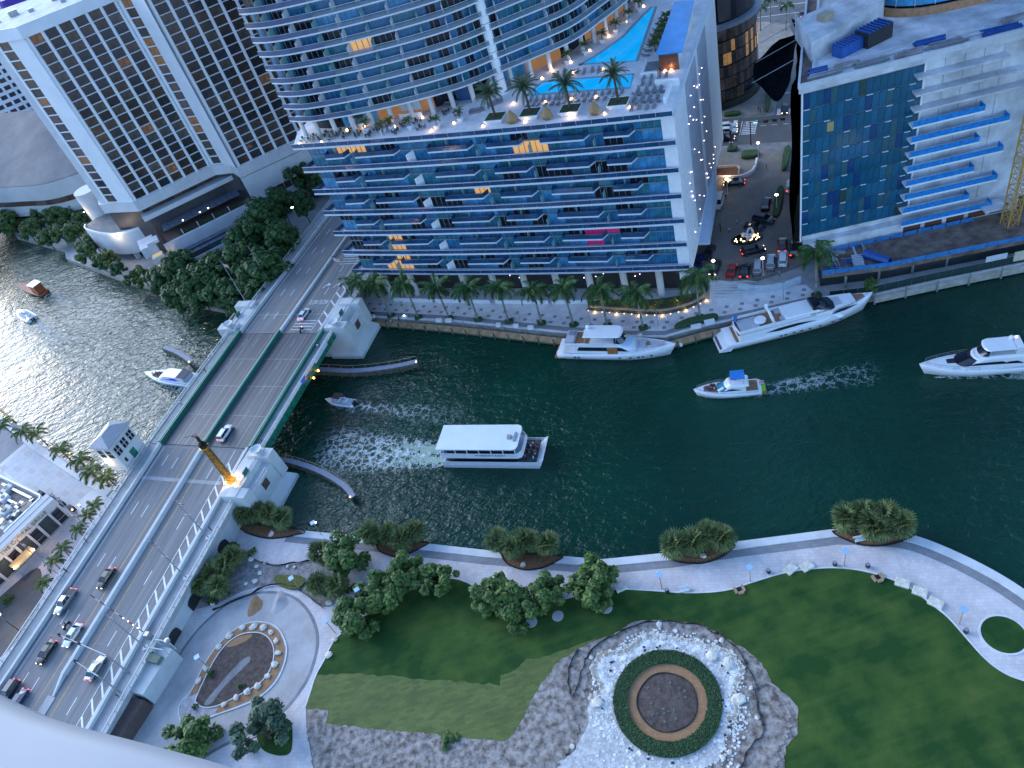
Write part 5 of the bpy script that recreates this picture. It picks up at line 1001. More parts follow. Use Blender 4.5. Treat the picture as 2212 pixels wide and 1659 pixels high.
# other blocks seen past the hotel's left edge
for x, y, w, d, h, lab, m_ in ((-188, 458, 70, 40, 62, 'white gridded office block in the far left distance', HW), (-150, 560, 80, 40, 58, 'dark gridded block behind the hotel roof', HW2)):
    f = frame('distant_block', lab, 'building', (x, y, 0)); b = MB(); b.obox((x, y, 0), (w, d, h), .25); b.build('wall', m_, f)
    wm = MB().box(0, 3.0, -.06, .1, 0, 2.0).mesh('window', BRG[0]); ca, sa = math.cos(.25), math.sin(.25)
    for i in range(int(w / 4.2)):
        for j in range(int(h / 3.6)):
            X, Y = -w / 2 + .6 + i * 4.2, -d / 2; inst('window', wm, f, (X * ca - Y * sa, X * sa + Y * ca, 2 + j * 3.6), .25)
o = MB().lathe([(7, 0), (7, 96), (.01, 97)], (0, 0, 0), 24).build('purple_drum', mat('purple_banner', (.06, .02, .3), .5, var=.2, scale=.1)); o.location = (-158, 425, -34); tag(o, 'dark purple cylinder at the very top left corner of the picture', 'building')
# ================================================================ building site, right
RA = Vector((72.7, 135.3, 0)); rd = Vector((.98156, -.19115, 0)); rn = Vector((-rd.y, rd.x, 0)) * -1     # along the face, out towards the river
def RW(a, o, z=0.0): p = RA + rd * a + (rn * o if o > 0 else Vector((.504, .864, 0)) * -o); return Vector((p.x, p.y, z))
site = frame('tower_under_construction', 'unfinished concrete tower with blue glass panels and long balconies at the right', 'building', tuple(RA))
RZT = 45.3; SITEC = mat('raw_concrete', (.36, .365, .38), .85, c2=(.64, .65, .68), scale=.22, bump=.08, detail=8)
GP = [mat('site_glass_%d' % i, c, .12, var=.25, scale=.4, spec=1.0) for i, c in enumerate([(.008, .085, .15), (.012, .105, .19), (.03, .1, .13), (.01, .05, .15), (.03, .06, .055)])]
def rb(a0, a1, o0, o1, z0, z1, m, nm, parent=None):
    q = [RW(a0, o0), RW(a1, o0), RW(a1, o1), RW(a0, o1)]; return MB().prism(q, z0, z1, 0, 0, True).build(nm, m, parent or site, off=site['base'])
rb(.3, 62, -45, -.35, 7.5, RZT - .6, SITEC, 'concrete_frame')
rs = random.Random(31); npn = 17; pw = 23.0 / npn
pm = [MB().box(.03, pw - .03, 0, .12, .06, 3.34).mesh('glass_panel', g) for g in GP]
ang = math.atan2(rd.y, rd.x)
for f in range(10):
    for k in range(npn):
        a = RW(k * pw + .1, -.12, 9.6 + f * 3.4 + .05) - RA; inst('glass_panel', rs.choices(pm, (6, 4, 2, 1.6, .12))[0], site, tuple(a), ang)
    for k in range(0, npn, 3):
        if rs.random() < .8: rb(k * pw + .3, k * pw + 1.5, .0, .1, 9.55 + f * 3.4, 9.68 + f * 3.4, WHITE, 'anchor_plate')
rb(5.0, 6.3, .02, .12, 34.4, 36.4, mat('tan_patch', (.4, .3, .12), .7), 'boarded_panel')
rb(-.25, .08, -.6, .35, 8.6, RZT - .3, WHITE, 'corner_trim'); rb(23.0, 23.35, -.4, .3, 9.5, RZT - .3, WHITE, 'trim_line')
for k in range(5): rb(23.4 + k * 3.6, 26.9 + k * 3.6, -.5, -.12, 9.5, RZT - .5, SITEC, 'wall_panel')
TARP = mat('blue_tarp', (.005, .2, .55), .5, var=.25, scale=1.5)
for j in range(11):
    z = 9.6 + j * 3.4; L = 40.2 if j % 2 == 0 else 35; zb = z - 1.8
    if j >= 8: L = (44, 41, 38)[j - 8]
    a0 = 21.2
    rb(a0, L, -.3, 2.2, zb, zb + .42, WHITE if j < 8 else SITEC, 'site_balcony')
    if j < 8:
        rb(a0 + .1, L - .1, 2.1, 2.2, zb + .42, zb + 1.55, TARP, 'balcony_tarp'); rb(L - .1, L, 0, 2.1, zb + .42, zb + 1.5, TARP, 'balcony_tarp')
# roof deck
rb(-1.0, 66, -46, 1.0, RZT - .9, RZT, SITEC, 'roof_slab')
PARW = mat('roof_white', (.5, .52, .55), .7, var=.12, scale=.5)
rb(-1.0, 66, .55, 1.05, RZT, RZT + 1.0, PARW, 'roof_parapet'); rb(-1.05, -.6, -46, .5, RZT, RZT + 1.0, PARW, 'roof_parapet')
WK = mat('dirty_deck', (.2, .17, .17), .9, c2=(.4, .39, .4), scale=.4)
rb(-.5, 64, -.9, .5, RZT + .01, RZT + .08, WK, 'roof_walkway'); rb(1.6, 2.2, -44, -2, RZT, RZT + .5, PARW, 'roof_kerb'); rb(-.5, 1.6, -44, -1, RZT + .01, RZT + .06, mat('brown_deck', (.17, .12, .1), .9, var=.3, scale=.6), 'roof_walkway')
f = frame('roof_plant_room', 'raw concrete plant room with railings on the roof of the unfinished tower', 'building', tuple(P(1770, 130, RZT)))
pr = [P(*q, RZT) for q in ((1752, 137), (1818, 101), (1836, 98), (1765, 60), (1756, 62))]
MB().prism([Vector((78.9, 143.4, 0)), Vector((87, 145.6, 0)), Vector((98.6, 150.4, 0)), Vector((96, 158, 0)), Vector((82, 156, 0))], RZT, RZT + 4.2).build('wall', SITEC, f)
b = MB()
for p, q in ((Vector((87, 145.6, 0)), Vector((98.6, 150.4, 0))), (Vector((98.6, 150.4, 0)), Vector((96, 158, 0))), (Vector((78.9, 143.4, 0)), Vector((82, 156, 0)))):
    for z in (4.7, 5.3): b.tube((p.x, p.y, RZT + z), (q.x, q.y, RZT + z), .04, .04, 4)
    for k in range(7): c = p.lerp(q, k / 6); b.tube((c.x, c.y, RZT + 4.2), (c.x, c.y, RZT + 5.35), .04, .04, 4)
b.build('railing', OFFWHITE, f); MB().obox((86, 151, RZT + 4.2), (2.6, 2.2, 1.3), .3).build('box', mat('tan_box', (.35, .28, .2), .7), f)
BLUEM = mat('blue_steel', (.015, .08, .3), .4, var=.2, scale=1)
for (x, y), (w, d, h), lab in (((86.2, 142.6), (5.6, 2.6, 2.2), 'ribbed blue steel container lying on the tower roof edge'), ((92.2, 143.4), (6.4, 3.6, 3.0), 'blue topped steel formwork crate beside the plant room')):
    f = frame('steel_crate', lab, 'container', (x, y, RZT)); MB().obox((x, y, RZT), (w, d, h), .25).build('body', BLUEM if 'ribbed' in lab else DARKM, f)
    for k in range(7): q = Vector((x, y, 0)) + Vector((math.cos(.25), math.sin(.25), 0)) * (-w / 2 + .4 + k * (w - .8) / 6); MB().obox((q.x, q.y, RZT + h), (.35, d + .1, .25), .25).build('rib', BLUEM, f)
for k, (a, o, l, c) in enumerate([(4, -2.4, 6.5, STEEL), (3, -4.6, 4, BLUEM), (8, -4.2, 5, WK), (13, -2.6, 7, STEEL), (17, -5.0, 5, PARW), (20, -2.2, 6, WK), (24, -5.4, 6, BLUEM), (27, -2.6, 8, STEEL), (32, -4.2, 6, PARW), (37, -2.8, 8, BLUEM), (40, -6, 6, WK)]):
    f = frame('scaffold_bundle', 'bundle of grey scaffold planks lying along the roof edge', 'planks', tuple(RW(a, o, RZT)), 'scaffold bundles on the roof'); rs2 = random.Random(k)
    for j in range(6): q = RW(a + rs2.uniform(-.4, .4), o - .9 + j * .36, RZT + .1); MB().obox(q, (l * rs2.uniform(.7, 1), .26, .15 + .5 * rs2.random()), ang + rs2.uniform(-.05, .05)).build('plank', c, f)
# upper shaft, curved glass
up = frame('upper_shaft', 'round cornered blue glass shaft rising from the roof of the unfinished tower', 'building', (106, 152, RZT))
arc = sm([Vector(p) for p in ((101.5, 175, 0), (98.5, 163, 0), (99.4, 153, 0), (103.5, 147.5, 0), (110, 144.5, 0), (120, 142.3, 0), (140, 138, 0), (165, 133, 0))], 5)
def lo(d): return offset(arc, d)
MB().prism(lo(2.5) + [Vector((165, 175, 0))], RZT, 170).build('core', GDARK, up)
MB().wall(lo(.2), .5, RZT, RZT + 1.6).build('orange_band', mat('ply_orange', (.4, .2, .1), .8, var=.2), up)
for k in range(9): MB().wall(lo(-.4), 3.0, RZT + 5.0 + k * 3.6, RZT + 5.4 + k * 3.6).build('slab_edge', WHITE, up)
ap = lo(1.2)
for k in range(8):
    for i in range(0, len(ap) - 2, 2):
        z = RZT + 1.8 + k * 3.6; a, c = ap[i], ap[i + 2]; MB().add([(a.x, a.y, z), (c.x, c.y, z), (c.x, c.y, z + 3.1), (a.x, a.y, z + 3.1)], [(0, 1, 2, 3)]).build('glass_panel', GP[(i * 3 + k) % 3] if k else GBLUE2, up)
for i in range(0, len(ap), 3): MB().tube((ap[i].x, ap[i].y, RZT + 1.6), (ap[i].x, ap[i].y, RZT + 5), .07, .07, 4).build('post', OFFWHITE, up)
# black debris net
NETM = mat('black_debris_net', (.007, .009, .012), 1, var=.4, scale=.8, spec=0)
net = frame('debris_net', 'black debris net draped down the side of the unfinished tower over the street', 'net', tuple(EW(108, 28)))
nu, nz_ = 14, 22; b = MB(); vs = []
for j in range(nz_ + 1):
    z = 1.6 + (RZT - 3 - 1.6) * j / nz_
    for i in range(nu + 1):
        v = 16.2 + i * 2.9; bulge = .35 * math.sin(i * 1.9 + j * .35) + .5 * math.sin(j * .5 + i * .7); q = EW(109.3 + bulge * .6, v, z); vs.append(q)
b.add(vs, [(j * (nu + 1) + i, j * (nu + 1) + i + 1, (j + 1) * (nu + 1) + i + 1, (j + 1) * (nu + 1) + i) for j in range(nz_) for i in range(nu)]); b.build('side_sheet', NETM, net, smooth=True)
b = MB(); vs = []; nu, nv = 16, 8
for i in range(nu + 1):
    t = i / nu; v = 26 + t * 36; reach = 8.5 * math.sin(math.pi * min(1, t * 1.15 + .12)) ** .6 if t < .95 else 2
    for j in range(nv + 1):
        s_ = j / nv; vs.append(EW(108.6 - reach * s_, v - 1.5 * s_, 41.5 - 3.2 * math.sin(math.pi * s_) - 1.5 * s_ + .5 * math.sin(i * 1.3)))
b.add(vs, [(i * (nv + 1) + j, i * (nv + 1) + j + 1, (i + 1) * (nv + 1) + j + 1, (i + 1) * (nv + 1) + j) for i in range(nu) for j in range(nv)]); b.build('catch_sheet', NETM, net, smooth=True)
for v in (30, 40, 50, 58): MB().tube(EW(109, v, 44), EW(100.5, v - 1, 40.3), .08, .08, 4).build('outrigger', STEEL, net)
# podium deck with site clutter
pod = frame('site_podium', 'construction deck with brown ply floor and blue tarp edge above the seawall', 'building', (90, 122, 0)); PLY = mat('brown_ply', (.09, .055, .04), .85, c2=(.2, .15, .12), scale=.5, detail=8)
deck = [Vector((72.6, 125.4, 0)), Vector((85.6, 120.8, 0)), Vector((111.5, 115, 0)), Vector((140, 109, 0)), Vector((142, 124, 0)), Vector((112, 127.2, 0)), Vector((78, 133.8, 0)), Vector((75, 131.5, 0))]
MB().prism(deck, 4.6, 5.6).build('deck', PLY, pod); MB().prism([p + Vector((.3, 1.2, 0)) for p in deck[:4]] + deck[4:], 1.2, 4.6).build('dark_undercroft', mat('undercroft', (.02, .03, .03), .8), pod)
for p, q in zip(deck[:3], deck[1:4]):
    L = (q - p).length; n = max(2, int(L / 2.4))
    for k in range(n):
        a, c = p.lerp(q, k / n), p.lerp(q, (k + .96) / n); MB().wall([Vector((a.x, a.y, 0)), Vector((c.x, c.y, 0))], .08, 5.6, 6.75).build('edge_tarp', mat('blue_edge_tarp', (.03, .17, .42), .5, var=.25, scale=1) if k == 0 and p is deck[0] else bpy.data.materials['blue_edge_tarp'], pod)
for a in range(0, 36, 3): rb(a + 1, a + 3.7, 2.4, 2.5, 5.6, 6.6, bpy.data.materials['blue_edge_tarp'], 'edge_tarp', pod).location = site.location - pod.location
rb(.5, 46, -.3, 1.6, 5.6, 8.4, SITEC, 'podium_wall')
for k in range(5): rb(22 + k * 4.6, 25.6 + k * 4.6, 1.6, 1.7, 5.9, 7.9, mat('rust_opening', (.1, .035, .02), .8) if k == 0 else bpy.data.materials['rust_opening'], 'dark_opening')
rb(38, 42.5, .5, 4.2, 8.2, 8.7, SITEC, 'loading_platform')
for k in range(9):
    p = Vector((77 + k * 7, 123.4 - k * 1.35, 0)); MB().box(p.x - .2, p.x + .2, p.y - .2, p.y + .2, 1, 4.7).build('prop', CONCD, pod)
o = MB().tube((-3, 0, .9), (3, 0, .9), .9, .9, 18, cap=False).build('blue_pipe', BLUEM, smooth=True); o.location = (84.4, 124.0, 5.6); o.rotation_euler = (0, 0, -1.1); tag(o, 'large blue steel pipe lying on the construction deck', 'pipe')
f = frame('slatted_crate', 'pale slatted trench box beside the blue pipe on the construction deck', 'crate', (80.9, 125.3, 5.6))
for k in range(8): MB().obox((80.9 + (k - 3.5) * .23, 125.3 + (k - 3.5) * .55, 5.7), (2.2, .3, .5), -.4).build('slat', PARW, f)
MB().obox((80.9, 125.3, 5.6), (2.0, 4.4, .15), -.4).build('base', STEEL, f)
rs3 = random.Random(8)
for k in range(16):
    f = frame('site_planks', 'loose stack of boards on the construction deck', 'planks', (76 + rs3.uniform(0, 9), 126 + rs3.uniform(-1.5, 4.5), 5.6), 'board stacks on the construction deck'); q = f.location; a = rs3.choice((-.4, -.35, 1.2)) + rs3.uniform(-.1, .1); m_ = rs3.choice((STEEL, PARW, WK, BLUEM))
    for j in range(4): MB().obox((q.x + rs3.uniform(-.3, .3), q.y + j * .3, 5.6), (rs3.uniform(1.5, 3.5), .22, rs3.uniform(.1, .5)), a).build('board', m_, f)
# tower crane mast
cr = frame('crane_mast', 'yellow lattice tower crane mast rising at the right edge', 'crane', (112.6, 121.2, 5)); YEL = mat('crane_yellow', (.45, .25, .05), .5, var=.1)
c = Vector((112.9, 120.9, 0)); w = 1.15; cor_ = [Vector((x, y, 0)) for x, y in ((-w, -w), (w, -w), (w, w), (-w, w))]
for k in cor_: MB().tube((c.x + k.x, c.y + k.y, 5), (c.x + k.x, c.y + k.y, 60), .16, .16, 5).build('chord', YEL, cr)
for s_ in range(22):
    z = 5 + s_ * 2.5; b = MB()
    for i in range(4):
        p, q = cor_[i], cor_[(i + 1) % 4]; b.tube((c.x + p.x, c.y + p.y, z), (c.x + q.x, c.y + q.y, z + (2.5 if s_ % 2 else 2.5)), .08, .08, 4); b.tube((c.x + p.x, c.y + p.y, z + 2.5), (c.x + q.x, c.y + q.y, z + 2.5), .07, .07, 4)
        b.tube((c.x + q.x, c.y + q.y, z), (c.x + p.x, c.y + p.y, z + 2.5), .06, .06, 4)
    b.build('lattice_section', YEL, cr)
# site seawall walk with green hoarding
WLK = mat('weathered_dock', (.3, .27, .22), .85, c2=(.42, .4, .36), scale=.6)
sl = [Vector((80.2, 117.0, 0)), Vector((91.2, 115, 0)), Vector((109.9, 111.2, 0)), Vector((150, 103, 0))]
struct(MB().wall(sl, 1.7, .3, 1.75).build('site_dock', WLK))
hf = frame('green_hoarding', 'dark green site hoarding with white notices along the dock', 'fence', tuple(sl[0])); GRH = mat('green_hoarding', (.006, .03, .028), .7, var=.2)
hl = [Vector((72.5, 121.9, 0))] + offset(sl, 1.9)
for p, q in zip(hl, hl[1:]):
    n = max(1, int((q - p).length / 2.4))
    for k in range(n): a, c_ = p.lerp(q, k / n), p.lerp(q, (k + .97) / n); MB().wall([a, c_], .08, 1.6, 3.4).build('hoarding_panel', GRH, hf)
for k, (a, c_) in enumerate(((84, 118.7), (88, 117.9), (101, 115.3), (77, 121))): MB().obox((a, c_ - .25, 2.3), (1.2, .05, .7), -.2).build('notice', OFFWHITE, hf)
b = MB()
for p, q in zip(sl, sl[1:]): b.tube((p.x, p.y + .1, 2.7), (q.x, q.y + .1, 2.7), .06, .06, 4)
b.build('dock_rail', OFFWHITE, hf)
for k in range(12): t = k / 11; p = sl[0].lerp(sl[3], t) + Vector((0, .3 + 1.1 * math.sin(t * 3.14) * 0, 0)); MB().tube((p.x, p.y - .2, -2), (p.x, p.y - .2, 2.8), .22, .2, 7).build('dock_pile', CONCD, hf)
o = MB().obox((105.5, 114.2, 2.4), (4.2, .1, 2.4), -.2).build('white_board', PARW); tag(o, 'large white board leaning on the site fence near the right edge', 'board')
MB().obox((112, 112.6, 2.4), (6.5, .4, 2.2), -.2).build('board_stack', mat('cream', (.5, .45, .34), .7), hf)

# ================================================================ street block behind: motor court, streets, dark round office
MC = 2.5
struct(MB().prism([EW(*p) for p in ((86.8, 7.5), (92, 9.2), (96.6, 8.2), (101.2, 8.8), (106.9, 11.8), (113, 15.5), (113, 66), (86.8, 66))], 1.2, MC).build('motor_court', COURT))
struct(MB().prism([EW(*p) for p in ((-60, 66), (230, 66), (230, 260), (-60, 260))], 1.2, MC - .02).build('street_ground', CONCD))
struct(MB().prism([EW(*p) for p in ((40, 70.5), (230, 70.5), (230, 86.2), (40, 86.2))], 1.3, MC + .004).build('cross_street', ASPH))
struct(MB().prism([EW(*p) for p in ((100.4, 84), (121, 84), (121, 250), (100.6, 250))], 1.3, MC + .008).build('side_street', ASPH))
struct(MB().prism([EW(*p) for p in ((60, 152), (230, 152), (230, 186), (60, 186))], 1.3, MC + .012).build('far_street', ASPH))
mk = bpy.data.objects.new('street_markings', None); COL.objects.link(mk); mk.location = EW(0, 0, MC + .016); mk.rotation_euler = (0, 0, ERZ); struct(mk)
for k in range(8): MB().box(91.7 + k * .05, 95.3 + k * .05, 76.2 + k * 1.0, 76.7 + k * 1.0, 0, .004).build('crosswalk_bar', PAINTW, mk)
for a in (91.3, 95.5): MB().box(a, a + .22, 76, 84.2, .002, .006).build('crosswalk_edge', PAINTW, mk)
for k in range(7): MB().box(101 + k * 2.6, 102.1 + k * 2.6, 86.4, 89.6, 0, .004).build('crosswalk_bar', PAINTW, mk)
for v in (86.2, 89.8, 99.5): MB().box(100.8, 119, v, v + .25, .002, .006).build('stop_line', PAINTW, mk)
for k in range(7): MB().box(96.8 + k * 3.2, 98.4 + k * 3.2, 80.5, 80.7, 0, .004).build('lane_dash', PAINTW, mk)
MB().box(88.8, 90.0, 72, 85, 0, .004).build('stop_line', PAINTW, mk)
for v in (160, 168, 176): MB().box(70, 180, v, v + .3, .002, .006).build('lane_line', PAINTW, mk)
# round office
ro = frame('round_office', 'dark round glass office with warm lit floors across the street', 'building', tuple(EW(79.5, 105))); cen = EW(79.0, 106.5, 0); RR = 15.2
OG = [mat('office_glass_%d' % i, c, .1, var=.3, scale=.5, spec=.8) for i, c in enumerate([(.03, .025, .022), (.07, .05, .035), (.015, .017, .022), (.09, .06, .04)])]
OL = mat('lit_office', (.3, .15, .05), .3, var=.5, scale=.6, emit=(1, .5, .18), es=.05); OL2 = mat('bright_office', (.4, .25, .1), .3, var=.3, emit=(1, .62, .25), es=.18)
MB().lathe([(RR - .4, 2.5), (RR - .4, 60)], cen, 48).build('core', GDARK, ro)
rr_ = random.Random(14); n = 44; a0 = math.radians(-150)
for f in range(6):
    z = 5 + f * 3.7
    for k in range(n):
        w0 = a0 + k * 2 * math.pi / 72; w1 = w0 + 2 * math.pi / 72 * .95; m_ = rr_.choices(OG, (4, 3, 3, 2))[0]
        if f in (4,) and rr_.random() < .5 or f == 3 and rr_.random() < .35: m_ = OL
        if rr_.random() < .02: m_ = OL2
        h = 3.45 if f % 2 else 3.3
        MB().add([(cen.x + RR * math.cos(w0), cen.y + RR * math.sin(w0), z), (cen.x + RR * math.cos(w1), cen.y + RR * math.sin(w1), z), (cen.x + RR * math.cos(w1), cen.y + RR * math.sin(w1), z + h), (cen.x + RR * math.cos(w0), cen.y + RR * math.sin(w0), z + h)], [(0, 1, 2, 3)]).build('office_pane', m_, ro)
MB().lathe([(RR + .6, 2.5), (RR + .6, 4.8), (RR - .3, 4.9)], cen, 48).build('base_band', DARKM, ro)
MB().lathe([(RR + .3, 26.8), (RR + 1.2, 27.0), (RR + 1.2, 28.2), (RR - 2.5, 28.4)], cen, 48).build('ledge', mat('ledge_blue', (.16, .2, .26), .5), ro)
for f in range(3):
    for k in range(26):
        w0 = a0 + .2 + k * 2 * math.pi / 56; w1 = w0 + 2 * math.pi / 56 * .95; z = 28.6 + f * 3.7; r_ = RR - 3
        MB().add([(cen.x + r_ * math.cos(w0), cen.y + r_ * math.sin(w0), z), (cen.x + r_ * math.cos(w1), cen.y + r_ * math.sin(w1), z), (cen.x + r_ * math.cos(w1), cen.y + r_ * math.sin(w1), z + 3.4), (cen.x + r_ * math.cos(w0), cen.y + r_ * math.sin(w0), z + 3.4)], [(0, 1, 2, 3)]).build('office_pane', OL if rr_.random() < .12 else rr_.choice(OG), ro)
MB().lathe([(RR - 2.6, 39.5), (RR - 2, 40), (.01, 40.2)], cen, 40).build('green_roof', mat('green_roof', (.01, .07, .06), .7), ro)
# pavement corner, hedges
struct(MB().prism(sm([EW(*p) for p in ((86, 86.4), (92, 87.0), (97.5, 87.4), (99.6, 89.5), (100.2, 94), (100.3, 105), (100.3, 150), (70, 150), (66, 87))], 4, True), 1.4, MC + .13).build('pavement', mat('brown_pavement', (.19, .17, .15), .8, c2=(.28, .25, .22), scale=.3)))
def hedge(pts, z, h, lab, name='hedge'):
    o = MB(); c = sum(pts, Vector()) / len(pts); n = len(pts); rgx = random.Random(len(lab)); l = sm(pts, 4, True)
    o.loft([[(p.x, p.y, z) for p in l], [(p.x, p.y, z + h * .8) for p in l], [((c + (p - c) * .82).x + rgx.uniform(-.1, .1), (c + (p - c) * .82).y, z + h + rgx.uniform(-.1, .1)) for p in l]]); o = o.build(name, HEDGE); tag(o, lab, 'hedge'); return o
hedge([EW(*p) for p in ((97.4, 89.5), (98.6, 90), (98.8, 104), (97.2, 104))], MC + .1, 1.0, 'clipped hedge along the kerb of the side street'); hedge([EW(*p) for p in ((86, 83.4 + 4), (90, 87.6), (90, 89.4), (86, 89))], MC + .1, .9, 'clipped hedge at the corner below the round office')
hedge([EW(*p) for p in ((93.5, 62.5), (97.4, 62.5), (97.6, 65.5), (93.6, 65.6))], MC, 1.1, 'dense hedge behind the curved ramp wall'); hedge([EW(*p) for p in ((103.9, 34.6), (105.5, 34.6), (105.8, 45.5), (104.2, 46))], MC, 1.0, 'narrow hedge island in the motor court'); hedge([EW(*p) for p in ((104.4, 56), (105.8, 56), (106.2, 66), (104.6, 66))], MC, 1.0, 'narrow planted island at the court entrance')
hedge([EW(*p) for p in ((89, 67), (91.5, 67), (91.5, 69), (89, 69))], MC, .8, 'small round bed below the traffic light')
rw = frame('ramp_wall', 'curved white wall with planting at the top of the motor court', 'wall', tuple(EW(90, 53, MC))); MB().wall(sm([EW(*p) for p in ((86.9, 52.7), (91, 52.1), (94.7, 52.4), (97, 54.5), (97.8, 57.5), (97.9, 61))], 6), .5, MC, MC + 1.1).build('wall', WHITE, rw)
MB().wall(sm([EW(*p) for p in ((87, 58), (92, 58), (93.2, 57), (93.2, 55))], 5), .3, MC, MC + .9).build('inner_wall', mat('cream_wall', (.5, .47, .4), .7), rw); MB().prism([EW(*p) for p in ((87, 55), (92.9, 55), (92.9, 57.8), (87, 57.8))], MC, MC + .3).build('soil', MULCH, rw)
q = EW(90.6, 51.9, MC + 1.2); MB().lathe([(.01, .2), (.25, .1), (.01, 0)], q, 8).build('wall_lamp', BULB, rw); glow((q.x, q.y, q.z + .6), (1, .62, .3), 120)
# traffic signal
ts = frame('traffic_light', 'black traffic signal arm with green light over the street', 'traffic light', tuple(EW(95.2, 70, MC))); q = EW(95.2, 70, MC); MB().tube(q, q + Vector((0, 0, 7)), .18, .14, 7).build('pole', DARKM, ts); e2 = EW(104.5, 70.5, MC + 7.2); MB().tube(q + Vector((0, 0, 6.9)), e2, .12, .09, 6).build('arm', DARKM, ts)
for k in (.45, .7, .93): p = (q + Vector((0, 0, 6.9))).lerp(e2, k); MB().obox(p + Vector((0, 0, -.6)), (1.2, .4, .75), ERZ).build('signal_head', DARKM, ts)
p = (q + Vector((0, 0, 6.9))).lerp(e2, .15); MB().obox(p + Vector((0, 0, -.3)), (1.0, .1, .35), ERZ).build('street_sign', mat('lit_green_sign', (.05, .5, .25), .4, var=0, emit=(.2, .9, .5), es=1.2), ts)
t2 = frame('traffic_light', 'black signal post standing by the small bed left of the crossing', 'traffic light', tuple(EW(90, 68, MC))); q = EW(90, 68, MC); MB().tube(q, q + Vector((0, 0, 6)), .16, .12, 7).build('pole', DARKM, t2); MB().obox(q + Vector((0, 0, 4.6)), (.6, .5, 1.3), ERZ).build('signal_head', DARKM, t2); MB().obox(q + Vector((.2, 0, 2.6)), (.5, .4, .8), ERZ).build('signal_head', DARKM, t2)
# oval fountain bed with knot sculpture
ov = thing('oval_bed', 'dark oval bed full of candle lights round a white knot sculpture', 'fountain', EW(98.6, 24.6, MC), ERZ + .35); el = [(3.9 * math.cos(a), 2.3 * math.sin(a)) for a in [i * .2094 for i in range(30)]]
MB().prism(el, 0, .35).build('rim', DARKM, ov); MB().prism([(x * .93, y * .9) for x, y in el], .35, .42).build('black_water', mat('black_pool', (.004, .005, .007), .1, var=0), ov)
cm = MB().lathe([(.01, .22), (.13, .12), (.13, 0)], (0, 0, 0), 7).mesh('candle', BULB)
for k in range(26): a, r_ = rl.uniform(0, 6.28), math.sqrt(rl.uniform(.12, .8)); inst('candle', cm, ov, (3.6 * r_ * math.cos(a), 2.0 * r_ * math.sin(a), .42))
b = MB(); kp = [Vector((.62 * math.sin(t) + 1.05 * math.sin(2 * t) * .8 + .3, .62 * math.cos(t) - .95 * math.cos(2 * t) * .8, 1.1 - .75 * math.sin(3 * t) + (.7 if math.sin(t) > .4 else 0))) for t in [i * 2 * math.pi / 36 for i in range(37)]]
b.path(kp, .3, 8); b.build('sculpture', WHITE, ov, smooth=True); MB().lathe([(.8, .4), (.8, .55), (.01, .56)], (.3, 0, 0), 14).build('plinth', DARKM, ov)
# lamp posts and bollards
def post(q, h, lab, grp, lit=True, m=OFFWHITE):
    t = frame('lamp_post', lab, 'street lamp', tuple(q), grp); MB().tube(q, q + Vector((0, 0, h)), .09, .07, 6).build('pole', m, t); MB().lathe([(.01, .25), (.35, .2), (.42, .05), (.3, -.05), (.01, -.06)], q + Vector((0, 0, h)), 10).build('lamp_head', BULBW if lit else WHITE, t); MB().lathe([(.25, 0), (.22, .2), (.01, .22)], q, 8).build('base', m, t); return t
for u, v, lab in ((92.6, 9.9, 'white lamp post on the left of the parked car row'), (103.6, 10.6, 'white lamp post between the parked silver cars'), (104.7, 36.5, 'white lamp post standing in the hedge island'), (91.6, 45.0, 'lamp post beside the white van'), (97.9, 62.5, 'lamp post at the top of the curved ramp wall')):
    post(EW(u, v, MC), 4.6, lab, 'lamp posts of the motor court')
bol = MB().tube((0, 0, 0), (0, 0, .9), .09, .09, 7).mesh('bollard', DARKM)
for k in range(13):
    t = k / 12; u = 91 + t * 18; v = 8.9 - 1.0 * math.sin(t * 2.2) * (1 - t) + 4.2 * max(0, t - .45) ** 1.3 * 2.2; o = inst('bollard', bol, None, EW(u, v, MC)); tag(o, 'slim dark bollard in the arc below the parked cars', 'bollard', 'bollards along the motor court')
# steps and low wall down to the promenade
stp = frame('court_steps', 'wide flight of pale stone steps from the motor court to the promenade', 'steps', tuple(EW(96, 4, 1.5)))
for k in range(7): MB().prism([EW(91.5 + k * .1, 8.0 - k * .85 + .85), EW(98.5 - k * .2, 8.0 - k * .85 + .85), EW(102.6 - k * .4, 8.0 - k * .75 - .6 + .85), EW(91.8 + k * .1, 8.0 - k * .85)], 1.4, MC - .14 * (k + 1) + .02 * 0 + .003 * k).build('step', OFFWHITE, stp)
ew = frame('lettered_wall', 'pale curved retaining wall with raised letters above the promenade', 'wall', tuple(EW(105, 6.5, 1.5))); wl = sm([EW(*p) for p in ((98.3, 6.0), (103, 5.2), (108, 6.2), (112, 8.6))], 5); MB().wall(wl, .5, 1.4, MC + .75).build('wall', mat('pale_blue_wall', (.5, .56, .6), .6, var=.06), ew)
q = wl[4]; dd_ = (wl[5] - wl[4]); text('EPIC', .75, STEEL, 'wall_lettering', ew, Matrix.Translation(Vector((q.x, q.y, 2.35)) - Vector(ew['base']) + Vector((-.515, -.857, 0)) * .06) @ Matrix.Rotation(math.atan2(dd_.y, dd_.x), 4, 'Z') @ Matrix.Rotation(R(90), 4, 'X'), .02, 1.25)
b = MB(); b.path([Vector((p.x, p.y, MC + 1.5)) for p in wl], .04, 4)
for p in wl[::2]: b.tube((p.x, p.y, MC + .7), (p.x, p.y, MC + 1.5), .03, .03, 4)
b.build('handrail', STEEL, ew)
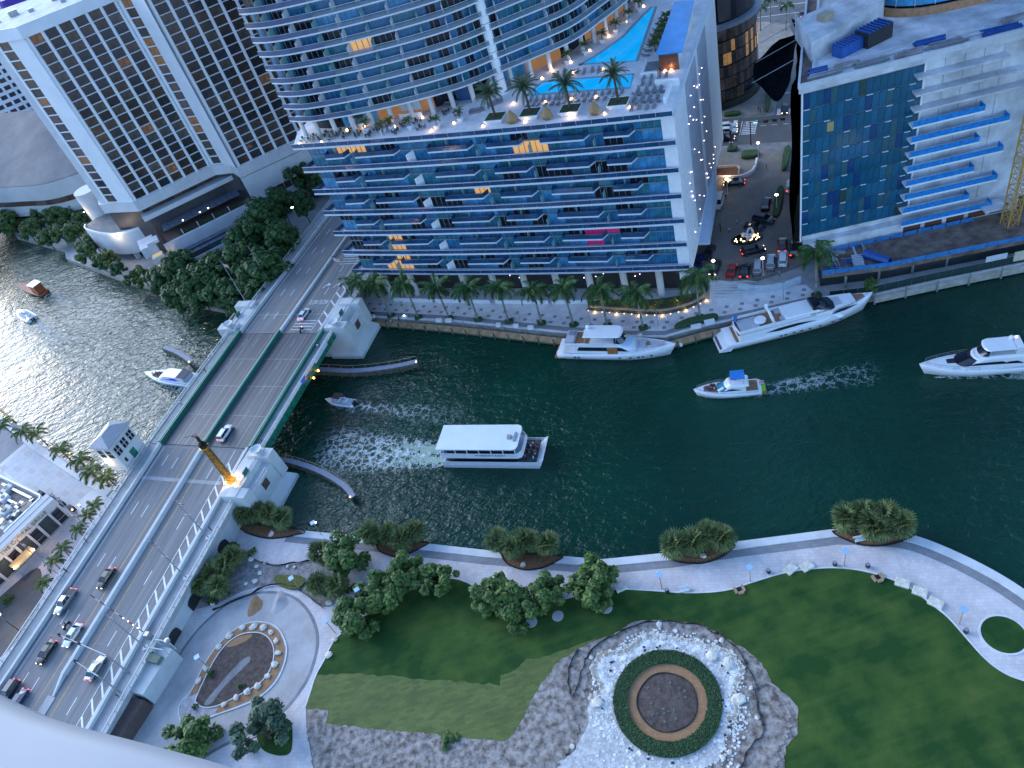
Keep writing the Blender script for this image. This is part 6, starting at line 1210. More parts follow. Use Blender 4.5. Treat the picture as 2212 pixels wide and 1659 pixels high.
# ---- promenade in front of the glass hotel
def pl3(l, z): return [Vector((p[0], p[1], z)) for p in l]
PR = [(-33.6, 175.8), (-9, 159.3), (15.4, 140.7), (28, 132), (36.1, 127.4), (45.2, 126.6), (53.1, 124.9), (71.1, 121.7)]
struct(MB().prism([Vector((*p, 0)) for p in PR] + [EW(113, 8), EW(98, 6), EW(91, 2), EW(86, 6), EW(3, 7.5), EW(-2, 4)], 1.3, 1.53).build('promenade', PAVEN))
struct(MB().wall(pl3(PR, 0), .7, 1.2, 1.66).build('promenade_kerb', CAPM)); struct(MB().ribbon(pl3(offset(pl3(PR, 0), .75), 1.55), pl3(offset(pl3(PR, 0), 2.3), 1.55)).build('promenade_strip', STRIPM))
prom = bpy.data.objects.new('promenade_inlay', None); COL.objects.link(prom); prom.location = (0, 0, 1.545); struct(prom); tile = MB().box(-.45, .45, -.45, .45, 0, .006).mesh('dark_tile', mat('dark_tile', (.24, .24, .26), .8)); rt = random.Random(2)
for r_, o_ in ((3.4, 0), (5.4, 1.4)):
    for i, p in enumerate(along(offset(pl3(PR, 0), r_), 34)): inst('dark_tile', tile, prom, (p.x + o_ * .5, p.y - o_ * .3, 0), ERZ)
# timber dock below the kerb
dk = frame('timber_dock', 'tan timber boardwalk with dark piles along the hotel seawall', 'dock', (-32, 174, 0)); DKP = [(-31.8, 174.6), (-9.6, 158.5), (14.8, 139.8), (27.4, 131.2), (35.8, 126.4), (45.1, 125.6), (52.8, 124.0)]
PLK = [mat('dock_plank_%d' % i, c, .85, var=.15, scale=2) for i, c in enumerate([(.32, .21, .11), (.38, .26, .14), (.29, .19, .1), (.35, .25, .15)])]
ld = along(pl3(DKP, 0), 74); lo_ = offset(ld, -2.0)
for i in range(74):
    a, b_, c_, d_ = ld[i], ld[i + 1], lo_[i + 1], lo_[i]; g = .02; MB().prism([a.lerp(b_, g), a.lerp(b_, 1 - g), d_.lerp(c_, 1 - g), d_.lerp(c_, g)], .85, .97).build('plank_bay', PLK[(i * 7) % 4], dk)
for i in range(0, 75, 3): p = lo_[min(i, 74)]; MB().tube((p.x, p.y, -2), (p.x, p.y, 2.1), .2, .17, 8).build('pile', FEND, dk)
MB().wall(lo_, .25, .4, .84).build('fascia', FEND, dk)
# dock boxes
for i, (x, y, w, lab) in enumerate([(-29.4, 172.8, .9, 'white round dock box at the bridge end of the boardwalk'), (-21, 167.6, 1.3, 'white lit dock pedestal near the bridge'), (-12.4, 161.2, 1.6, 'white dock box third from the bridge'), (-10, 159.8, 1.6, 'white dock box with lid fourth from the bridge'), (1.6, 151.2, 1.0, 'slim white dock pedestal midway along the boardwalk'), (5.6, 148.5, 1.3, 'white dock box right of the slim pedestal'), (8.8, 146, 1.4, 'white dock box beside the middle palms'), (21, 137.4, 2.2, 'long white dock box behind the first yacht'), (43.4, 126.9, 2.2, 'long white dock box on the hedge left of the big yacht'), (46.6, 126.9, 2.2, 'long white dock box on the hedge nearest the big yacht'), (31.2, 130, .9, 'white post box beside the hedge bend'), (65.2, 122.9, 2.4, 'large white dock box behind the bow of the big yacht')]):
    f = frame('dock_box', lab, 'dock box', (x, y, 1.66)); MB().obox((x, y, 1.66), (w, .8, .7), -.5 if x < 30 else -.2).build('box', WHITE, f); MB().obox((x, y, 2.36), (w + .08, .88, .12), -.5 if x < 30 else -.2).build('lid', WHITE, f)
    if 'lit' in lab: MB().lathe([(.01, .25), (.2, .1), (.01, 0)], (x, y, 2.5), 6).build('lamp', BULBW, f)
# hedge under the pair of long boxes
hedge([Vector((39.6, 128.6, 0)), Vector((45, 127.8, 0)), Vector((48.5, 127.2, 0)), Vector((48.6, 129.0, 0)), Vector((43, 130.3, 0)), Vector((39.8, 129.8, 0))], 1.5, .9, 'long clipped hedge on the promenade between the two moored yachts')
# uplit planter wall
pw_ = frame('uplit_planter', 'curved stone planter wall with rows of warm uplights on the promenade', 'planter', tuple(EW(80, -1.5, 1.5))); wl = sm([EW(*p) for p in ((64, -1.6), (71, -2.4), (81.7, -2.9), (88, -.6), (91.5, 2.6))], 6); MB().wall(wl, .5, 1.5, 2.8).build('wall', mat('tan_stone', (.33, .27, .2), .8, var=.15), pw_); MB().prism(wl + [EW(90, 4), EW(80, 1.5), EW(64, 1)], 1.5, 2.5).build('soil', SOIL, pw_)
for i, p in enumerate(along(offset(wl, -.25), 16)):
    MB().lathe([(.01, .1), (.09, .05), (.01, 0)], (p.x, p.y, 1.6), 6).build('uplight', BULB, pw_)
    if i % 3 == 1: glow((p.x - .2, p.y - .35, 1.8), (1, .6, .22), 7)
for i, p in enumerate(along(offset(wl, 1.6), 9)):
    if i % 2: glow((p.x, p.y, 3.4), (1, .65, .2), 9)
# ================================================================ vegetation
TRUNK = mat('grey_trunk', (.2, .19, .17), .9, var=.2, scale=2); BARK = mat('brown_bark', (.07, .055, .04), .9, var=.3, scale=3)
def leafm(n, c, c2): return mat(n, c, .65, c2=c2, scale=1.2, island=.55, spec=.3)
LROYAL = leafm('royal_palm_leaf', (.02, .058, .015), (.055, .11, .028)); LDATE = leafm('date_palm_leaf', (.04, .07, .03), (.08, .11, .05)); LSABAL = leafm('fan_palm_leaf', (.07, .1, .03), (.17, .2, .07)); LCOCO = leafm('coconut_leaf', (.04, .075, .015), (.12, .15, .03))
LDK = leafm('dark_tree_leaf', (.017, .053, .014), (.046, .098, .025)); LMID = leafm('park_tree_leaf', (.034, .074, .016), (.09, .15, .03)); LGREY = leafm('olive_tree_leaf', (.03, .06, .035), (.07, .11, .06)); LYEL = leafm('yellow_green_leaf', (.05, .085, .012), (.1, .14, .025))
def frond(L, droop, leaflet, nl, m, wid=.06):
    """feather leaf along +x: curved rib with two rows of leaflets"""
    b = MB(); rib = []; ang = .75; p = Vector((0, 0, 0))
    for i in range(9):
        rib.append(p.copy()); p = p + Vector((math.cos(ang), 0, math.sin(ang))) * (L / 8); ang -= droop / 8
    for i in range(8): b.bar(rib[i], rib[i + 1], .06 * (1 - i / 9), .04)
    rgf = random.Random(int(L * 100 + droop * 10))
    for k in range(nl):
        t = .1 + .9 * k / nl; i = min(int(t * 8), 7); q = rib[i].lerp(rib[i + 1], t * 8 - i); l = leaflet * math.sin(math.pi * (.12 + .85 * t)) ** .6
        for s in (-1, 1):
            tip = q + Vector((l * .5, s * l * .8, -l * rgf.uniform(.3, .75))); w = Vector((wid, 0, 0)); b.add([q - w, q + w, tip], [(0, 1, 2)])
    return b.mesh('frond', m)
def fanleaf(L, m):
    b = MB(); st = Vector((L * .45, 0, .1)); b.bar((0, 0, 0), st, .04, .03)
    for k in range(13):
        a = -1.9 + k * 3.8 / 12; tip = st + Vector((math.cos(a) * L * .6, math.sin(a) * L * .6, -.12 * L - .1 * abs(a) * L * .5)); n = Vector((-math.sin(a), math.cos(a), 0)) * .07 * L; mid = st.lerp(tip, .5) + Vector((0, 0, .06)); b.add([st, mid - n, tip, mid + n], [(0, 1, 2, 3)])
    return b.mesh('fan_leaf', m)
FR = {'royal': [frond(3.6, 2.3, 1.0, 26, LROYAL, .08), frond(3.3, 2.9, .95, 26, LROYAL, .08), frond(3.4, 1.6, .9, 26, LROYAL, .08)], 'date': [frond(3.2, 1.3, .55, 30, LDATE, .05), frond(3.0, 1.8, .5, 30, LDATE, .05)], 'coco': [frond(2.9, 2.4, .75, 24, LCOCO, .07), frond(2.6, 1.9, .7, 24, LCOCO, .07)], 'small': [frond(1.5, 2.0, .4, 14, LCOCO, .06), frond(1.3, 1.6, .4, 14, LCOCO, .06)], 'sabal': [fanleaf(2.0, LSABAL), fanleaf(1.7, LSABAL)]}
rp_ = random.Random(77)
def palm(q, h, kind, n, label, group, wind=(0, 0), lean=0.0, r=.2, name='palm_tree', sc=1.0, tm=TRUNK):
    t = thing(name, label, 'palm tree', q, rp_.uniform(0, .3), group); b = MB(); la = rp_.uniform(0, 6.28); top = Vector((lean * math.cos(la), lean * math.sin(la), h))
    b.path([Vector((0, 0, -.1)), Vector((top.x * .15, top.y * .15, h * .33)), Vector((top.x * .5, top.y * .5, h * .68)), top], [r * 1.35, r, r * .9, r * .75], 8); b.build('trunk', tm, t, smooth=True)
    if kind == 'royal': MB().tube(top, top + Vector((0, 0, 1.2)), r * .7, r * .35, 8).build('crown_shaft', LMID, t); top = top + Vector((0, 0, 1.0))
    for k in range(n):
        a = k * 2.399 + rp_.uniform(-.3, .3); e = (k / n); pitch = (1 - e) * .9 - .25 if kind in ('royal', 'coco', 'small') else 1.1 - 1.75 * e
        d = Vector((math.cos(a) + wind[0], math.sin(a) + wind[1], 0)); a2 = math.atan2(d.y, d.x)
        if kind == 'sabal': pitch = 1.35 - 2.3 * e
        inst('frond' if kind != 'sabal' else 'fan_leaf', rp_.choice(FR[kind]), t, top, 0, sc * rp_.uniform(.85, 1.1), (rp_.uniform(-.35, .35), -pitch + (.2 if kind != 'sabal' else 0), a2))
    return t
NTH = ['first', 'second', 'third', 'fourth', 'fifth', 'sixth', 'seventh', 'eighth', 'ninth', 'tenth', 'eleventh', 'twelfth', 'thirteenth', 'fourteenth', 'fifteenth', 'sixteenth', 'seventeenth', 'eighteenth']
# royal palms of the promenade, with their little hedges
ry = [(-30, 174.2), (-24.6, 170.8), (-17.5, 166), (-9.8, 161.2), (-2.8, 156.5), (4.3, 151.7), (11.7, 146.8), (18.6, 142.2), (25.8, 137.8), (32.9, 132.9), (45.5, 129.8), (70.5, 124.1)]
for i, (x, y) in enumerate(ry):
    palm((x, y, 1.5), 9.8 + rp_.uniform(-.7, .9) + (2 if i == 11 else 0), 'royal', 20, NTH[i] + ' royal palm from the bridge along the hotel promenade', 'royal palms on the hotel promenade', (-.35, -.3), .3, .26, 'royal_palm', rp_.uniform(1.4, 1.7))
    q = Vector((x, y, 0)); hedge([q + Vector(p) for p in ((-.9, -.7, 0), (.9, -.9, 0), (1.0, .6, 0), (-.7, .8, 0))], 1.52, .5, 'square clipped hedge at the foot of the %s royal palm from the bridge' % NTH[i], 'palm_hedge')
for i, (u, v) in enumerate(pl): palm(EW(u, v, TD + .95), 5.2 + .4 * (i == 3), 'date', 30, ['leftmost', 'second', 'third', 'rightmost'][i] + ' tall date palm in a white planter on the terrace', 'date palms on the terrace', (0, 0), .2, .26, 'date_palm', 1.3, BARK)
tp = [(60.4, 29), (63.8, 33.1), (66.5, 38.3), (68.7, 43.3), (70.8, 48.6), (72.1, 54.7)]
for i, (u, v) in enumerate(tp + [(15.4, 7.9), (18.4, 5.2), (23.3, 3.4), (24.9, 4.9), (30.1, 4.2), (37.1, 3.4), (41.9, 5.8)]):
    lab = NTH[i] + ' potted palm from the near end of the tapering pool' if i < 6 else NTH[i - 6] + ' potted palm from the left on the terrace bar'
    palm(EW(u, v, TD + .7), 1.6, 'small', 12, lab, 'potted palms on the terrace', (0, 0), .1, .09, 'potted_palm', 1.2, BARK)
    f = thing('palm_pot', 'white pot of the ' + lab, 'pot', EW(u, v, TD), ERZ, 'white palm pots'); MB().loft([[(-.4, -.4, 0), (.4, -.4, 0), (.4, .4, 0), (-.4, .4, 0)], [(-.6, -.6, .9), (.6, -.6, .9), (.6, .6, .9), (-.6, .6, .9)]]).build('pot', WHITE, f)
for i in range(6): palm(EW(80.4, 30 + i * 3.0, TD), 1.8, 'small', 14, NTH[i] + ' bushy palm along the blue cabana', 'palms beside the cabana', (0, 0), .1, .1, 'bushy_palm', 1.35, BARK)
# fan palms in the park
fp = [[(525, 1107), (548, 1102), (580, 1110), (605, 1118)], [(800, 1152), (838, 1150), (862, 1160), (893, 1143)], [(1076, 1165), (1105, 1178), (1135, 1162), (1178, 1172)], [(1455, 1172), (1495, 1168), (1530, 1150), (1562, 1160)], [(1826, 1112), (1862, 1106), (1900, 1138), (1912, 1108), (1948, 1128), (1880, 1128)]]
for j, g in enumerate(fp):
    for i, (x, y) in enumerate(g):
        q = P(x, y, ZP + 3.4); palm((q.x, q.y, ZP), 3.0 + rp_.uniform(-.3, .3), 'sabal', 32, '%s fan palm from the left on the %s planter island from the bridge' % (NTH[i], NTH[j]), 'fan palms on the planter islands', (0, 0), .15, .18, 'fan_palm', 1.45, BARK)
for i, (x, y, w) in enumerate([(690, 1188, 'nearest the seawall'), (686, 1258, 'left of the round trees'), (722, 1262, 'right of its twin below the round trees'), (430, 1258, 'lowest against the bridge wall'), (455, 1240, 'second lowest against the bridge wall'), (480, 1218, 'third lowest against the bridge wall'), (500, 1200, 'highest against the bridge wall'), (470, 1262, 'out from the bridge wall over the rocks')]):
    q = P(x, y, ZP + 3.2); palm((q.x, q.y, ZP), 2.8, 'sabal', 30, 'fan palm in the rough planting, ' + w, 'fan palms in the rough planting', (0, 0), .15, .18, 'fan_palm', 1.45, BARK)
# coconut palms across the bridge
for i, (x, y) in enumerate([(44, 931), (76, 935), (126, 968), (168, 992), (195, 1015), (228, 1025), (5, 915)]):
    q = P(x, y, 2 + 5.0); palm((q.x, q.y, 2), 4.6, 'coco', 15, NTH[i] + ' coconut palm of the row on the restaurant seawall' if i < 6 else 'coconut palm cut by the left edge on the restaurant seawall', 'coconut palms on the restaurant seawall', (.1, -.3), .4, .17, 'coconut_palm', 1.4)
for i, (x, y) in enumerate([(203, 1092), (184, 1115), (165, 1146), (132, 1186), (110, 1213), (92, 1260)]):
    q = P(x, y, 2 + 4.6); palm((q.x, q.y, 2), 4.2, 'coco', 14, NTH[i] + ' small palm from the river beside the bridge ramp', 'small palms beside the bridge ramp', (.3, .3), .3, .14, 'coconut_palm', 1.05)
# broadleaf trees
def crown(seed, R_, flat, nclump, per, leaf, m, name='crown'):
    rgc = random.Random(seed); b = MB(); cl = []
    for k in range(nclump):
        th = rgc.uniform(0, 6.283); z = rgc.uniform(-.55, 1.0); r = math.sqrt(max(0, 1 - z * z * .8)) * rgc.uniform(.35, 1.0); cl.append((Vector((r * math.cos(th), r * math.sin(th), z * flat)) * R_ * rgc.uniform(.72, 1.1), R_ * rgc.uniform(.15, .3)))
    for c, cr_ in cl:
        for k in range(per):
            d = Vector((rgc.gauss(0, 1), rgc.gauss(0, 1), rgc.gauss(0, 1))).normalized(); p = c + d * cr_ * rgc.uniform(.6, 1.05); s = leaf * rgc.uniform(.6, 1.3)
            n = (d + Vector((rgc.uniform(-.6, .6), rgc.uniform(-.6, .6), .7 + rgc.uniform(-.3, .5)))).normalized(); x = n.orthogonal().normalized(); y = n.cross(x); w = rgc.uniform(0, 6.28); x, y = x * math.cos(w) + y * math.sin(w), y * math.cos(w) - x * math.sin(w)
            b.add([p - x * s, p - y * s * .55, p + x * s, p + y * s * .55], [(0, 1, 2, 3)])
    return b.mesh(name, m)
CR = {'mid': [crown(s, 3.0, .62, 36, 105, .3, LMID) for s in (1, 2, 3)], 'dk': [crown(s, 5.0, .75, 52, 130, .48, LDK) for s in (4, 5, 6)], 'grey': [crown(7, 3.0, .7, 26, 120, .26, LGREY)], 'yel': [crown(8, 3.0, .75, 26, 120, .36, LYEL)], 'pg': [crown(9, 3.4, .8, 30, 130, .38, mat('garden_leaf', (.03, .07, .015), .7, c2=(.08, .13, .03), scale=1, island=.5))]}
def tree(x, y, zc, z0, kind, sc, label, group, th=None, name='tree'):
    """x, y: the middle of the crown in the picture, zc its height"""
    q = P(x, y, zc); t = thing(name, label, 'tree', (q.x, q.y, z0), rp_.uniform(0, 6.28), group); h = zc - z0; b = MB(); b.path([(0, 0, -.1), (.1, .05, h * .45), (0, .1, h * .8)], [.16 * sc + .05, .13 * sc + .03, .06 * sc], 7)
    for k in range(5): a = k * 1.26; b.path([(.08, .05, h * (.4 + .05 * k)), (1.1 * sc * math.cos(a), 1.1 * sc * math.sin(a), h * .85), (1.9 * sc * math.cos(a + .2), 1.9 * sc * math.sin(a + .2), h * 1.08)], [.07 * sc, .05 * sc, .02], 5)
    b.build('trunk', BARK, t); inst('crown', rp_.choice(CR[kind]), t, (0, 0, h), rp_.uniform(0, 6.28), (sc * rp_.uniform(.92, 1.08), sc * rp_.uniform(.92, 1.08), sc)); return t
PG = 'young trees in the park'
for x, y, zc, sc, k, lab in [(745, 1205, 5.5, 1.25, 'mid', 'round dark tree between the fan palms near the seawall'), (833, 1278, 4.6, 1.1, 'mid', 'leafy tree at the left of the lawn row'), (878, 1243, 5.0, 1.15, 'mid', 'tallest leafy tree of the left group on the lawn edge'), (945, 1252, 4.4, .95, 'mid', 'thin tree at the right end of the left lawn group'), (768, 1332, 4.4, 1.2, 'mid', 'bushy tree at the lower left corner of the lawn'), (1072, 1288, 4.4, 1.2, 'mid', 'leafy tree at the left of the middle lawn group'), (1125, 1315, 4.0, 1.0, 'mid', 'low leafy tree in the middle of the lawn group'), (1187, 1280, 4.2, .9, 'mid', 'thin tree with pale trunk ring beside the walk'), (1282, 1262, 4.6, 1.2, 'mid', 'round tree at the right end of the lawn group'), (410, 1604, 4.6, 1.15, 'mid', 'leafy tree at the bottom edge beside the balcony'), (566, 1578, 5.2, 1.25, 'grey', 'grey green tree on the small lawn at the bottom')]:
    tree(x, y, zc, ZP, k, sc * 1.3, lab, PG)
for x, y in ((1205, 1331), (1148, 1344), (1310, 1314)):
    q = P(x, y, ZP); struct(MB().lathe([(.01, .12), (1.0, .1), (1.05, 0)], q, 20).build('tree_ring', LOOPM))
for i, (x, y, zc, sc) in enumerate(sorted([(640, 385, 12, 1.15), (605, 440, 12, .9), (572, 478, 12, 1.25), (610, 520, 10, 1.1), (540, 520, 11, 1.15), (575, 590, 9, 1.2), (520, 570, 10, 1.05), (470, 590, 9, 1.1), (430, 615, 9, 1.1), (395, 580, 10, 1.0), (365, 600, 8, .95), (480, 640, 7, .95), (555, 630, 7, .9), (650, 440, 11, .7), (440, 650, 6, .9), (520, 640, 6.5, .9), (390, 640, 6, .9)], key=lambda t: t[1])):
    tree(x, y, zc, 1.5, 'dk', sc * 1.22, NTH[i] + ' dark evergreen down the grove from the hotel towards the water by the bridge', 'dark trees between hotel and bridge')
tree(305, 595, 6, 1.4, 'yel', 1.25, 'yellow green tree at the water below the hotel drum', None); tree(255, 580, 6, 1.4, 'dk', .55, 'dark rounded tree on the hotel seawall below the drum', None); tree(285, 605, 5, 1.4, 'dk', .5, 'low dark tree between the yellow one and the seawall', None); tree(215, 565, 6, 1.4, 'dk', .55, 'dark rounded tree left of the drum on the hotel seawall', None)
for i, (x, y, sc) in enumerate(sorted([(20, 445, 1.3), (55, 455, 1.1), (90, 462, 1.1), (125, 470, 1.15), (160, 500, 1.0), (75, 490, .9), (130, 505, .9), (185, 545, 1.0), (20, 480, 1.2), (155, 460, .8), (40, 420, 1.2), (200, 520, .8), (230, 562, .8), (105, 440, 1.0), (60, 500, .8), (100, 515, .8), (5, 460, 1.1), (175, 475, .8)])):
    tree(x, y, 6.5, 1.4, 'pg', sc * 1.45, NTH[i] + ' bright green garden tree from the left on the hotel riverside terrace', 'garden trees on the hotel terrace')
for x, y in ((98.0, 2.0),): pass
for i, (u, v) in enumerate(((93.9, 153.9), (96.4, 164.3), (99.6, 146), (91, 148))): palm(EW(u, v, MC), 7, 'royal', 14, NTH[i] + ' dark street palm at the far corner beyond the net', 'street palms beyond the net', (0, 0), .3, .2, 'street_palm')
tree(1880, 617, 3.4, 1.5, 'mid', .6, 'green bush overhanging the dock in front of the site hoarding', None, name='bush')
for i, p in enumerate(along(offset(wl, 2.2), 8)): palm((p.x, p.y, 2.4), .7, 'small', 10, NTH[i] + ' uplit little palm in the curved planter', 'little palms in the uplit planter', (0, 0), .05, .07, 'planter_palm', .95, BARK)
# shrubs
rsb = random.Random(4); shm = [crown(s, .9, .7, 12, 70, .16, LMID, 'leaves') for s in (21, 22)]
for x, y, sc, lab in [(968, 1602, 2.2, 'dark patch of stacked nursery plants on the churned earth'), (430, 1270, 1.6, 'low dark shrub at the foot of the bridge wall'), (455, 1300, 1.3, 'small shrub by the loop fence'), (505, 1180, 1.3, 'shrub beside the dark arch of the bridge'), (545, 1190, 1.2, 'shrub at the corner of the curved walk'), (455, 1455, .9, 'green shrub on the left of the teardrop island'), (519, 1483, .8, 'green shrub at the foot of the teardrop island'), (420, 1527, .7, 'tiny shrub at the tip of the teardrop island'), (484, 1285, 1.0, 'shrub above the orange sand heap'), (700, 1275, 1.4, 'dark shrub below the fan palm pair'), (760, 1270, 1.2, 'shrub in the corner of the planting strip'), (17, 1296, 1.5, 'round clipped bush on the restaurant drive')]:
    q = P(x, y, ZP + .5); t = thing('shrub', lab, 'shrub', (q.x, q.y, ZP), rsb.uniform(0, 6), None); inst('foliage', rsb.choice(shm), t, (0, 0, .5), 0, (sc, sc * (.7 if sc > 2 else 1), sc * (.5 if sc > 2 else .9))); MB().tube((0, 0, 0), (0, 0, .5), .08, .05).build('stem', BARK, t)
post(BW(-47, -16.6, DZ(-47)), 9.5, 'tall grey lamp post beside the dark grove on the far ramp', None, True, STEEL)
# ================================================================ cars
TYRE = BLACK; RIM_ = mat('wheel_rim', (.3, .3, .32), .35, .8, var=0); CGL = mat('car_glass', (.012, .016, .022), .08, var=0, spec=.8)
def paint(n, c, metal=.0): return mat('car_paint_' + n, c, .28, metal, var=0, coat=.1, spec=.35)
PT = dict(white=paint('white', (.62, .64, .67)), black=paint('black', (.012, .012, .014)), silver=paint('silver', (.3, .31, .33), .5), blue=paint('blue', (.01, .025, .12)), red=paint('red', (.4, .012, .012)), dred=paint('dark_red', (.16, .008, .012)), grey=paint('grey', (.05, .06, .07), .4), yellow=paint('yellow', (.4, .38, .05)))
def car(kind):
    L = dict(sedan=4.8, suv=4.8, pickup=5.7, van=5.2, sport=4.5)[kind]; h = dict(sedan=1.42, suv=1.75, pickup=1.85, van=1.95, sport=1.22)[kind]; sh = dict(sedan=.92, suv=1.08, pickup=1.1, van=1.15, sport=.8)[kind]; W = .92 if kind != 'sport' else .96; x0, x1 = -L / 2, L / 2
    r = thing('parked_car', 'x', 'car', (0, 0, 0), 0)
    def loop(x, w, s, zb=.3): return [(x, -w * .9, zb), (x, -w, zb + .18), (x, -w, s - .16), (x, -w * .9, s - .03), (x, -w * .5, s), (x, w * .5, s), (x, w * .9, s - .03), (x, w, s - .16), (x, w, zb + .18), (x, w * .9, zb)]
    hd = sh - (.04 if kind in ('suv', 'van', 'pickup') else .1); secs = [(x0, W * .82, sh - .2), (x0 + .12, W * .94, sh - .04), (x0 + .6, W, sh), (-.2, W, sh), (x1 - 1.5, W, sh), (x1 - .75, W * .98, hd), (x1 - .25, W * .9, hd - .12), (x1 - .05, W * .75, hd - .25), (x1, W * .66, hd - .4)]
    MB().loft([loop(*s) for s in secs]).build('body', PT['white'], r, smooth=False)
    if kind == 'pickup':
        MB().box(x0 + .18, x0 + 1.75, -W + .14, W - .14, sh - .02, sh + .012).build('bed', BLACK, r); c0, c1, t0, t1 = x0 + 1.85, 1.35, x0 + 2.1, .6
    elif kind in ('suv', 'van'): c0, c1, t0, t1 = x0 + .1, 1.15 if kind == 'suv' else 1.9, x0 + .4, .35 if kind == 'suv' else 1.15
    elif kind == 'sport': c0, c1, t0, t1 = x0 + .7, .95, x0 + 1.6, .1
    else: c0, c1, t0, t1 = x0 + .55, 1.25, x0 + 1.25, .3
    w0, w1 = W * .9, W * .7
    MB().loft([[(c0, -w0, sh - .02), (c1, -w0, sh - .02), (c1, w0, sh - .02), (c0, w0, sh - .02)], [(t0, -w1, h - .06), (t1, -w1, h - .06), (t1, w1, h - .06), (t0, w1, h - .06)]]).build('glasshouse', CGL, r)
    b = MB(); b.loft([[(t0 - .04, -w1 - .03, h - .07), (t1 + .06, -w1 - .03, h - .07), (t1 + .06, w1 + .03, h - .07), (t0 - .04, w1 + .03, h - .07)], [(t0 + .06, -w1 + .05, h), (t1 - .08, -w1 + .05, h), (t1 - .08, w1 - .05, h), (t0 + .06, w1 - .05, h)]]); b.build('roof', PT['white'], r)
    b = MB()
    for y in (-1, 1):
        for (xa, xb) in ((c0, t0), (c1, t1), ((c0 + c1) / 2 - .1, (t0 + t1) / 2 - .1)): b.bar((xa, y * (w0 + .012), sh), (xb, y * (w1 + .02), h - .06), .06, .05)
    b.build('pillars', PT['white'], r)
    wm = MB(); wm.tube((0, -.11, 0), (0, .11, 0), .34, .34, 14, 0); wm.tube((0, -.12, 0), (0, .12, 0), .2, .2, 10, 1); wm = wm.mesh('wheel', [TYRE, RIM_])
    for x in (x0 + .85, x1 - .95):
        for y in (-W + .06, W - .06): inst('wheel', wm, r, (x, y, .34))
    for y in (-.62, .62):
        MB().box(x1 - .16, x1 - .03, y * W - .17, y * W + .17, hd - .36, hd - .22).build('headlight', HEADL, r); MB().box(x0 - .012, x0 + .1, y * W * 1.15 - .16, y * W * 1.15 + .16, sh - .34, sh - .16).build('taillight', REDOFF, r)
    for y in (-1, 1): MB().box(c1 - .35, c1 - .15, y * (W + .09) - .09, y * (W + .09) + .09, sh - .02, sh + .13).build('mirror', PT['white'], r)
    return r
proto = {k: car(k) for k in ('sedan', 'suv', 'pickup', 'van', 'sport')}; used = set()
def put(kind, col, q, rz, label, lights=0, group=None, name='car'):
    """lights: 1 head lamps lit, 2 tail lamps lit"""
    r = dup(proto[kind], q, rz, label, group, None, {'body': PT[col], 'roof': PT[col], 'pillars': PT[col], 'mirror': PT[col]}); r.name = name
    for c in r.children:
        n = c.name.split('.')[0]
        if n == 'taillight' and lights & 2: c.material_slots[0].link = 'OBJECT'; c.material_slots[0].material = REDL
        if n == 'headlight' and not lights & 1: c.material_slots[0].link = 'OBJECT'; c.material_slots[0].material = RIM_
    return r
S_ = BRZ; N_ = BRZ + math.pi                              # facing south / north on the bridge
def pb(kind, col, x, y, rz, lab, li): put(kind, col, BW(x, y, DZ(x) + .02), rz, lab, li, 'cars on the bridge')
pb('suv', 'white', 34.4, 3.9, N_, 'white car crossing the dark moving span beside the statue', 2); pb('sedan', 'white', -7.2, 3.9, N_, 'white sedan waiting before the moving span near the slow lettering', 2)
pb('sedan', 'black', 71.9, -4.0, S_, 'black sedan alone near the median on the near ramp', 3); pb('pickup', 'silver', 77.9, -10.2, S_, 'silver pickup truck with open bed on the left of the ramp', 3); pb('sedan', 'white', 84.0, -3.4, S_, 'white sedan beside the median on the near ramp', 3)
pb('sedan', 'black', 87.9, -7.0, S_, 'long black sedan in the middle lane at the lower left', 3); pb('sedan', 'silver', 89.0, 6.5, N_, 'silver sedan driving up the right side of the ramp', 2); pb('suv', 'grey', 96, -9.6, S_, 'dark car at the left edge above the balcony', 3); pb('sedan', 'blue', 97.2, -6.3, S_, 'dark blue car at the balcony edge', 3)
CG = 'cars in the motor court'
def pc(kind, col, u, v, a, lab, li=0): put(kind, col, EW(u, v, MC + .01), ERZ + a, lab, li, CG).scale = (1.16, 1.16, 1.16)
H_ = math.pi / 2
pc('sport', 'red', 96.5, 11.8, H_ - .12, 'bright red sports car parked nose in above the bollards'); pc('sport', 'black', 99.4, 11.6, H_, 'black sports car with red tail parked right of the red one', 2); pc('suv', 'silver', 102.2, 12.6, H_ + .05, 'silver wagon parked right of the black sports car'); pc('suv', 'silver', 105, 14.4, H_ + .03, 'silver suv parked in the middle of the row'); pc('suv', 'white', 107.6, 15.6, H_ + .04, 'white suv with sunroof at the right of the row')
pc('sedan', 'dred', 107.1, 21.2, H_ + .05, 'dark red car with lit tail lamps behind the white suv', 2); pc('suv', 'black', 100.6, 19.0, .35, 'black suv with lit lamps passing below the oval bed', 3); pc('sport', 'black', 100.0, 29.2, -.25, 'black and yellow sports car above the oval bed'); pc('suv', 'grey', 101.9, 31.9, -.4, 'grey black car parked aslant above the yellow striped one'); pc('suv', 'black', 102.0, 38.6, H_ - .05, 'black suv beside the hedge island')
pc('sedan', 'black', 92.8, 49.6, math.pi + .05, 'black sedan with lit lamps below the curved ramp wall', 3); pc('van', 'white', 89.9, 40.6, -H_, 'white van beside the hotel wall'); pc('sedan', 'black', 92.4, 12.6, -H_ - .1, 'black sedan at the left end of the parked row', 1); pc('sedan', 'grey', 90.2, 18.8, -H_ - .15, 'dark car half under the hotel canopy'); pc('sedan', 'blue', 88.2, 15.0, -H_, 'dark blue car under the hotel canopy'); pc('suv', 'black', 110, 19.2, H_, 'black car half hidden by the palm at the site corner', 2); pc('suv', 'white', 107.4, 46.5, H_, 'white car with bright red tail lamps beside the net', 2)
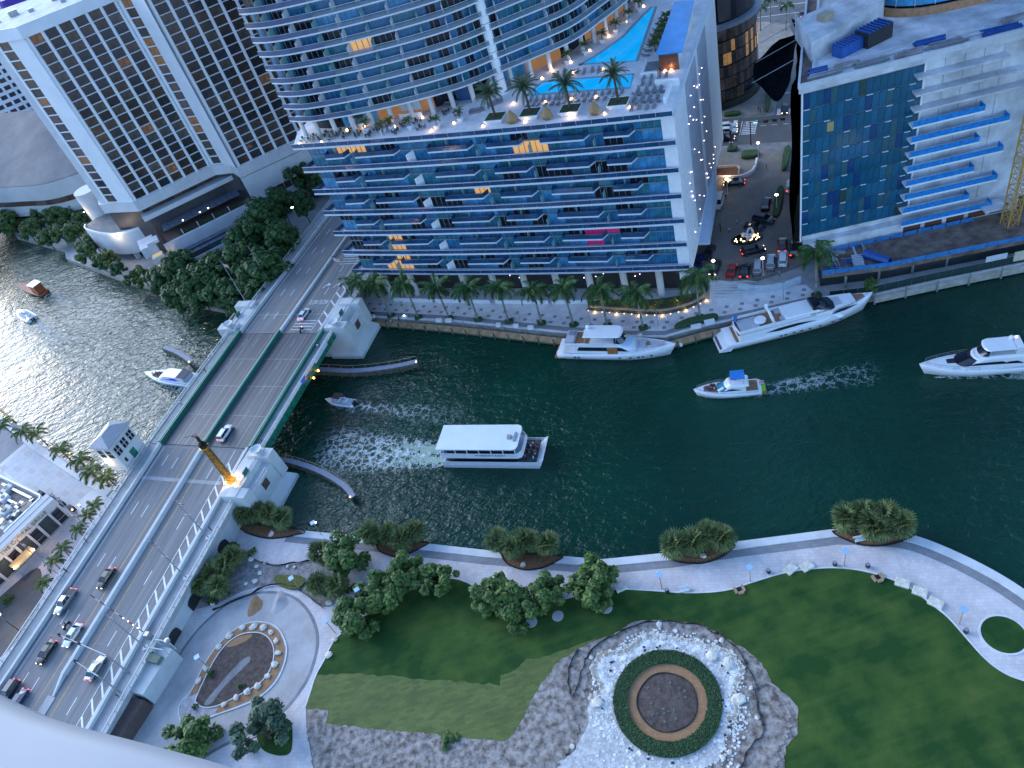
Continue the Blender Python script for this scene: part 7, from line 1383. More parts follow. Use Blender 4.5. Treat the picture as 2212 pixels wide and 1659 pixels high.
pc('sedan', 'black', 103.2, 88.6, -H_, 'black car with yellow bonnet stopped at the crossing', 1); pc('suv', 'white', 87.6, 80.3, .1, 'white car first in the queue at the crossing', 1); pc('suv', 'white', 88.0, 77.4, 0, 'white suv second in the queue at the crossing', 1); pc('sedan', 'black', 87.6, 73.8, 0, 'dark car third in the queue at the crossing', 1); pc('sedan', 'grey', 104.6, 157, H_, 'dark car on the far street at the top', 2)
for k in list(proto.values()):
    for c in list(k.children): bpy.data.objects.remove(c)
    bpy.data.objects.remove(k)
# ================================================================ people: one continuous skinned body each
SKIN = mat('skin', (.35, .2, .14), .6, var=0); HAIR = mat('dark_hair', (.02, .015, .012), .7, var=0)
def body(sit):
    me = bpy.data.meshes.new('figure'); J = [(0, 0, .95), (0, 0, 1.2), (0, 0, 1.42), (0, 0, 1.52), (0, .01, 1.66), (.1, 0, .9), (.11, .03, .5), (.11, 0, .06), (.11, .14, .03), (-.1, 0, .9), (-.12, .06, .5), (-.12, -.04, .06), (-.12, .1, .03), (.2, 0, 1.4), (.26, 0, 1.13), (.25, .1, .88), (-.2, 0, 1.4), (-.26, .02, 1.13), (-.22, .14, .92)]
    rad = [.15, .13, .16, .06, .105, .1, .07, .045, .04, .1, .07, .045, .04, .07, .05, .04, .07, .05, .04]
    if sit:
        J[6] = (.12, .42, .92); J[7] = (.12, .46, .48); J[8] = (.12, .58, .45); J[10] = (-.12, .42, .92); J[11] = (-.12, .46, .48); J[12] = (-.12, .58, .45)
    me.from_pydata(J, [(0, 1), (1, 2), (2, 3), (3, 4), (0, 5), (5, 6), (6, 7), (7, 8), (0, 9), (9, 10), (10, 11), (11, 12), (2, 13), (13, 14), (14, 15), (2, 16), (16, 17), (17, 18)], [])
    o = bpy.data.objects.new('figure_tmp', me); COL.objects.link(o); m = o.modifiers.new('skin', 'SKIN'); sv_ = me.skin_vertices[0].data
    for v, r in zip(sv_, rad): v.radius = (r, r * .8)
    sv_[0].use_root = True; ss = o.modifiers.new('sub', 'SUBSURF'); ss.levels = 1; ss.render_levels = 1
    out = bpy.data.meshes.new_from_object(o.evaluated_get(bpy.context.evaluated_depsgraph_get())); bpy.data.objects.remove(o); out.materials.clear()
    for mm in (FLAGW, DARKM, SKIN, HAIR): out.materials.append(mm)
    for p in out.polygons:
        z = p.center.z; x = abs(p.center.x); p.material_index = 3 if z > 1.68 or (z > 1.58 and p.center.y < -.03) else (2 if z > 1.5 or (x > .19 and z < 1.15) else (0 if z > .97 else 1)); p.use_smooth = True
    return out
FIG = [body(False), body(True)]; SH = [mat('shirt_%d' % i, c, .8, var=0) for i, c in enumerate([(.55, .55, .58), (.3, .04, .04), (.04, .06, .2), (.05, .05, .055), (.35, .2, .18), (.2, .28, .4)])]
rpp = random.Random(6)
def person(q, rz, label, shirt, sit=0, group=None, zoff=0):
    o = inst('person', FIG[sit], None, (q[0], q[1], q[2] + zoff), rz); o.material_slots[0].link = 'OBJECT'; o.material_slots[0].material = SH[shirt]
    return tag(o, label, 'person', group)
for x, y, s, lab in [(36.2, 15.0, 1, 'person in red walking on the bridge sidewalk by the statue pier'), (5.0, 14.8, 3, 'person in dark clothes on the right sidewalk of the moving span, first of a pair'), (5.9, 15.0, 0, 'person in white on the right sidewalk of the moving span, second of a pair'), (14.5, -14.6, 3, 'person in black leaning on the left rail above the motor cruiser'), (26.0, -14.6, 0, 'person in white on the left sidewalk of the moving span'), (-.6, -14.8, 3, 'person on the left sidewalk at the far pier'), (-2.2, 14.2, 1, 'person in red on the sidewalk beside the right pier bowl'), (-9.4, -14.4, 0, 'person in white by the far left flagpole'), (64.5, -15.2, 3, 'person in black on the left ramp sidewalk by the palms'), (71.6, -15.2, 2, 'person in blue on the left ramp sidewalk in front of the restaurant'), (58.8, 14.6, 3, 'person on the right ramp sidewalk near the flag'), (92.8, 14.5, 4, 'person near the brown shelter on the ramp sidewalk')]:
    person(BW(x, y, DZ(x) + .12), rpp.uniform(0, 6.28), lab, s)
for u, v, s, lab in [(95.6, 30.9, 0, 'valet in white shirt and black trousers right of the pair in the court'), (94.1, 27.3, 0, 'valet in white shirt and black trousers nearer the hotel'), (91.4, 42.6, 3, 'person in black beside the white van'), (97.3, 51.5 + 6, 3, 'person in dark clothes crossing at the court entrance'), (100.6, 56.4, 3, 'person walking below the planted island'), (91.6, 29.5, 3, 'person in black by the canopy, left'), (91.9, 27.8, 3, 'person in black by the canopy, right'), (92.6, 80.6, 3, 'person on the zebra crossing, left'), (94.0, 80.8, 3, 'person on the zebra crossing, right'), (97.0, 89.2, 3, 'person in dark clothes on the lit corner, right'), (95.6, 89.0, 3, 'person in dark clothes on the lit corner, left'), (96.2, 88.2, 3, 'person in dark clothes on the lit corner, nearest'), (98.2, 95.4, 2, 'person walking up the side street pavement'), (107.3, 9.6, 5, 'person in blue on the walk above the lettered wall')]:
    person(EW(u, v, MC + (.13 if v > 86 else .02)), rpp.uniform(0, 6.28), lab, s)
for i in range(16): person(EW(rpp.uniform(3, 24), rpp.uniform(2, 6), TD), rpp.uniform(0, 6.28), 'guest standing among the tables of the terrace bar', i % 6, 0, 'guests on the terrace bar')
person((-26.4, 170.0, .97), -2.2, 'person sitting on the boardwalk edge near the bridge, left', 2, 1, None, -.85); person((-25.0, 169.0, .97), -2.2, 'person sitting on the boardwalk edge near the bridge, right', 0, 1, None, -.85); person((-22.6, 168.2, .97), 1, 'person in black standing on the boardwalk near the bridge', 3)
# motorcycles
def moto(x, y, rz, lab):
    q = BW(x, y, DZ(x) + .02); r = thing('motorcycle', lab, 'motorcycle', q, rz); wm = MB(); wm.tube((0, -.07, 0), (0, .07, 0), .3, .3, 12); wm = wm.mesh('wheel', BLACK); inst('wheel', wm, r, (.7, 0, .3)); inst('wheel', wm, r, (-.65, 0, .3))
    b = MB(); b.loft([[(-.75, -.1, .55), (-.75, .1, .55), (-.75, .1, .75), (-.75, -.1, .75)], [(0, -.16, .35), (0, .16, .35), (0, .16, .85), (0, -.16, .85)], [(.45, -.14, .5), (.45, .14, .5), (.45, .1, 1.0), (.45, -.1, 1.0)]]); b.build('body', PT['black'], r); MB().bar((.5, -.38, 1.0), (.5, .38, 1.0), .04, .04).build('handlebar', STEEL, r); MB().tube((.7, 0, .3), (.48, 0, 1.0), .05).build('fork', STEEL, r); MB().box(.62, .7, -.09, .09, .78, .94).build('headlight', HEADL, r)
    person(q + Vector((-.1 * math.cos(rz), -.1 * math.sin(rz), 0)), rz - math.pi / 2, 'rider on the ' + lab, 2, 1, None, -.12)
moto(82.3, -6.5, S_, 'dark motorcycle between the pickup and the white sedan'); moto(-.9, 6.3, N_, 'dark scooter at the stop bars before the far pier')
# ================================================================ boats: local x to the bow, origin at the waterline amidships
GEL = mat('white_gelcoat', (.68, .7, .73), .3, var=.03, coat=.3); GELS = mat('white_deck', (.6, .62, .66), .6, var=.05); YGL = mat('yacht_glass', (.01, .011, .018), .06, var=0, spec=.8); CUSH = mat('grey_cushion', (.38, .39, .44), .8, var=.08); BLUEC = mat('blue_canvas', (.01, .16, .48), .7, var=.1)
def shape(t, full=.5, sharp=2.2):
    return 1.0 if t < full else max(0.02, 1 - ((t - full) / (1 - full)) ** sharp)
def hull(L, B, Fa, Fb, full=.5, stern=.92, n=16, keel=-.5):
    loops = []
    for i in range(n + 1):
        t = i / n; x = -L / 2 + L * t; w = B / 2 * shape(t, full) * (stern + (1 - stern) * min(1, t * 3)); z = Fa + (Fb - Fa) * t ** 2; rk = .06 * L * max(0, t - .6) / .4
        loops.append([(x - rk * 1.2, 0, keel), (x - rk, -w * .72, keel * .4), (x - rk * .5, -w * .92, z * .45), (x, -w, z), (x, -w + .1, z + .02), (x, w - .1, z + .02), (x, w, z), (x - rk * .5, w * .92, z * .45), (x - rk, w * .72, keel * .4)])
    return MB().loft(loops)
def deckline(L, B, full, x0, x1, k, n=14, stern=.92):
    """outline that follows the hull, scaled by k, between x0 and x1"""
    r, l = [], []
    for i in range(n + 1):
        x = x0 + (x1 - x0) * i / n; t = (x + L / 2) / L; w = B / 2 * shape(t, full) * k; r.append((x, -w)); l.append((x, w))
    return r + l[::-1]
def tier(x0, x1, w, z0, z1, rf, ra, nose=.5, tw=.86):
    """cabin block with rounded, raked front"""
    def outl(a, b, ww):
        p = [(a, -ww * .96), (a + .3, -ww)]
        for k in range(7): an = -math.pi / 2 + math.pi * k / 6; p.append((b - nose * w + nose * w * math.cos(an), ww * math.sin(an)))
        return p + [(a + .3, ww), (a, ww * .96)]
    return MB().loft([[(x, y, z0) for x, y in outl(x0, x1, w)], [(x, y, z1) for x, y in outl(x0 + ra, x1 - rf, w * tw)]])
def rail(pts, h, m, nm, t, st=2):
    b = MB(); p3 = [Vector(p) for p in pts]; b.path([p + Vector((0, 0, h)) for p in p3], .035, 4); b.path([p + Vector((0, 0, h * .5)) for p in p3], .02, 4)
    for p in p3[::st]: b.tube(p, p + Vector((0, 0, h)), .025, .025, 4)
    b.build(nm, m, t)
def boat(name, label, cat, bow, stern, ):
    bow, stern = Vector(bow), Vector(stern); c = (bow + stern) / 2; d = bow - stern; t = thing(name, label, cat, (c.x, c.y, 0), math.atan2(d.y, d.x)); return t, math.hypot(d.x, d.y)
# moored flybridge yacht (left)
t, L = boat('flybridge_yacht', 'white flybridge yacht with hard top and tender moored below the glass hotel', 'yacht', (37.0, 122.6, 0), (13.4, 136.0, 0)); B = 6.0
hull(L, B, 1.9, 3.3, .5).build('hull', GEL, t, smooth=True)
MB().prism(deckline(L, B, .5, -L / 2 + 1.6, L / 2 - 1.4, .82), 2.15, 2.3).build('deck', GELS, t); MB().box(-L / 2 - .9, -L / 2 + 1.9, -2.4, 2.4, .35, .6).build('swim_platform', TEAK, t)
MB().prism(deckline(L, B, .5, L / 2 - 8.2, L / 2 - 2.0, .62), 2.6, 2.95).build('foredeck', GELS, t); MB().prism(deckline(L, B, .5, L / 2 - 5.2, L / 2 - 2.6, .5), 2.95, 3.3).build('sun_pad', CUSH, t); MB().box(L / 2 - 7.9, L / 2 - 6.6, -1.3, 1.3, 2.95, 3.4).build('bow_sofa', CUSH, t); MB().box(L / 2 - 6.4, L / 2 - 5.8, -.4, .4, 3.0, 3.5).build('bow_table', TEAK, t)
tier(-L / 2 + 4.0, L / 2 - 7.6, 2.45, 2.25, 4.5, 3.6, .2, .6).build('cabin', GEL, t); tier(-L / 2 + 5.0, L / 2 - 9.0, 2.46, 2.95, 3.85, 1.6, .5, .6, .93).build('side_windows', YGL, t); tier(-L / 2 + 8.0, L / 2 - 9.4, 2.1, 4.0, 4.56, 1.7, .5, .7).build('windscreen_cover', mat('pale_blue_cover', (.4, .52, .66), .5, var=.04), t)
MB().prism([(-L / 2 + 2.2, -2.3), (L / 2 - 12.6, -2.2), (L / 2 - 11.4, 0), (L / 2 - 12.6, 2.2), (-L / 2 + 2.2, 2.3)], 4.5, 4.75).build('flybridge', GEL, t); MB().box(-L / 2 + 4.6, -L / 2 + 8.0, -1.9, 1.9, 4.75, 4.8).build('fly_deck', TEAK, t); MB().box(-L / 2 + 2.4, -L / 2 + 4.4, -2, 2, 4.75, 5.3).build('fly_sofa', CUSH, t); MB().box(-L / 2 + 2.9, -L / 2 + 4.2, .2, 1.6, 5.3, 5.5).build('fly_pad', mat('violet_pad', (.2, .2, .28), .8), t)
tier(-L / 2 + 6.8, L / 2 - 11.4, 2.05, 6.6, 6.85, .4, .2, .4, .95).build('hard_top', GEL, t); tier(L / 2 - 13.4, L / 2 - 10.9, 2.0, 4.75, 5.9, .8, .1, .5).build('fly_windscreen', YGL, t)
for x in (-L / 2 + 7.4, L / 2 - 12.6):
    for y in (-1.8, 1.8): MB().bar((x - .5, y, 4.7), (x, y, 6.6), .35, .12).build('top_support', GEL, t)
MB().lathe([(.01, .95), (.35, .85), (.48, .5), (.4, .15), (.2, 0)], (-L / 2 + 7.6, .9, 6.85), 12).build('radar_dome', GEL, t, smooth=True); MB().box(-1.4, .9, -2.7, -2.44, 2.3, 3.9).build('open_doorway', mat('warm_wood', (.3, .12, .04), .5), t)
for x in (-9.5, -8.6, 1.0, 3.4, 5.2, 6.2, 8.0): MB().box(x, x + .5, -B / 2 * shape((x + L / 2) / L, .5) - .03, -B / 2 * shape((x + L / 2) / L, .5) + .2, 1.2, 1.4).build('porthole', YGL, t)
rail([(x, -B / 2 * shape((x + L / 2) / L, .5) + .08, 1.95 + 1.4 * ((x + L / 2) / L) ** 2) for x in [i * 1.2 + 2 for i in range(int((L / 2 - 2) / 1.2))]], .8, STEEL, 'bow_rail', t); rail([(x, B / 2 * shape((x + L / 2) / L, .5) - .08, 1.95 + 1.4 * ((x + L / 2) / L) ** 2) for x in [i * 1.2 + 2 for i in range(int((L / 2 - 2) / 1.2))]], .8, STEEL, 'bow_rail', t)
td = thing('tender', 'small white tender carried on the stern platform of the flybridge yacht', 'boat', t.matrix_basis @ Vector((-L / 2 + .6, .2, .62)), t.rotation_euler[2] + 1.3); hull(3.4, 1.6, .6, .8, .5, n=8, keel=.02).build('hull', GEL, td, smooth=True); MB().box(-1.2, .4, -.5, .5, .62, .66).build('cockpit', CUSH, td); MB().box(-.3, .2, -.3, .3, .66, 1.1).build('console', GEL, td)
for i, (x, y) in enumerate(((37.3, 127.9), (-1, -1))):
    if x > 0: o = MB().lathe([(.01, .5), (.35, .35), (.5, 0), (.35, -.35), (.01, -.5)], (0, 0, 0), 14).build('mooring_ball', GEL, smooth=True); o.location = (38.6, 124.4, .6); tag(o, 'round white fender ball hanging by the dock at the yacht bow', 'fender')
# big motor yacht
t, L = boat('motor_yacht', 'long white raised deck motor yacht moored by the steps', 'yacht', (79.2, 116.6, 0), (47.4, 120.6, 0)); B = 6.4
hull(L, B, 2.1, 4.2, .55, .95, 20).build('hull', GEL, t, smooth=True); MB().loft([[(-L / 2 - 2.0, -2.6, .2), (-L / 2 - 2.0, 2.6, .2), (-L / 2 + .5, 2.9, .2), (-L / 2 + .5, -2.9, .2)], [(-L / 2 - 1.8, -2.6, .7), (-L / 2 - 1.8, 2.6, .7), (-L / 2 + 1.6, 2.9, 2.2), (-L / 2 + 1.6, -2.9, 2.2)]]).build('transom', GEL, t); MB().box(-L / 2 - 1.75, -L / 2 - 1.0, -2.2, 2.2, .72, .95).build('platform_grille', mat('brown_grille', (.12, .08, .08), .6), t)
tier(-L / 2 + 2.4, L / 2 - 6.5, 3.0, 2.0, 3.9, 2.4, .3, .5, .93).build('main_cabin', GEL, t); MB().prism(deckline(L, B, .55, L / 2 - 13, L / 2 - 4.2, .8), 3.6, 4.3).build('raised_foredeck', GEL, t); MB().prism(deckline(L, B, .55, L / 2 - 5.2, L / 2 - 1.5, .7), 3.9, 3.98).build('bow_well', TEAK, t); MB().prism(deckline(L, B, .55, L / 2 - 11.5, L / 2 - 7, .5), 4.3, 4.4).build('sun_pad', CUSH, t)
for y in (-1, 1):
    MB().add([(-8, y * 2.94, 3.0), (-5, y * 3.02, 2.75), (3.0, y * 3.02, 3.1), (-1.0, y * 2.9, 3.55), (-5, y * 2.9, 3.45)], [(0, 1, 2, 3, 4)] if y < 0 else [(4, 3, 2, 1, 0)]).build('side_window', YGL, t); MB().add([(6, y * 2.92, 3.5), (9, y * 2.72, 3.5), (12.3, y * 2.1, 3.95), (8, y * 2.6, 4.1)], [(0, 1, 2, 3)] if y < 0 else [(3, 2, 1, 0)]).build('side_window', YGL, t)
    for x in (-5, -4, -2.2, -.6, 1.2, 3.4, 6.2, 8): MB().box(x, x + .55, y * B / 2 * shape((x + L / 2) / L, .55) - .05, y * B / 2 * shape((x + L / 2) / L, .55) + .05, 1.2, 1.42).build('porthole', YGL, t)
tier(-3.5, 7.6, 2.4, 4.1, 5.0, 2.8, .3, .6).build('wheelhouse', GEL, t); tier(1.5, 8.0, 2.36, 4.25, 4.9, 1.9, .3, .65, .88).build('windscreen', YGL, t); MB().prism([(-L / 2 + 2.2, -2.7), (5, -2.2), (5.8, 0), (5, 2.2), (-L / 2 + 2.2, 2.7)], 3.9, 4.1).build('fly_deck', TEAK, t)
MB().wall([Vector(p) for p in ((5.3, -2.1, 0), (-3, -2.5, 0), (-L / 2 + 2.6, -2.7, 0), (-L / 2 + 2.0, 0, 0), (-L / 2 + 2.6, 2.7, 0), (-3, 2.5, 0), (5.3, 2.1, 0))], -.3, 4.0, 4.75).build('fly_coaming', GEL, t); tier(2.6, 5.8, 2.0, 4.9, 5.7, 1.2, .1, .6).build('fly_screen', YGL, t)
for x0, x1, y0, y1, z in ((-1.8, .8, .2, 1.7, .5), (-4.2, -2.2, -1.9, -.6, .45), (1.4, 2.6, -1.4, 1.4, .5), (-4.6, -3.0, .8, 2.0, .4), (-L / 2 + 3, -L / 2 + 7.2, -2.0, 1.6, .35)): MB().box(x0, x1, y0, y1, 4.1, 4.1 + z).build('fly_seat', CUSH if z < .5 else GELS, t)
MB().lathe([(.01, .75), (1.1, .75), (1.25, .7), (1.25, .3)], (-L / 2 + 7.8, -.2, 4.1), 20).build('hot_tub', GEL, t); b = MB(); b.path([(-5.8, -2.2, 4.5), (-6.4, -1.6, 6.6), (-6.5, 0, 7.0), (-6.4, 1.6, 6.6), (-5.8, 2.2, 4.5)], .32, 8); b.build('radar_arch', GEL, t, smooth=True); MB().lathe([(.01, .7), (.35, .5), (.3, 0)], (-6.5, .9, 7.0), 10).build('radar_dome', GEL, t, smooth=True); MB().tube((-L / 2 + 2.6, 1.2, 5.0), (-L / 2 + 3.4, 2.4, 5.0), .35, .35, 10).build('blue_cover', BLUEC, t); MB().box(-L / 2 + 1.8, -L / 2 + 5.5, -2.6, 2.6, 2.15, 2.2).build('aft_deck', TEAK, t)
rail([(x, y_ * (B / 2 * shape((x + L / 2) / L, .55) - .1), 2.2 + 2.1 * ((x + L / 2) / L) ** 2) for y_ in (-1,) for x in [i * 1.3 + 7 for i in range(7)]], .7, STEEL, 'bow_rail', t); text('LSEVEN', .8, mat('grey_letter', (.3, .3, .33), .5), 'transom_lettering', t, Matrix.Translation((-L / 2 - .5, 0, 1.42)) @ Matrix.Rotation(R(-90), 4, 'Z') @ Matrix.Rotation(R(27), 4, 'X'), .01) if False else None
# yacht under way at the right edge
t, L = boat('cruising_yacht', 'white flybridge yacht under way at the right edge of the river', 'yacht', (76.0, 95.2, 0), (95.6, 88.0, 0)); B = 5.4
hull(L, B, 1.7, 2.7, .45).build('hull', GEL, t, smooth=True); MB().prism(deckline(L, B, .45, -L / 2 + 1, L / 2 - 1.2, .85), 1.9, 2.25).build('deck', GELS, t); MB().prism(deckline(L, B, .45, L / 2 - 7.5, L / 2 - 2.2, .6), 2.25, 2.7).build('foredeck', GEL, t); tier(-L / 2 + 3, L / 2 - 6.2, 2.2, 2.2, 4.1, 3.0, .3, .7).build('cabin', GEL, t); tier(L / 2 - 10.5, L / 2 - 6.1, 1.95, 2.75, 3.85, 2.1, .2, .8).build('windscreen', YGL, t)
for y in (-1, 1):
    for x0, x1, z in ((-4.5, 2.6, 2.9), (-7.0, -3.0, 2.75)): MB().add([(x0, y * 2.19, z), (x1, y * 2.15, z + .15), (x1 - 1.5, y * 2.08, z + .6), (x0 + 1.2, y * 2.08, z + .65)], [(0, 1, 2, 3)] if y < 0 else [(3, 2, 1, 0)]).build('side_window', YGL, t)
    rail([(x, y * (B / 2 * shape((x + L / 2) / L, .45) - .06), 1.75 + ((x + L / 2) / L) ** 2) for x in [i * 1.1 + .5 for i in range(9)]], .85, STEEL, 'bow_rail', t)
tier(-L / 2 + 3, L / 2 - 9.6, 1.9, 4.1, 4.7, 1.2, .3, .6).build('flybridge', GEL, t); tier(-L / 2 + 5.0, L / 2 - 10.4, 1.75, 6.0, 6.25, .3, .2, .5, .95).build('hard_top', GEL, t); tier(-1.0, L / 2 - 9.8, 1.7, 4.7, 5.4, .7, .1, .6).build('fly_screen', YGL, t)
for x in (-4.5, -1): [MB().bar((x - .4, y, 4.6), (x, y, 6.0), .3, .1).build('top_support', GEL, t) for y in (-1.6, 1.6)]
MB().lathe([(.01, .9), (.32, .8), (.42, .45), (.35, .1), (.2, 0)], (-5.0, -.9, 6.2), 12).build('radar_dome', GEL, t, smooth=True); MB().box(-6.6, -5.4, -1.7, 1.7, 4.7, 6.3).build('radar_arch', GEL, t); MB().lathe([(.01, .15), (.14, 0), (.01, -.15)], (-6, -1.2, 6.5), 6).build('nav_lamp', BULB, t); MB().prism(deckline(L, B, .45, L / 2 - 6.5, L / 2 - 4.8, .3), 2.7, 2.74).build('hatch', YGL, t)
# small flybridge cruiser with blue top
t, L = boat('bluetop_cruiser', 'small white cruiser with blue canvas top and people on the bow', 'yacht', (35.3, 109.2, 0), (48.0, 104.6, 0)); B = 4.2; tw = t.matrix_basis
hull(L, B, 1.2, 1.9, .45).build('hull', GEL, t, smooth=True); MB().prism(deckline(L, B, .45, -L / 2 + .6, L / 2 - .9, .84), 1.35, 1.6).build('deck', GELS, t); MB().box(-L / 2 - 1.0, -L / 2 + .6, -1.7, 1.7, .3, .45).build('swim_platform', TEAK, t); MB().box(-L / 2 + .7, -L / 2 + 3.2, -1.5, 1.5, 1.6, 1.64).build('cockpit', TEAK, t); MB().prism(deckline(L, B, .45, L / 2 - 5.0, L / 2 - 2.0, .6), 1.6, 1.72).build('bow_pad', mat('brown_pad', (.16, .09, .07), .8), t)
tier(-L / 2 + 3.0, L / 2 - 4.6, 1.65, 1.5, 2.9, 2.0, .1, .6).build('cabin', GEL, t); tier(0, L / 2 - 4.55, 1.5, 1.85, 2.6, 1.2, .1, .7).build('windscreen', GTEAL, t); tier(-L / 2 + 2.4, .4, 1.55, 2.9, 3.4, .8, .2, .6).build('flybridge', GEL, t); MB().box(-3.6, -.8, -1.3, 1.3, 4.9, 5.02).build('canvas_top', BLUEC, t); MB().box(-L / 2 - .8, -L / 2 + .2, -.7, 1.0, .5, .85).build('green_raft', mat('lime_raft', (.2, .55, .02), .6, var=.1), t)
b = MB()
for x in (-3.5, -.9):
    for y in (-1.25, 1.25): b.tube((x + .3, y, 3.3), (x, y, 4.9), .03, .03, 4)
b.build('canvas_frame', STEEL, t); MB().add([(-3, -1.66, 2.1), (1.2, -1.6, 2.0), (-1, -1.56, 2.5)], [(0, 1, 2)]).build('side_window', YGL, t); MB().add([(-3, 1.66, 2.1), (1.2, 1.6, 2.0), (-1, 1.56, 2.5)], [(2, 1, 0)]).build('side_window', YGL, t)
for y in (-1, 1): rail([(x, y * (B / 2 * shape((x + L / 2) / L, .45) - .05), 1.3 + .6 * ((x + L / 2) / L) ** 2) for x in [i * .8 + .5 for i in range(8)]], .6, STEEL, 'bow_rail', t)
b = MB()
for j in range(7): b.add([(-L / 2 + .4, .9, 2.6 + j * .2), (-L / 2 - .5, 1.0, 2.45 + j * .2), (-L / 2 - .5, 1.0, 2.63 + j * .2), (-L / 2 + .4, .9, 2.78 + j * .2)], [(0, 1, 2, 3)], j % 2)
b.build('ensign', [FLAGR, FLAGW], t)
for i in range(9): person(tw @ Vector((L / 2 - 4.8 + .55 * (i % 5), -.7 + .5 * (i // 3), 1.72)), rpp.uniform(0, 6.28), 'person in the crowd on the bow pad of the blue topped cruiser', i % 6, 1, 'people on the cruiser bow', -.85)
for i in range(3): person(tw @ Vector((-2.6 + .9 * i, -.6 + .5 * (i % 2), 3.0)), 2.8, 'person under the blue canvas top of the cruiser', i * 2 % 6, 1, 'people on the cruiser flybridge', -.6)
# ferry
t, L = boat('tour_ferry', 'white two deck tour ferry with flat roof heading right across the river', 'ferry', (1.5, 106.9, 0), (-18.0, 116.2, 0)); B = 6.6; tw = t.matrix_basis
MB().loft([[(-L / 2, -3.2, -.4), (L / 2 - .6, -3.2, -.4), (L / 2 - .6, 3.2, -.4), (-L / 2, 3.2, -.4)], [(-L / 2, -3.4, 1.2), (L / 2, -3.4, 1.2), (L / 2, 3.4, 1.2), (-L / 2, 3.4, 1.2)]]).build('hull', GEL, t); MB().box(-L / 2 + .2, L / 2 - .2, -3.3, 3.3, 1.2, 1.25).build('deck', mat('grey_green_deck', (.08, .1, .1), .7), t)
for y in (-3.36, 3.3): MB().box(-L / 2, L / 2, y, y + .06, 1.2, 2.1).build('bulwark', GEL, t)
MB().loft([[(L / 2 - 1.0, -3.4, 1.25), (L / 2, -3.4, .9), (L / 2, 3.4, .9), (L / 2 - 1.0, 3.4, 1.25)], [(L / 2 + .5, -3.3, 2.5), (L / 2 + .7, -3.3, 2.5), (L / 2 + .7, 3.3, 2.5), (L / 2 + .5, 3.3, 2.5)]]).build('bow_ramp', GEL, t); MB().box(-L / 2 + 1.2, L / 2 - 5.2, -2.9, 2.9, 1.25, 3.2).build('lower_cabin', YGL, t)
def rslab(x0, x1, w, z0, z1, m, nm, r=1.0): return MB().prism([(x0, -w), (x1 - r, -w), (x1 - r * .3, -w + r * .3), (x1, -w + r), (x1, w - r), (x1 - r * .3, w - r * .3), (x1 - r, w), (x0, w)], z0, z1, 0, 0, True).build(nm, m, t)
rslab(-L / 2 + .1, L / 2 - 3.4, 3.3, 3.2, 3.45, GEL, 'upper_deck'); MB().wall([Vector(p) for p in ((-L / 2 + .3, -3.25, 0), (L / 2 - 4.4, -3.25, 0), (L / 2 - 3.5, -2.3, 0), (L / 2 - 3.5, 2.3, 0), (L / 2 - 4.4, 3.25, 0), (-L / 2 + .3, 3.25, 0), (-L / 2 + .3, -3.25, 0))], .08, 3.45, 4.6).build('upper_bulwark', GEL, t)
for x in rng(-L / 2 + 1.2, L / 2 - 4.6, 2.6): [MB().box(x - .08, x + .08, y - .06, y + .06, 4.6, 5.9).build('roof_post', GEL, t) for y in (-3.1, 3.1)]
MB().box(-L / 2 + 1.5, L / 2 - 5.5, -2.4, 2.4, 3.46, 4.9).build('seating_block', mat('dark_seats', (.03, .03, .045), .8), t); rslab(-L / 2 - .2, L / 2 - 4.0, 3.4, 5.9, 6.15, mat('ferry_roof', (.6, .66, .7), .5, var=.04, scale=.3), 'roof'); MB().box(L / 2 - 6.6, L / 2 - 5.8, -.6, .4, 6.15, 6.5).build('roof_hatch', STEEL, t); MB().box(L / 2 - 5.2, L / 2 - 4.8, -1.2, 1.2, 6.15, 6.45).build('light_bar', STEEL, t)
text('POSEIDON FERRY', .72, mat('navy_letter', (.04, .06, .14), .5), 'name_lettering', t, Matrix.Translation((.6, -3.27, 4.05)) @ Matrix.Rotation(R(90), 4, 'X'), .01, 1.2)
for i in range(20): person(tw @ Vector((L / 2 - 3.4 + rpp.uniform(0, 2.2), rpp.uniform(-2.6, 2.6), 1.25)), rpp.uniform(0, 6.28), 'passenger standing on the open bow deck of the ferry', [1, 3, 2, 0, 1, 3, 4][i % 7], 0, 'passengers on the ferry bow')
# small boats
def runabout(bow, stern, label, top, hm=None, name='motorboat'):
    t, L = boat(name, label, 'boat', bow, stern); B = L * .32; hull(L, B, .75, 1.15, .45, n=10).build('hull', hm or GEL, t, smooth=True); MB().prism(deckline(L, B, .45, -L / 2 + .5, L / 2 - 1.2, .74), .9, 1.0).build('deck', CUSH, t); MB().box(-L * .05, L * .1, -.45, .45, 1.0, 1.9).build('console', GEL, t); MB().box(-L * .28, -L * .15, -.6, .6, 1.0, 1.5).build('seat', GELS, t)
    if top: MB().box(-L * .16, L * .12, -.95, .95, 2.7, 2.8).build('top', top, t); b = MB(); [b.tube((x, y, 1.0), (x, y, 2.7), .03, .03, 4) for x in (-L * .14, L * .1) for y in (-.85, .85)]; b.build('top_frame', STEEL, t)
    for y in (-.35, .35): MB().box(-L / 2 - .5, -L / 2 + .05, y - .2, y + .2, .1, 1.3).build('outboard', BLACK, t)
    for i in range(2): person(t.matrix_basis @ Vector((-L * .02 - i * L * .2, .3 - .6 * i, 1.0)), t.rotation_euler[2] - 1.57, ('skipper' if i == 0 else 'passenger') + ' aboard the ' + label, (3, 0)[i], 1, None, -.3)
    return t
runabout((-44.6, 147.4, 0), (-37.6, 142.6, 0), 'white open motorboat with black top leaving a wake by the bridge', DARKM); t = runabout((-152, 248.6, 0), (-144, 238.8, 0), 'white speedboat on the bright water at the far left', None); MB().lathe([(.01, .3), (.3, 0), (.01, -.2)], (-4.9, .9, 1.3), 8).build('stern_lamp', BULBW, t)
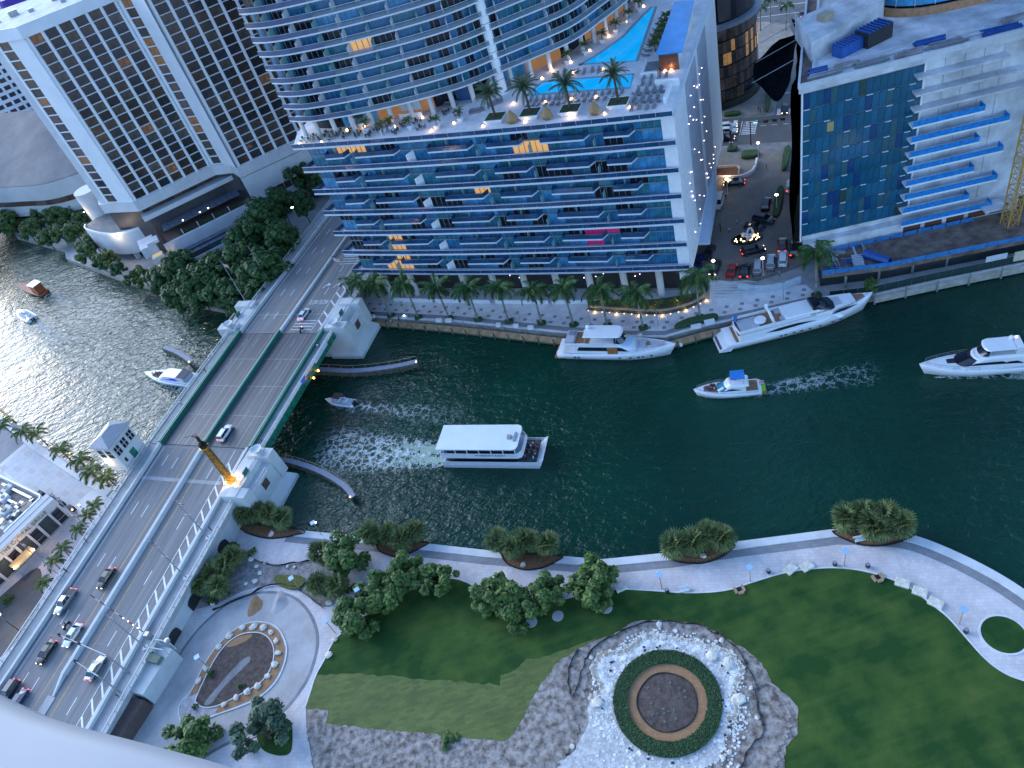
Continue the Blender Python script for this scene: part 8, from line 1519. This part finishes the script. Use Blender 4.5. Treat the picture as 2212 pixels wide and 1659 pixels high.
ORG = mat('orange_hull', (.3, .075, .02), .5, var=.2, scale=1)
t, L = boat('orange_workboat', 'rust orange workboat with tall cabin at the far left of the river', 'boat', (-155.5, 266.4, 0), (-143.5, 254.4, 0)); hull(L, 4.2, .9, 2.2, .5, n=10).build('hull', ORG, t, smooth=True); MB().prism(deckline(L, 4.2, .5, -L / 2 + .5, L / 2 - 1, .8), 1.0, 1.1).build('deck', DARKM, t); MB().box(-L / 2 + 1, -L / 2 + 5, -1.5, 1.5, 1.1, 4.2).build('cabin', ORG, t); MB().box(-L / 2 + .8, -L / 2 + 5.3, -1.7, 1.7, 4.2, 4.4).build('roof', GEL, t); MB().box(-L / 2 + 5, -L / 2 + 5.06, -1.2, 1.2, 2.6, 3.8).build('window', YGL, t)
t, L = boat('motor_cruiser', 'white motor cruiser passing under the left side of the bridge', 'yacht', (-96.0, 183.6, 0), (-80.0, 172.6, 0)); B = 5.0; tw = t.matrix_basis
hull(L, B, 1.5, 2.3, .45).build('hull', GEL, t, smooth=True); MB().prism(deckline(L, B, .45, -L / 2 + .8, L / 2 - 1, .86), 1.7, 1.9).build('deck', GELS, t); tier(-L / 2 + 2.5, L / 2 - 6.0, 1.9, 1.85, 3.3, 2.4, .3, .7).build('cabin', GEL, t); MB().add([(-5, 1.92, 2.3), (2.5, 1.8, 2.2), (0, 1.7, 2.9), (-4, 1.72, 2.9)], [(3, 2, 1, 0)]).build('side_window', mat('blue_lit_window', (.01, .01, .2), .2, var=0, emit=(.02, .02, .6), es=.3), t); MB().add([(-5, -1.92, 2.3), (2.5, -1.8, 2.2), (0, -1.7, 2.9), (-4, -1.72, 2.9)], [(0, 1, 2, 3)]).build('side_window', bpy.data.materials['blue_lit_window'], t)
MB().box(-L / 2 + 2.0, -L / 2 + 5.2, -1.6, 1.6, 3.3, 3.42).build('dark_awning', mat('navy_awning', (.01, .012, .05), .7), t); MB().prism(deckline(L, B, .45, L / 2 - 6.3, L / 2 - 3.2, .55), 1.9, 2.05).build('bow_pad', mat('brown_lounge', (.12, .05, .04), .8), t); rail([(x, (B / 2 * shape((x + L / 2) / L, .45) - .06), 1.6 + .8 * ((x + L / 2) / L) ** 2) for x in [i * 1.0 + 1 for i in range(8)]], .6, STEEL, 'bow_rail', t)
for i in range(4): person(tw @ Vector((L / 2 - 5.8 + .8 * i, -.5 + .6 * (i % 2), 2.05)), rpp.uniform(0, 6), 'person lounging on the bow of the motor cruiser', (1, 4, 3, 0)[i], 1, 'people on the motor cruiser bow', -.85)
# ---- wakes: thin sheets of broken foam on the water
def foam_mat(name, cover, scale, c=(.6, .68, .66)):
    m = bpy.data.materials.new(name); m.use_nodes = True; N = m.node_tree.nodes; L_ = m.node_tree.links; b = N['Principled BSDF']; b.inputs['Base Color'].default_value = (*c, 1); b.inputs['Roughness'].default_value = .7
    tc = N.new('ShaderNodeTexCoord'); ns = N.new('ShaderNodeTexNoise'); ns.inputs['Scale'].default_value = scale * .5; ns.inputs['Detail'].default_value = 7; ns.inputs['Roughness'].default_value = .62; ns.inputs['Distortion'].default_value = 1.6; L_.new(tc.outputs['Object'], ns.inputs['Vector'])
    wv = N.new('ShaderNodeVectorMath'); wv.operation = 'MULTIPLY_ADD'; L_.new(ns.outputs['Color'], wv.inputs[0]); wv.inputs[1].default_value = (3.2, 3.2, 0); L_.new(tc.outputs['Object'], wv.inputs[2]); vo = N.new('ShaderNodeTexVoronoi'); vo.feature = 'DISTANCE_TO_EDGE'; vo.inputs['Scale'].default_value = scale * .42; L_.new(wv.outputs[0], vo.inputs['Vector'])
    # thin ridges of the noise are the foam lines; the attribute thins them out towards the edges and the tail
    n2 = N.new('ShaderNodeTexNoise'); n2.inputs['Scale'].default_value = scale * 1.6; n2.inputs['Detail'].default_value = 5; L_.new(tc.outputs['Object'], n2.inputs['Vector']); ab = N.new('ShaderNodeMath'); ab.operation = 'MULTIPLY'; L_.new(vo.outputs['Distance'], ab.inputs[0]); L_.new(n2.outputs['Fac'], ab.inputs[1])
    at = N.new('ShaderNodeAttribute'); at.attribute_name = 'foam'; k = N.new('ShaderNodeMath'); k.operation = 'MULTIPLY'; L_.new(at.outputs['Fac'], k.inputs[0]); k.inputs[1].default_value = cover
    mr = N.new('ShaderNodeMath'); mr.operation = 'SUBTRACT'; L_.new(k.outputs[0], mr.inputs[0]); L_.new(ab.outputs[0], mr.inputs[1]); sc_ = N.new('ShaderNodeMath'); sc_.operation = 'MULTIPLY'; sc_.use_clamp = True; L_.new(mr.outputs[0], sc_.inputs[0]); sc_.inputs[1].default_value = 11
    L_.new(sc_.outputs[0], b.inputs['Alpha']); return m
FO = foam_mat('foam', .05, 1.4); FO2 = foam_mat('thin_foam', .045, 1.3, (.5, .58, .6)); FO3 = foam_mat('churned_water', .16, 1.6, (.3, .42, .34))
def wake(a, b, w0, w1, m, dens0, dens1, z=.05, n=24, k=10, split=0.0):
    a, b = Vector((*a, 0)), Vector((*b, 0)); d = b - a; t = d.normalized(); nn = Vector((-t.y, t.x, 0)); mb = MB(); vals = []
    for i in range(n + 1):
        s = i / n; w = w0 + (w1 - w0) * s ** .8
        for j in range(k + 1):
            u = j / k * 2 - 1; p = a + d * s + nn * (u * w / 2); mb.v.append((p.x, p.y, z + .03 * math.sin(i * 1.7 + j * 2.3))); e = (1 - abs(u) ** 3) * (dens0 + (dens1 - dens0) * s) * min(1, (1 - s) * 6 + .02)
            if split: e *= .35 + .65 * min(1, abs(abs(u) - split) ** -.5 * .35)
            vals.append(e)
    for i in range(n):
        for j in range(k): q = i * (k + 1) + j; mb.f.append((q, q + 1, q + k + 2, q + k + 1)); mb.m.append(0)
    o = mb.build('wake_foam', m); at = o.data.attributes.new('foam', 'FLOAT', 'POINT'); at.data.foreach_set('value', vals); stuff(o); o['label'] = 'white foam of a boat wake on the dark river'; return o
wake((-17.5, 115.9), (-50, 133), 6.5, 19, FO, 2.3, 1.0, .05, 40, 16); wake((-17.6, 114.6), (-32, 121), 2.6, 4.5, FO3, 1.3, .3, .09); wake((-16.8, 117.2), (-33, 125.5), 2.4, 4.5, FO3, 1.2, .3, .095)
wake((-38, 142.9), (-10, 124), 2.2, 9, FO, 1.5, .35, .06, 36, 12); wake((-44.6, 147.0), (-36, 141.2), .6, 6.0, FO, .5, 1.3, .07); wake((47.6, 104.4), (72, 98.5), 3.2, 9, FO2, 1.3, .7, .06, 30, 12); wake((37, 107.6), (49.5, 102.6), .6, 3.0, FO, .8, .9, .07)
wake((78, 92.9), (97, 85), .8, 5.0, FO, 1.2, 1.2, .06, 30); wake((-144, 239), (-126, 214), 2, 9, FO2, 1.6, .7, .06); wake((-143.5, 254), (-130, 240), 3, 8, FO2, 1.4, .6, .065); wake((-92, 178.6), (-78, 168), .8, 6, FO2, 1.8, 1.3, .06)
# ================================================================ restaurant and plaza across the bridge, left
GA = Vector((-107.1, 135.6, 0)); gd = Vector((-.6778, -.7353, 0)); gn = Vector((.7353, -.6778, 0))
def GW(a, o, z=0.0): p = GA + gd * a + gn * o; return Vector((p.x, p.y, z))
rest = frame('restaurant', 'cream restaurant with gold lettering, dark windows and rooftop machinery beside the bridge', 'building', (-107.1, 135.6, 2)); CRM = mat('cream_stone', (.42, .42, .42), .7, var=.06, scale=.4)
def gb(a0, a1, o0, o1, z0, z1, m, nm, par=None): return MB().prism([GW(a0, o0), GW(a1, o0), GW(a1, o1), GW(a0, o1)], z0, z1, 0, 0, True).build(nm, m, par or rest)
gb(0, 34, -3.2, -.45, 2, 8.6, CRM, 'front_wall'); gb(-.1, 34, -3.3, .12, 7.3, 9.2, CRM, 'sign_wall'); gb(-.3, 34, -.5, .5, 2, 2.6, CRM, 'base_ledge')
BZ = mat('dark_shade_cloth', (.035, .045, .045), .8, var=.1)
for k in range(6):
    c = .1 + k * 5.9; gb(c, c + .55, -.5, .15, 2.6, 7.3, CRM, 'pier'); gb(c + 2.6, c + 3.1, -.5, .15, 2.6, 7.3, CRM, 'pier')
    w = gb(c + .55, c + 2.6, -.4, -.3, 2.7, 6.5, YGL, 'window'); gb(c + .6, c + 2.5, -.28, -.1, 5.4, 5.55, DARKM, 'window_bar'); gb(c + .6, c + 2.5, -.28, -.1, 3.9, 4.05, STEEL, 'window_bar')
    gb(c + 3.1, c + 5.9, -.25, -.15, 2.8, 6.9, BZ, 'shade_panel')
GOLDL = mat('gold_letter', (.3, .17, .05), .4, .6, var=0)
text('THE CAPITAL GRILLE', 1.25, GOLDL, 'sign_lettering', rest, Matrix.Translation(GW(9.0, .2, 8.2) - Vector(rest['base'])) @ Matrix.Rotation(math.atan2(-gd.y, -gd.x) + math.pi + math.pi, 4, 'Z') @ Matrix.Rotation(R(90), 4, 'X') @ Matrix.Diagonal((.93, 1, 1, 1)), .06, 1.12)
gb(.8, 34, -24, -3.3, 2, 8.0, CRM, 'roof_block'); MB().wall([GW(11, -3.6), GW(1.2, -3.6), GW(.4, -4.6), GW(.4, -23), GW(1, -24)], .4, 8.0, 9.4).build('roof_parapet', WHITE, rest); gb(1, 34, -23.6, -4.2, 8.0, 8.1, mat('gravel_roof', (.2, .16, .14), .9, c2=(.3, .26, .24), scale=.6), 'roof'); gb(-.2, 16, -3.3, -1.6, 9.2, 9.3, CRM, 'roof_ledge')
rr2 = random.Random(17)
for k in range(30):
    a, o = rr2.uniform(1.6, 15), rr2.uniform(-21, -5.5); s = rr2.uniform(.7, 2.2); m_ = rr2.choice((WHITE, STEEL, STEEL, CONCD, OFFWHITE, DARKM)); q = GW(a, o, 8.1); u = MB(); ang_ = math.atan2(gd.y, gd.x); u.obox(q, (s * 1.3, s, s * rr2.uniform(.4, .8)), ang_); un = u.build('roof_unit', m_, rest)
    if s > 1.3: MB().lathe([(.01, 0), (s * .3, 0), (s * .3, .14), (.01, .14)], (q.x, q.y, q.z + s * .8), 10).build('fan', DARKM, un, off=rest['base'])
for k in range(5): gb(1.6 + k * 2.6, 2.2 + k * 2.6, -20, -7, 8.5, 8.9, STEEL, 'duct')
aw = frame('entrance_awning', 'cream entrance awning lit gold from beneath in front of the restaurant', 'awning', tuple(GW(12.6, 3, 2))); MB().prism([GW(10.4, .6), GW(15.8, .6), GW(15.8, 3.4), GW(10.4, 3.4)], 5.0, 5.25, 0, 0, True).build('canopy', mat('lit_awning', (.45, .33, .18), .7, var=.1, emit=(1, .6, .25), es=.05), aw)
for a, o in ((10.6, 3.2), (15.6, 3.2)): q = GW(a, o, 2); MB().tube(q, q + Vector((0, 0, 3)), .07).build('post', STEEL, aw); MB().lathe([(.01, .25), (.25, 0), (.01, -.2)], (q.x, q.y, 5.6), 8).build('lamp', BULBW, aw); glow((q.x, q.y, 6.2), (1, .65, .3), 90)
for k, (a, o) in enumerate(((-.8, 1.2), (-2.4, 1.8))): q = GW(a, o, 2); tt = frame('torch_lamp', ('nearer' if k == 0 else 'farther') + ' torch lamp at the restaurant corner', 'lamp', tuple(q)); MB().tube(q, q + Vector((0, 0, 2.2)), .06).build('post', DARKM, tt); MB().lathe([(.01, .3), (.22, 0), (.01, -.2)], (q.x, q.y, 4.4), 8).build('flame', BULB, tt)
for k in range(4): o = MB().obox((0, 0, 0), (1.9, .9, 1.2), .0).build('planter_box', mat('dark_planter', (.05, .045, .06), .8) if k == 0 else bpy.data.materials['dark_planter']); q = GW(-1.5, -2.0 - k * 4.4); o.location = (q.x, q.y, 2); o.rotation_euler = (0, 0, math.atan2(gn.y, gn.x)); tag(o, NTH[k] + ' dark box on the plaza from the restaurant corner', 'planter', 'dark boxes along the restaurant plaza side')
# plaza slabs
PZM = mat('white_plaza', (.52, .52, .53), .75, c2=(.6, .6, .61), scale=.2, detail=7)
pz = struct(MB().prism([Vector(p) for p in ((-133.6, 165.1, 0), (-127, 171.6, 0), (-104, 146.5, 0), (-98, 139, 0), (-104, 134.6, 0), (-130, 158.8, 0))], 1.6, 2.03).build('plaza', PZM)); gr = mat('plaza_stone', (.48, .48, .49), .8, var=.06, scale=.7); gr2 = mat('plaza_stone_pink', (.45, .41, .4), .8, var=.06)
for i in range(14):
    for j in range(7):
        a = Vector((-131.5, 163.4, 0)) + Vector((.68, -.735, 0)) * (i * 2.5) + Vector((.735, .68, 0)) * (j * 1.5 - .6)
        if a.x < -101 - j * .4: MB().obox((a.x, a.y, 2.03), (2.44, 1.44, .018), math.atan2(-.735, .68)).build('plaza_slab', gr if (i * 3 + j) % 7 else gr2, pz)
struct(MB().prism([Vector(p) for p in ((-142, 190, 0), (-133.3, 178.9, 0), (-121.7, 165.8, 0), (-112.2, 155, 0), (-105.2, 147.3, 0), (-98, 140, 0), (-99.4, 138.6, 0), (-106.4, 145.8, 0), (-123, 164.4, 0), (-143.5, 188.5, 0))], 1.7, 2.3).build('plaza_seawall', CAPM))
struct(MB().prism(sm([Vector(p) for p in ((-170, 190, 0), (-140, 186, 0), (-128, 172, 0), (-134, 165, 0), (-150, 170, 0))], 2, True), 1.6, 2.02).build('upper_plaza', mat('grey_plaza', (.22, .22, .24), .8, var=.12, scale=.3)))
for i, (x, y) in enumerate([(52, 920), (103, 950), (150, 978), (203, 1010)]):
    q = P(x, y, 5.5); tt = frame('seawall_lamp', NTH[i] + ' warm lamp from the left among the seawall palms', 'lamp', (q.x, q.y, 2), 'warm lamps among the seawall palms'); MB().tube((q.x, q.y, 2), (q.x, q.y, 5.5), .06).build('post', DARKM, tt); MB().lathe([(.01, .35), (.28, 0), (.01, -.25)], q, 8).build('globe', BULB, tt); glow((q.x + .5, q.y, 5.6), (1, .65, .3), 45)
yd = MB().wall([Vector((-150, 200, 0)), Vector((-139.6, 188.6, 0)), Vector((-134.5, 182, 0))], .5, 1.0, 2.9).build('timber_fender', mat('yellow_timber', (.35, .24, .08), .8, var=.2)); tag(yd, 'yellow timber fender on the seawall at the left edge', 'fender')
# drive and street lamp at lower left
struct(MB().prism(sm([GW(*p) for p in ((13, 4), (20, 2), (34, 2), (40, 12), (26, 17), (18, 13), (15, 9))], 4, True), 1.6, 2.04).build('restaurant_drive', ASPH))
q = P(18, 1345, 2); tt = frame('street_lamp', 'tall street lamp with glowing head at the left edge beside the ramp', 'street lamp', tuple(q)); e3 = P(5, 1335, 7); MB().tube((e3.x + 2, e3.y - 2, 2), (e3.x + 2, e3.y - 2, 8), .1, .08, 6).build('pole', DARKM, tt); MB().tube((e3.x + 2, e3.y - 2, 8), (e3.x, e3.y, 8.2), .06).build('arm', DARKM, tt); MB().lathe([(.01, .3), (.5, .1), (.01, -.15)], (e3.x, e3.y, 8.0), 8).build('lamp_head', BULB, tt); glow((e3.x, e3.y, 7.2), (1, .7, .35), 200)
for i, (x, y) in enumerate([(62, 55.5), (69, 54), (76, 54)]):
    for k in range(3): o = MB().obox((0, 0, 0), (1.8, .6, .5), 0).build('stone_bench', CONCD); o.location = BW(x - 1 + k * 2.6, -18.8, 2.03); o.rotation_euler = (0, 0, BRZ); tag(o, NTH[i * 3 + k] + ' grey stone block from the river at the foot of the left ramp', 'bench', 'stone blocks beside the left ramp')
# ================================================================ park furniture
for i, (a, b_) in enumerate([(1342, 1270), (1708, 1231), (1743, 1225), (1949, 1261), (1987, 1280), (2021, 1304)]):
    q = P(a, b_, ZP); rz = [.1, .35, .2, -.75, -.8, -.95][i]; o = MB(); o.loft([[(-1.0, -.7, 0), (1.0, -.7, 0), (1.0, .7, 0), (-1.0, .7, 0)], [(-1.03, -.72, .42), (1.03, -.72, .42), (1.03, .72, .42), (-1.03, .72, .42)], [(-.97, -.66, .48), (.97, -.66, .48), (.97, .66, .48), (-.97, .66, .48)]]); o = o.build('stone_bench', ROCKM); o.location = q; o.rotation_euler = (0, 0, rz); tag(o, NTH[i] + ' square white stone bench from the left along the lawn edge', 'bench', 'stone benches along the lawn')
for i, (a, b_, w) in enumerate([(1598, 1276, 'left'), (1897, 1250, 'right')]):
    q = P(a, b_, ZP); tt = frame('stone_hearth', 'u shaped brown stone seat with dark pit on the lawn edge, %s one' % w, 'seat', tuple(q)); [MB().obox((q.x + dx, q.y + dy, ZP), (w_, d_, .5), 0).build('block', WOOD, tt) for dx, dy, w_, d_ in ((-.65, .1, .4, 1.1), (.65, .1, .4, 1.1), (0, -.55, .9, .4))]; MB().obox((q.x, q.y + .25, ZP), (.85, .8, .12), 0).build('pit', BLACK, tt)
LB = mat('solar_plate', (.28, .45, .65), .3, var=.05)
for i, (a, b_, w) in enumerate([(1430, 1271, 'left of the stone seat'), (1621, 1256, 'between stone seat and benches'), (1824, 1222, 'at the top of the lawn curve'), (2072, 1348, 'beside the round lawn'), (695, 1156, 'on the seawall near the bridge'), (452, 1443, 'by the turning loop'), (724, 1367, 'at the left tip of the lawn'), (650, 1275, 'in the rough planting'), (790, 1300, 'among the lawn trees')]):
    q = P(a, b_, ZP); tt = frame('park_lamp', 'park lamp with square blue plate head ' + w, 'street lamp', tuple(q), 'square headed park lamps'); MB().tube(q, q + Vector((0, 0, 4.4)), .08, .06, 6).build('pole', WOOD, tt); MB().obox(q + Vector((0, 0, 4.4)), (.95, .95, .1), .3).build('lamp_plate', LB, tt); MB().obox(q + Vector((0, 0, 4.2)), (.3, .3, .2), .3).build('lamp_box', DARKM, tt)
    if i == 4: MB().lathe([(.01, .3), (.22, 0), (.01, -.1)], q + Vector((.5, 0, 4.2)), 8).build('bulb', BULBW, tt)
for i, (a, b_, w) in enumerate([(1660, 1237, 'left of the bench pair'), (1803, 1221, 'beside the lamp at the curve'), (1874, 1225, 'right of the curve lamp'), (1441, 1279, 'left on the lawn edge'), (2086, 1366, 'near the round lawn')]):
    q = P(a, b_, ZP); tt = frame('litter_bin', 'small dark bin on the walk, ' + w, 'bin', tuple(q)); MB().obox(q, (.5, .5, .9), .2).build('body', DARKM, tt); MB().obox(q + Vector((0, 0, .9)), (.56, .56, .08), .2).build('lid', STEEL, tt)
for a, b_, lab in ((1857, 1169, 'white slatted bench under the rightmost fan palms'), (1478, 1277, 'white bench on the walk left of the lawn bay')):
    q = P(a, b_, ZP); tt = frame('park_bench', lab, 'bench', tuple(q)); [MB().obox((q.x + .1 * k, q.y - .25 + .17 * k, ZP + .45), (1.8, .14, .06), -.15).build('slat', WHITE, tt) for k in range(4)]; MB().obox((q.x, q.y + .45, ZP + .5), (1.8, .06, .5), -.15).build('backrest', WHITE, tt); [MB().obox((q.x + s, q.y, ZP), (.1, .6, .45), -.15).build('leg', STEEL, tt) for s in (-.8, .8)]
for pts, lab in (([(1560, 1204), (1520, 1208)], 'pale boulder pair on the fourth planter island'), ([(1131, 1223)], 'pale boulder on the middle planter island'), ([(866, 1191)], 'pale boulder on the second planter island'), ([(590, 1153)], 'pale boulder on the planter island nearest the bridge')):
    for x, y in pts[:1]: q = P(x - (40 if 'pair' in lab else 0), y, ZP); o = MB().rock((0, 0, 0), .6, rg, flat=.6).build('boulder', ROCKM); o.location = (q.x, q.y, ZP + .5); tag(o, lab, 'boulder')
# promenade lamps in front of the hotel
for i, (a, b_) in enumerate([(880, 685), (1001, 698), (1128, 708), (1277, 703), (1422, 705), (1692, 648)]):
    q = P(a, b_, 1.55); tt = frame('promenade_lamp', NTH[i] + ' slim grey lamp post from the bridge on the hotel promenade', 'street lamp', tuple(q), 'promenade lamps'); MB().tube(q, q + Vector((0, 0, 5)), .08, .05, 6).build('pole', STEEL, tt); MB().lathe([(.01, .1), (.4, .06), (.4, 0), (.01, -.05)], q + Vector((0, 0, 5)), 10).build('lamp_head', STEEL, tt)
# ================================================================ the balcony the picture is taken from: white rounded rail, bottom left
bl = [P(-260, 1378, 118.2), P(0, 1506, 118.2), P(130, 1553, 118.2), P(300, 1597, 118.2), P(500, 1652, 118.2), P(760, 1744, 118.2)]
f = frame('balcony_rail', 'smooth white balcony ledge across the bottom left corner', 'railing', tuple(bl[2])); c = [p - Vector((0, 0, 0)) for p in sm(bl, 5)]
o = offset(c, -.25); lp = [[Vector((p.x, p.y, 118.2)) + (q - p) * k + Vector((0, 0, z)) for k, z in ((0, -.6), (-.06, -.12), (0, -.03), (.2, 0), (1.2, .0), (4, .0), (4, -.6))] for p, q in zip(c, o)]
MB().loft(lp).build('ledge', mat('balcony_white', (.27, .28, .3), .5, var=.02), f, smooth=True)
